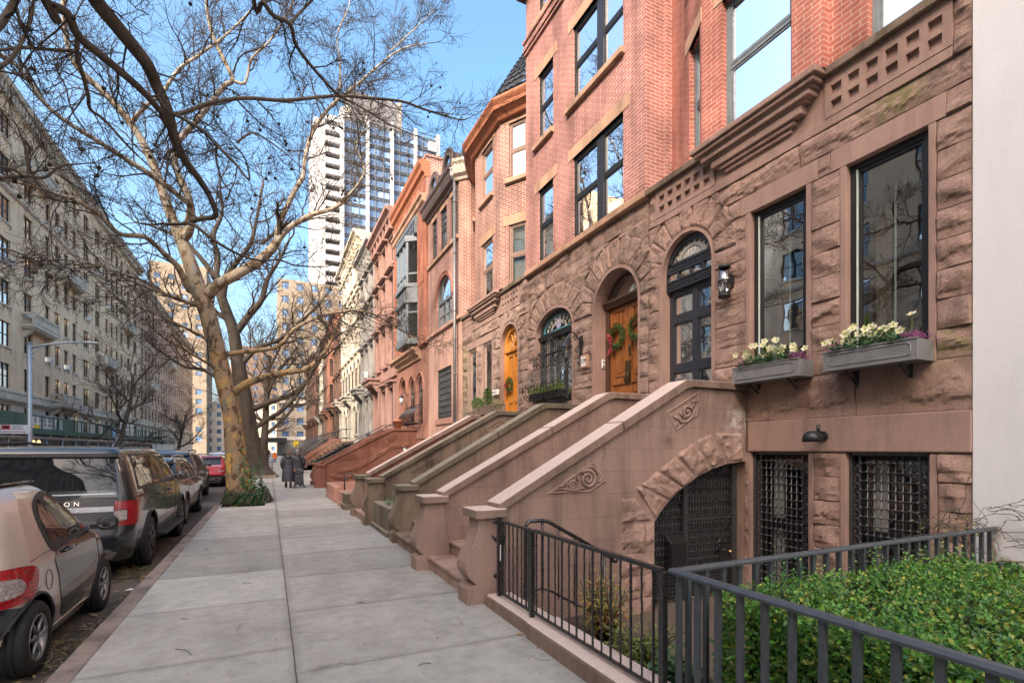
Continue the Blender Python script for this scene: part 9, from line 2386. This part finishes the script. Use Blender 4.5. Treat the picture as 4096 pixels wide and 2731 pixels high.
# ---------------------------------------------------------------- people
def skin_body(name, J, E, rad, mat, parent, root=0, sub=2):
 me = bpy.data.meshes.new(name); me.from_pydata([tuple(j) for j in J], E, []); o = bpy.data.objects.new(name, me); COL.objects.link(o)
 md = o.modifiers.new('skin', 'SKIN')
 for i, v in enumerate(me.skin_vertices[0].data): v.radius = rad[i] if isinstance(rad[i], tuple) else (rad[i], rad[i]); v.use_root = (i == root)
 s = o.modifiers.new('sub', 'SUBSURF'); s.levels = sub; s.render_levels = sub
 for m in (mat if isinstance(mat, list) else [mat]): me.materials.append(m)
 md.use_smooth_shade = True
 adopt(o, parent); return o
def person(name_label, loc, rz, h=1.62, coat=None, coatlen=.30, hair='hair', trouser='trouser', step=.10, hat=None, hold=1, group=None, backpack=False):
 """a walking figure seen from behind; local +y is the way they walk"""
 t = thing('person', name_label, 'person', (0,0,0), group); k = h/1.65
 Vk = lambda x, y, z: V((x*k, y*k, z*k))
 J = [Vk(0,0,.92), Vk(0,.01,1.10), Vk(0,.02,1.30), Vk(0,.0,1.42), Vk(0,.02,1.50)]
 R = [(.15*k,.11*k),(.135*k,.10*k),(.15*k,.10*k),(.07*k,.07*k),(.052*k,.052*k)]
 E = [(0,1),(1,2),(2,3),(3,4)]
 def chain(base, pts, rr):
  b = base
  for p, r in zip(pts, rr): J.append(Vk(*p)); R.append(r*k); E.append((b, len(J)-1)); b = len(J)-1
  return b
 for s, f in ((-1, step), (1, -step)):
  chain(0, [(s*.095,.0,.86),(s*.10,f*.6+.03,.49),(s*.10,f-.02,.09),(s*.105,f+.10,.035)], [.085,.058,.040,.035])
 hands = []
 for s in (-1, 1):
  if s == hold: pts = [(s*.19,.0,1.38),(s*.26,-.02,1.12),(s*.27,-.10,.90),(s*.27,-.13,.84)]
  else: pts = [(s*.19,.0,1.38),(s*.26,-.03,1.12),(s*.24,.10,.93),(s*.235,.14,.87)]
  b = chain(2, pts, [.062,.05,.034,.026]); q = pts[-1]; hands.append((s, q))
  for f in range(4): chain(b, [(q[0]+(f-1.5)*.016,q[1]+.015,q[2]-.05),(q[0]+(f-1.5)*.017,q[1]+.03,q[2]-.085+.006*abs(f-1.5))], [.009,.008])
  chain(b, [(q[0]-s*.03,q[1]+.02,q[2]-.02),(q[0]-s*.04,q[1]+.035,q[2]-.05)], [.010,.009])
 skin_body('body', J, E, R, M['skin'] if coat else M['coat'], t)
 # head with nose, ears and chin
 m = MB(); m.smooth = True; c = Vk(0,.03,1.61)
 def hp(u, v):
  th, ph = 2*pi*u, pi*v; d = V((math.sin(ph)*math.sin(th), math.sin(ph)*math.cos(th), math.cos(ph)))
  r = V((.072,.092,.112))*k; f = 1.0
  p = V((d.x*r.x, d.y*r.y, d.z*r.z))
  if d.y > .3 and d.z < -.2: p.x *= .85
  if d.y > .9: p.y += .022*k*math.exp(-((d.z+.12)/.16)**2-(d.x/.16)**2); p.y -= .012*k*math.exp(-((d.z-.12)/.12)**2-((abs(d.x)-.35)/.2)**2); p.y += .006*k*math.exp(-((d.z+.5)/.1)**2-(d.x/.3)**2)
  if abs(d.x) > .93: p.x += (.014 if d.x > 0 else -.014)*k
  return c+p
 m.grid(hp, 24, 16); m.build('head', M['skin'], t)
 if hair:
  m = MB(); m.smooth = True
  def hq(u, v):
   th, ph = lerp(.9, 2*pi-.9, u), lerp(.0, 2.25, v); d = V((math.sin(ph)*math.sin(th), math.sin(ph)*math.cos(th), math.cos(ph)))
   return c + V((d.x*.088,d.y*.108,d.z*.125))*k*(1+.05*noise.noise(d*6)) + V((0,-.005,.006))
  m.grid(hq, 22, 14); m.build('hair', M[hair], t)
 if hat:
  m = MB(); m.smooth = True; m.grid(lambda u, v: c+V((math.sin(lerp(0,1.5,v))*math.sin(2*pi*u)*.092, math.sin(lerp(0,1.5,v))*math.cos(2*pi*u)*.11-.005, math.cos(lerp(0,1.5,v))*.135))*k, 18, 8); m.lathe([(.10*k,.0),(.106*k,.02),(.10*k,.04)], c+V((0,-.005,0)), 18); m.build('hat', M[hat], t)
 # trousers and boots
 m = MB()
 for s, f in ((-1, step), (1, -step)): m.tube([Vk(s*.09,.0,.88),Vk(s*.10,f*.6+.03,.49),Vk(s*.10,f-.02,.13)], [.098*k,.074*k,.056*k], 10)
 m.tube([Vk(0,0,.98),Vk(0,0,.84)], [.16*k,.165*k], 12); m.build('trousers', M[trouser], t)
 m = MB()
 for s, f in ((-1, step), (1, -step)):
  m.smooth = True; m.grid(lambda u, v: Vk(s*.102+.045*math.sin(2*pi*u)*math.sin(pi*v), f+.055+.135*math.cos(2*pi*u)*math.sin(pi*v), .045-.045*math.cos(pi*v)), 14, 8); m.tube([Vk(s*.10,f-.02,.05),Vk(s*.10,f-.02,.20)], [.055*k,.06*k], 10)
 m.build('boots', M['ink'], t)
 # quilted coat: body, collar, sleeves
 m = MB(); m.smooth = True
 prof = [(coatlen,.27,.22),(coatlen+.15,.27,.21),(.75,.245,.19),(.95,.215,.165),(1.08,.20,.15),(1.25,.215,.15),(1.36,.20,.14),(1.43,.13,.115),(1.47,.085,.09)]
 rings = 60
 def cp(u, v):
  z = lerp(coatlen, 1.47, v); rx = interp([(a,b) for a,b,c_ in prof], z); ry = interp([(a,c_) for a,b,c_ in prof], z); puff = 1+.085*abs(math.sin(z*pi/.12)) if coat else 1.0
  th = 2*pi*u; w = 1+.02*noise.noise(V((th*2,z*8,0)))
  return Vk(rx*puff*w*math.sin(th), ry*puff*w*math.cos(th)-.01, z)
 m.grid(cp, 28, rings)
 for s in (-1, 1):
  if s == hold: P = [(s*.17,.0,1.39),(s*.235,.0,1.27),(s*.265,-.02,1.12),(s*.275,-.07,.98),(s*.275,-.11,.88)]
  else: P = [(s*.17,.0,1.39),(s*.235,-.01,1.27),(s*.265,-.03,1.12),(s*.255,.04,1.0),(s*.24,.11,.91)]
  Q, S = curve([Vk(*p) for p in P], [.085*k,.09*k,.082*k,.07*k,.058*k], 7)
  S = [r*(1+.09*abs(math.sin(i*.95))) if coat else r for i, r in enumerate(S)]; m.tube(Q, S, 10)
 if coat: m.lathe([(.085*k,1.40*k),(.135*k,1.41*k),(.15*k,1.46*k),(.13*k,1.52*k),(.10*k,1.53*k)], (0,-.02,0), 18)
 if coat == 'hood': m.grid(lambda u, v: Vk(.15*math.sin(lerp(-1.4,1.4,u))*math.sin(pi*v)*1.0, -.10-.10*math.sin(pi*v)*math.cos(lerp(-1.4,1.4,u)), 1.44+.10*math.cos(pi*v)), 14, 8)
 m.build('coat', M['coat' if coat in ('hood','puffer') else coat or 'coat'], t)
 place(t, loc[0], loc[1], rz); t.location.z = 0
 return t
def make_people():
 person('woman with brown hair in a long black quilted puffer coat, seen from behind', (.72,23.1), -.05, 1.47, 'hood', .30, hold=1)
 person('person in a grey knitted hat and black jacket walking beside the woman', (1.12,24.0), .05, 1.52, 'puffer', .62, hair=None, hat='greywool', trouser='ink', hold=-1)
 t = thing('shopping_cart', 'two-wheeled charcoal shopping trolley pulled along by the woman', 'shopping cart', (1.04,22.95,0))
 m = MB(); m.prism([(.94,22.78,.13),(1.30,22.78,.13),(1.28,22.82,.62),(.96,22.82,.62)], (0,.26,0)); m.box(.95,1.29,22.79,23.08,.62,.68); m.box(.98,1.26,22.75,22.79,.2,.45); m.build('bag', M['cartfabric'], t, bevel=.03)
 m = MB()
 for x in (.97,1.27): m.tube([(x,23.10,.08),(x,23.10,.72),(1.04,23.12,.80)], .012, 6)
 m.tube([(.94,22.85,.07),(1.30,22.85,.07)], .012, 6); m.build('frame', M['steel'], t)
 for x in (.93,1.31): m = MB(); m.lathe([(0,-.02),(.07,-.02),(.075,0),(.07,.02),(0,.02)], (x,22.92,.075), 14, 'x'); m.build('wheel', M['tyre'], t)
 person('pedestrian in dark clothes far down the pavement', (-.2,70), .1, 1.7, 'puffer', .6, trouser='ink', group='pedestrians far down the pavement')
 person('pedestrian in an orange jacket far down the pavement', (.6,66), .3, 1.2, 'orangecloth', .6, trouser='bluecloth', group='pedestrians far down the pavement')
 person('pedestrian in a blue coat far down the pavement', (-.9,76), -.2, 1.7, 'bluecloth', .5, trouser='ink', group='pedestrians far down the pavement')
 # litter bins and tree railing farther along the pavement
 t = thing('litter_bin', 'dark wheeled rubbish bins beside the iron-railed stoop', 'bin', (2.2,27.5,0))
 m = MB(); m.box(2.0,2.5,26.7,27.2,.05,.95); m.box(1.98,2.52,26.68,27.24,.95,1.02); m.box(2.05,2.55,27.4,27.9,.05,.9); m.box(2.03,2.57,27.38,27.94,.9,.97); m.build('bin', M['shedgreen_dark'], t, bevel=.03)
 t = thing('tree_railing', 'low black iron railing around the third tree pit', 'railing', (-.5,45,0)); m = MB()
 for (x0,y0,x1,y1) in ((-1.1,43.6,.25,43.6),(.25,43.6,.25,47.5)):
  for z in (.15,.6): m.tube([(x0,y0,z),(x1,y1,z)], .018, 4)
  for i in range(13): x, y = lerp(x0,x1,i/12), lerp(y0,y1,i/12); m.tube([(x,y,0),(x,y,.68)], .012, 4)
 m.build('rails', M['black_iron'], t)
# ---------------------------------------------------------------- light, camera, go
def make_light():
 w = bpy.data.worlds.new('World'); SC.world = w; w.use_nodes = True; nt = w.node_tree; bg = nt.nodes['Background']
 sky = nt.nodes.new('ShaderNodeTexSky'); sky.sky_type = 'NISHITA'; sky.sun_disc = False
 el = math.radians(36); tx, ty = -.75, -.66; L = math.hypot(tx, ty)
 sky.sun_elevation = el; sky.sun_rotation = math.atan2(tx/L, ty/L)
 sky.air_density = 1.0; sky.dust_density = 7; sky.ozone_density = 1.0; sky.altitude = 20
 hs = nt.nodes.new('ShaderNodeHueSaturation'); hs.inputs['Saturation'].default_value = 1.25; hs.inputs['Hue'].default_value = .488
 nt.links.new(sky.outputs[0], hs.inputs['Color']); nt.links.new(hs.outputs[0], bg.inputs['Color'])
 bg.inputs['Strength'].default_value = .55
 d = bpy.data.lights.new('sun', 'SUN'); d.energy = 2.9; d.angle = math.radians(.55); d.color = (1.0,.94,.84)
 o = bpy.data.objects.new('sun', d); COL.objects.link(o)
 s = V((tx/L*math.cos(el), ty/L*math.cos(el), math.sin(el))); o.rotation_euler = s.to_track_quat('Z', 'Y').to_euler(); o.location = (-10,-10,30)
def make_camera():
 c = bpy.data.cameras.new('camera'); c.sensor_width = 36; c.lens = 36*1178/2352; c.shift_y = 246/2352; c.clip_start = .05; c.clip_end = 2000
 o = bpy.data.objects.new('camera', c); COL.objects.link(o); o.location = CAM
 o.rotation_euler = (pi/2, 0, -math.atan2(FWD[0], FWD[1])); SC.camera = o
import time as _t
def run():
 make_mats()
 for f in (make_ground, house_one, house_two, house_three, house_four, house_five, white_building, make_stoops, make_fences, make_plants, make_far_houses, make_left, make_cars, make_trees, make_people, make_light, make_camera):
  t0 = _t.time(); f(); print('BUILD', f.__name__, round(_t.time()-t0, 2))
 SC.view_settings.view_transform = 'Standard'; SC.view_settings.look = 'None'; SC.view_settings.exposure = 0
 SC.render.engine = 'CYCLES'; SC.cycles.max_bounces = 8; SC.cycles.transparent_max_bounces = 16; SC.cycles.use_denoising = True
run()
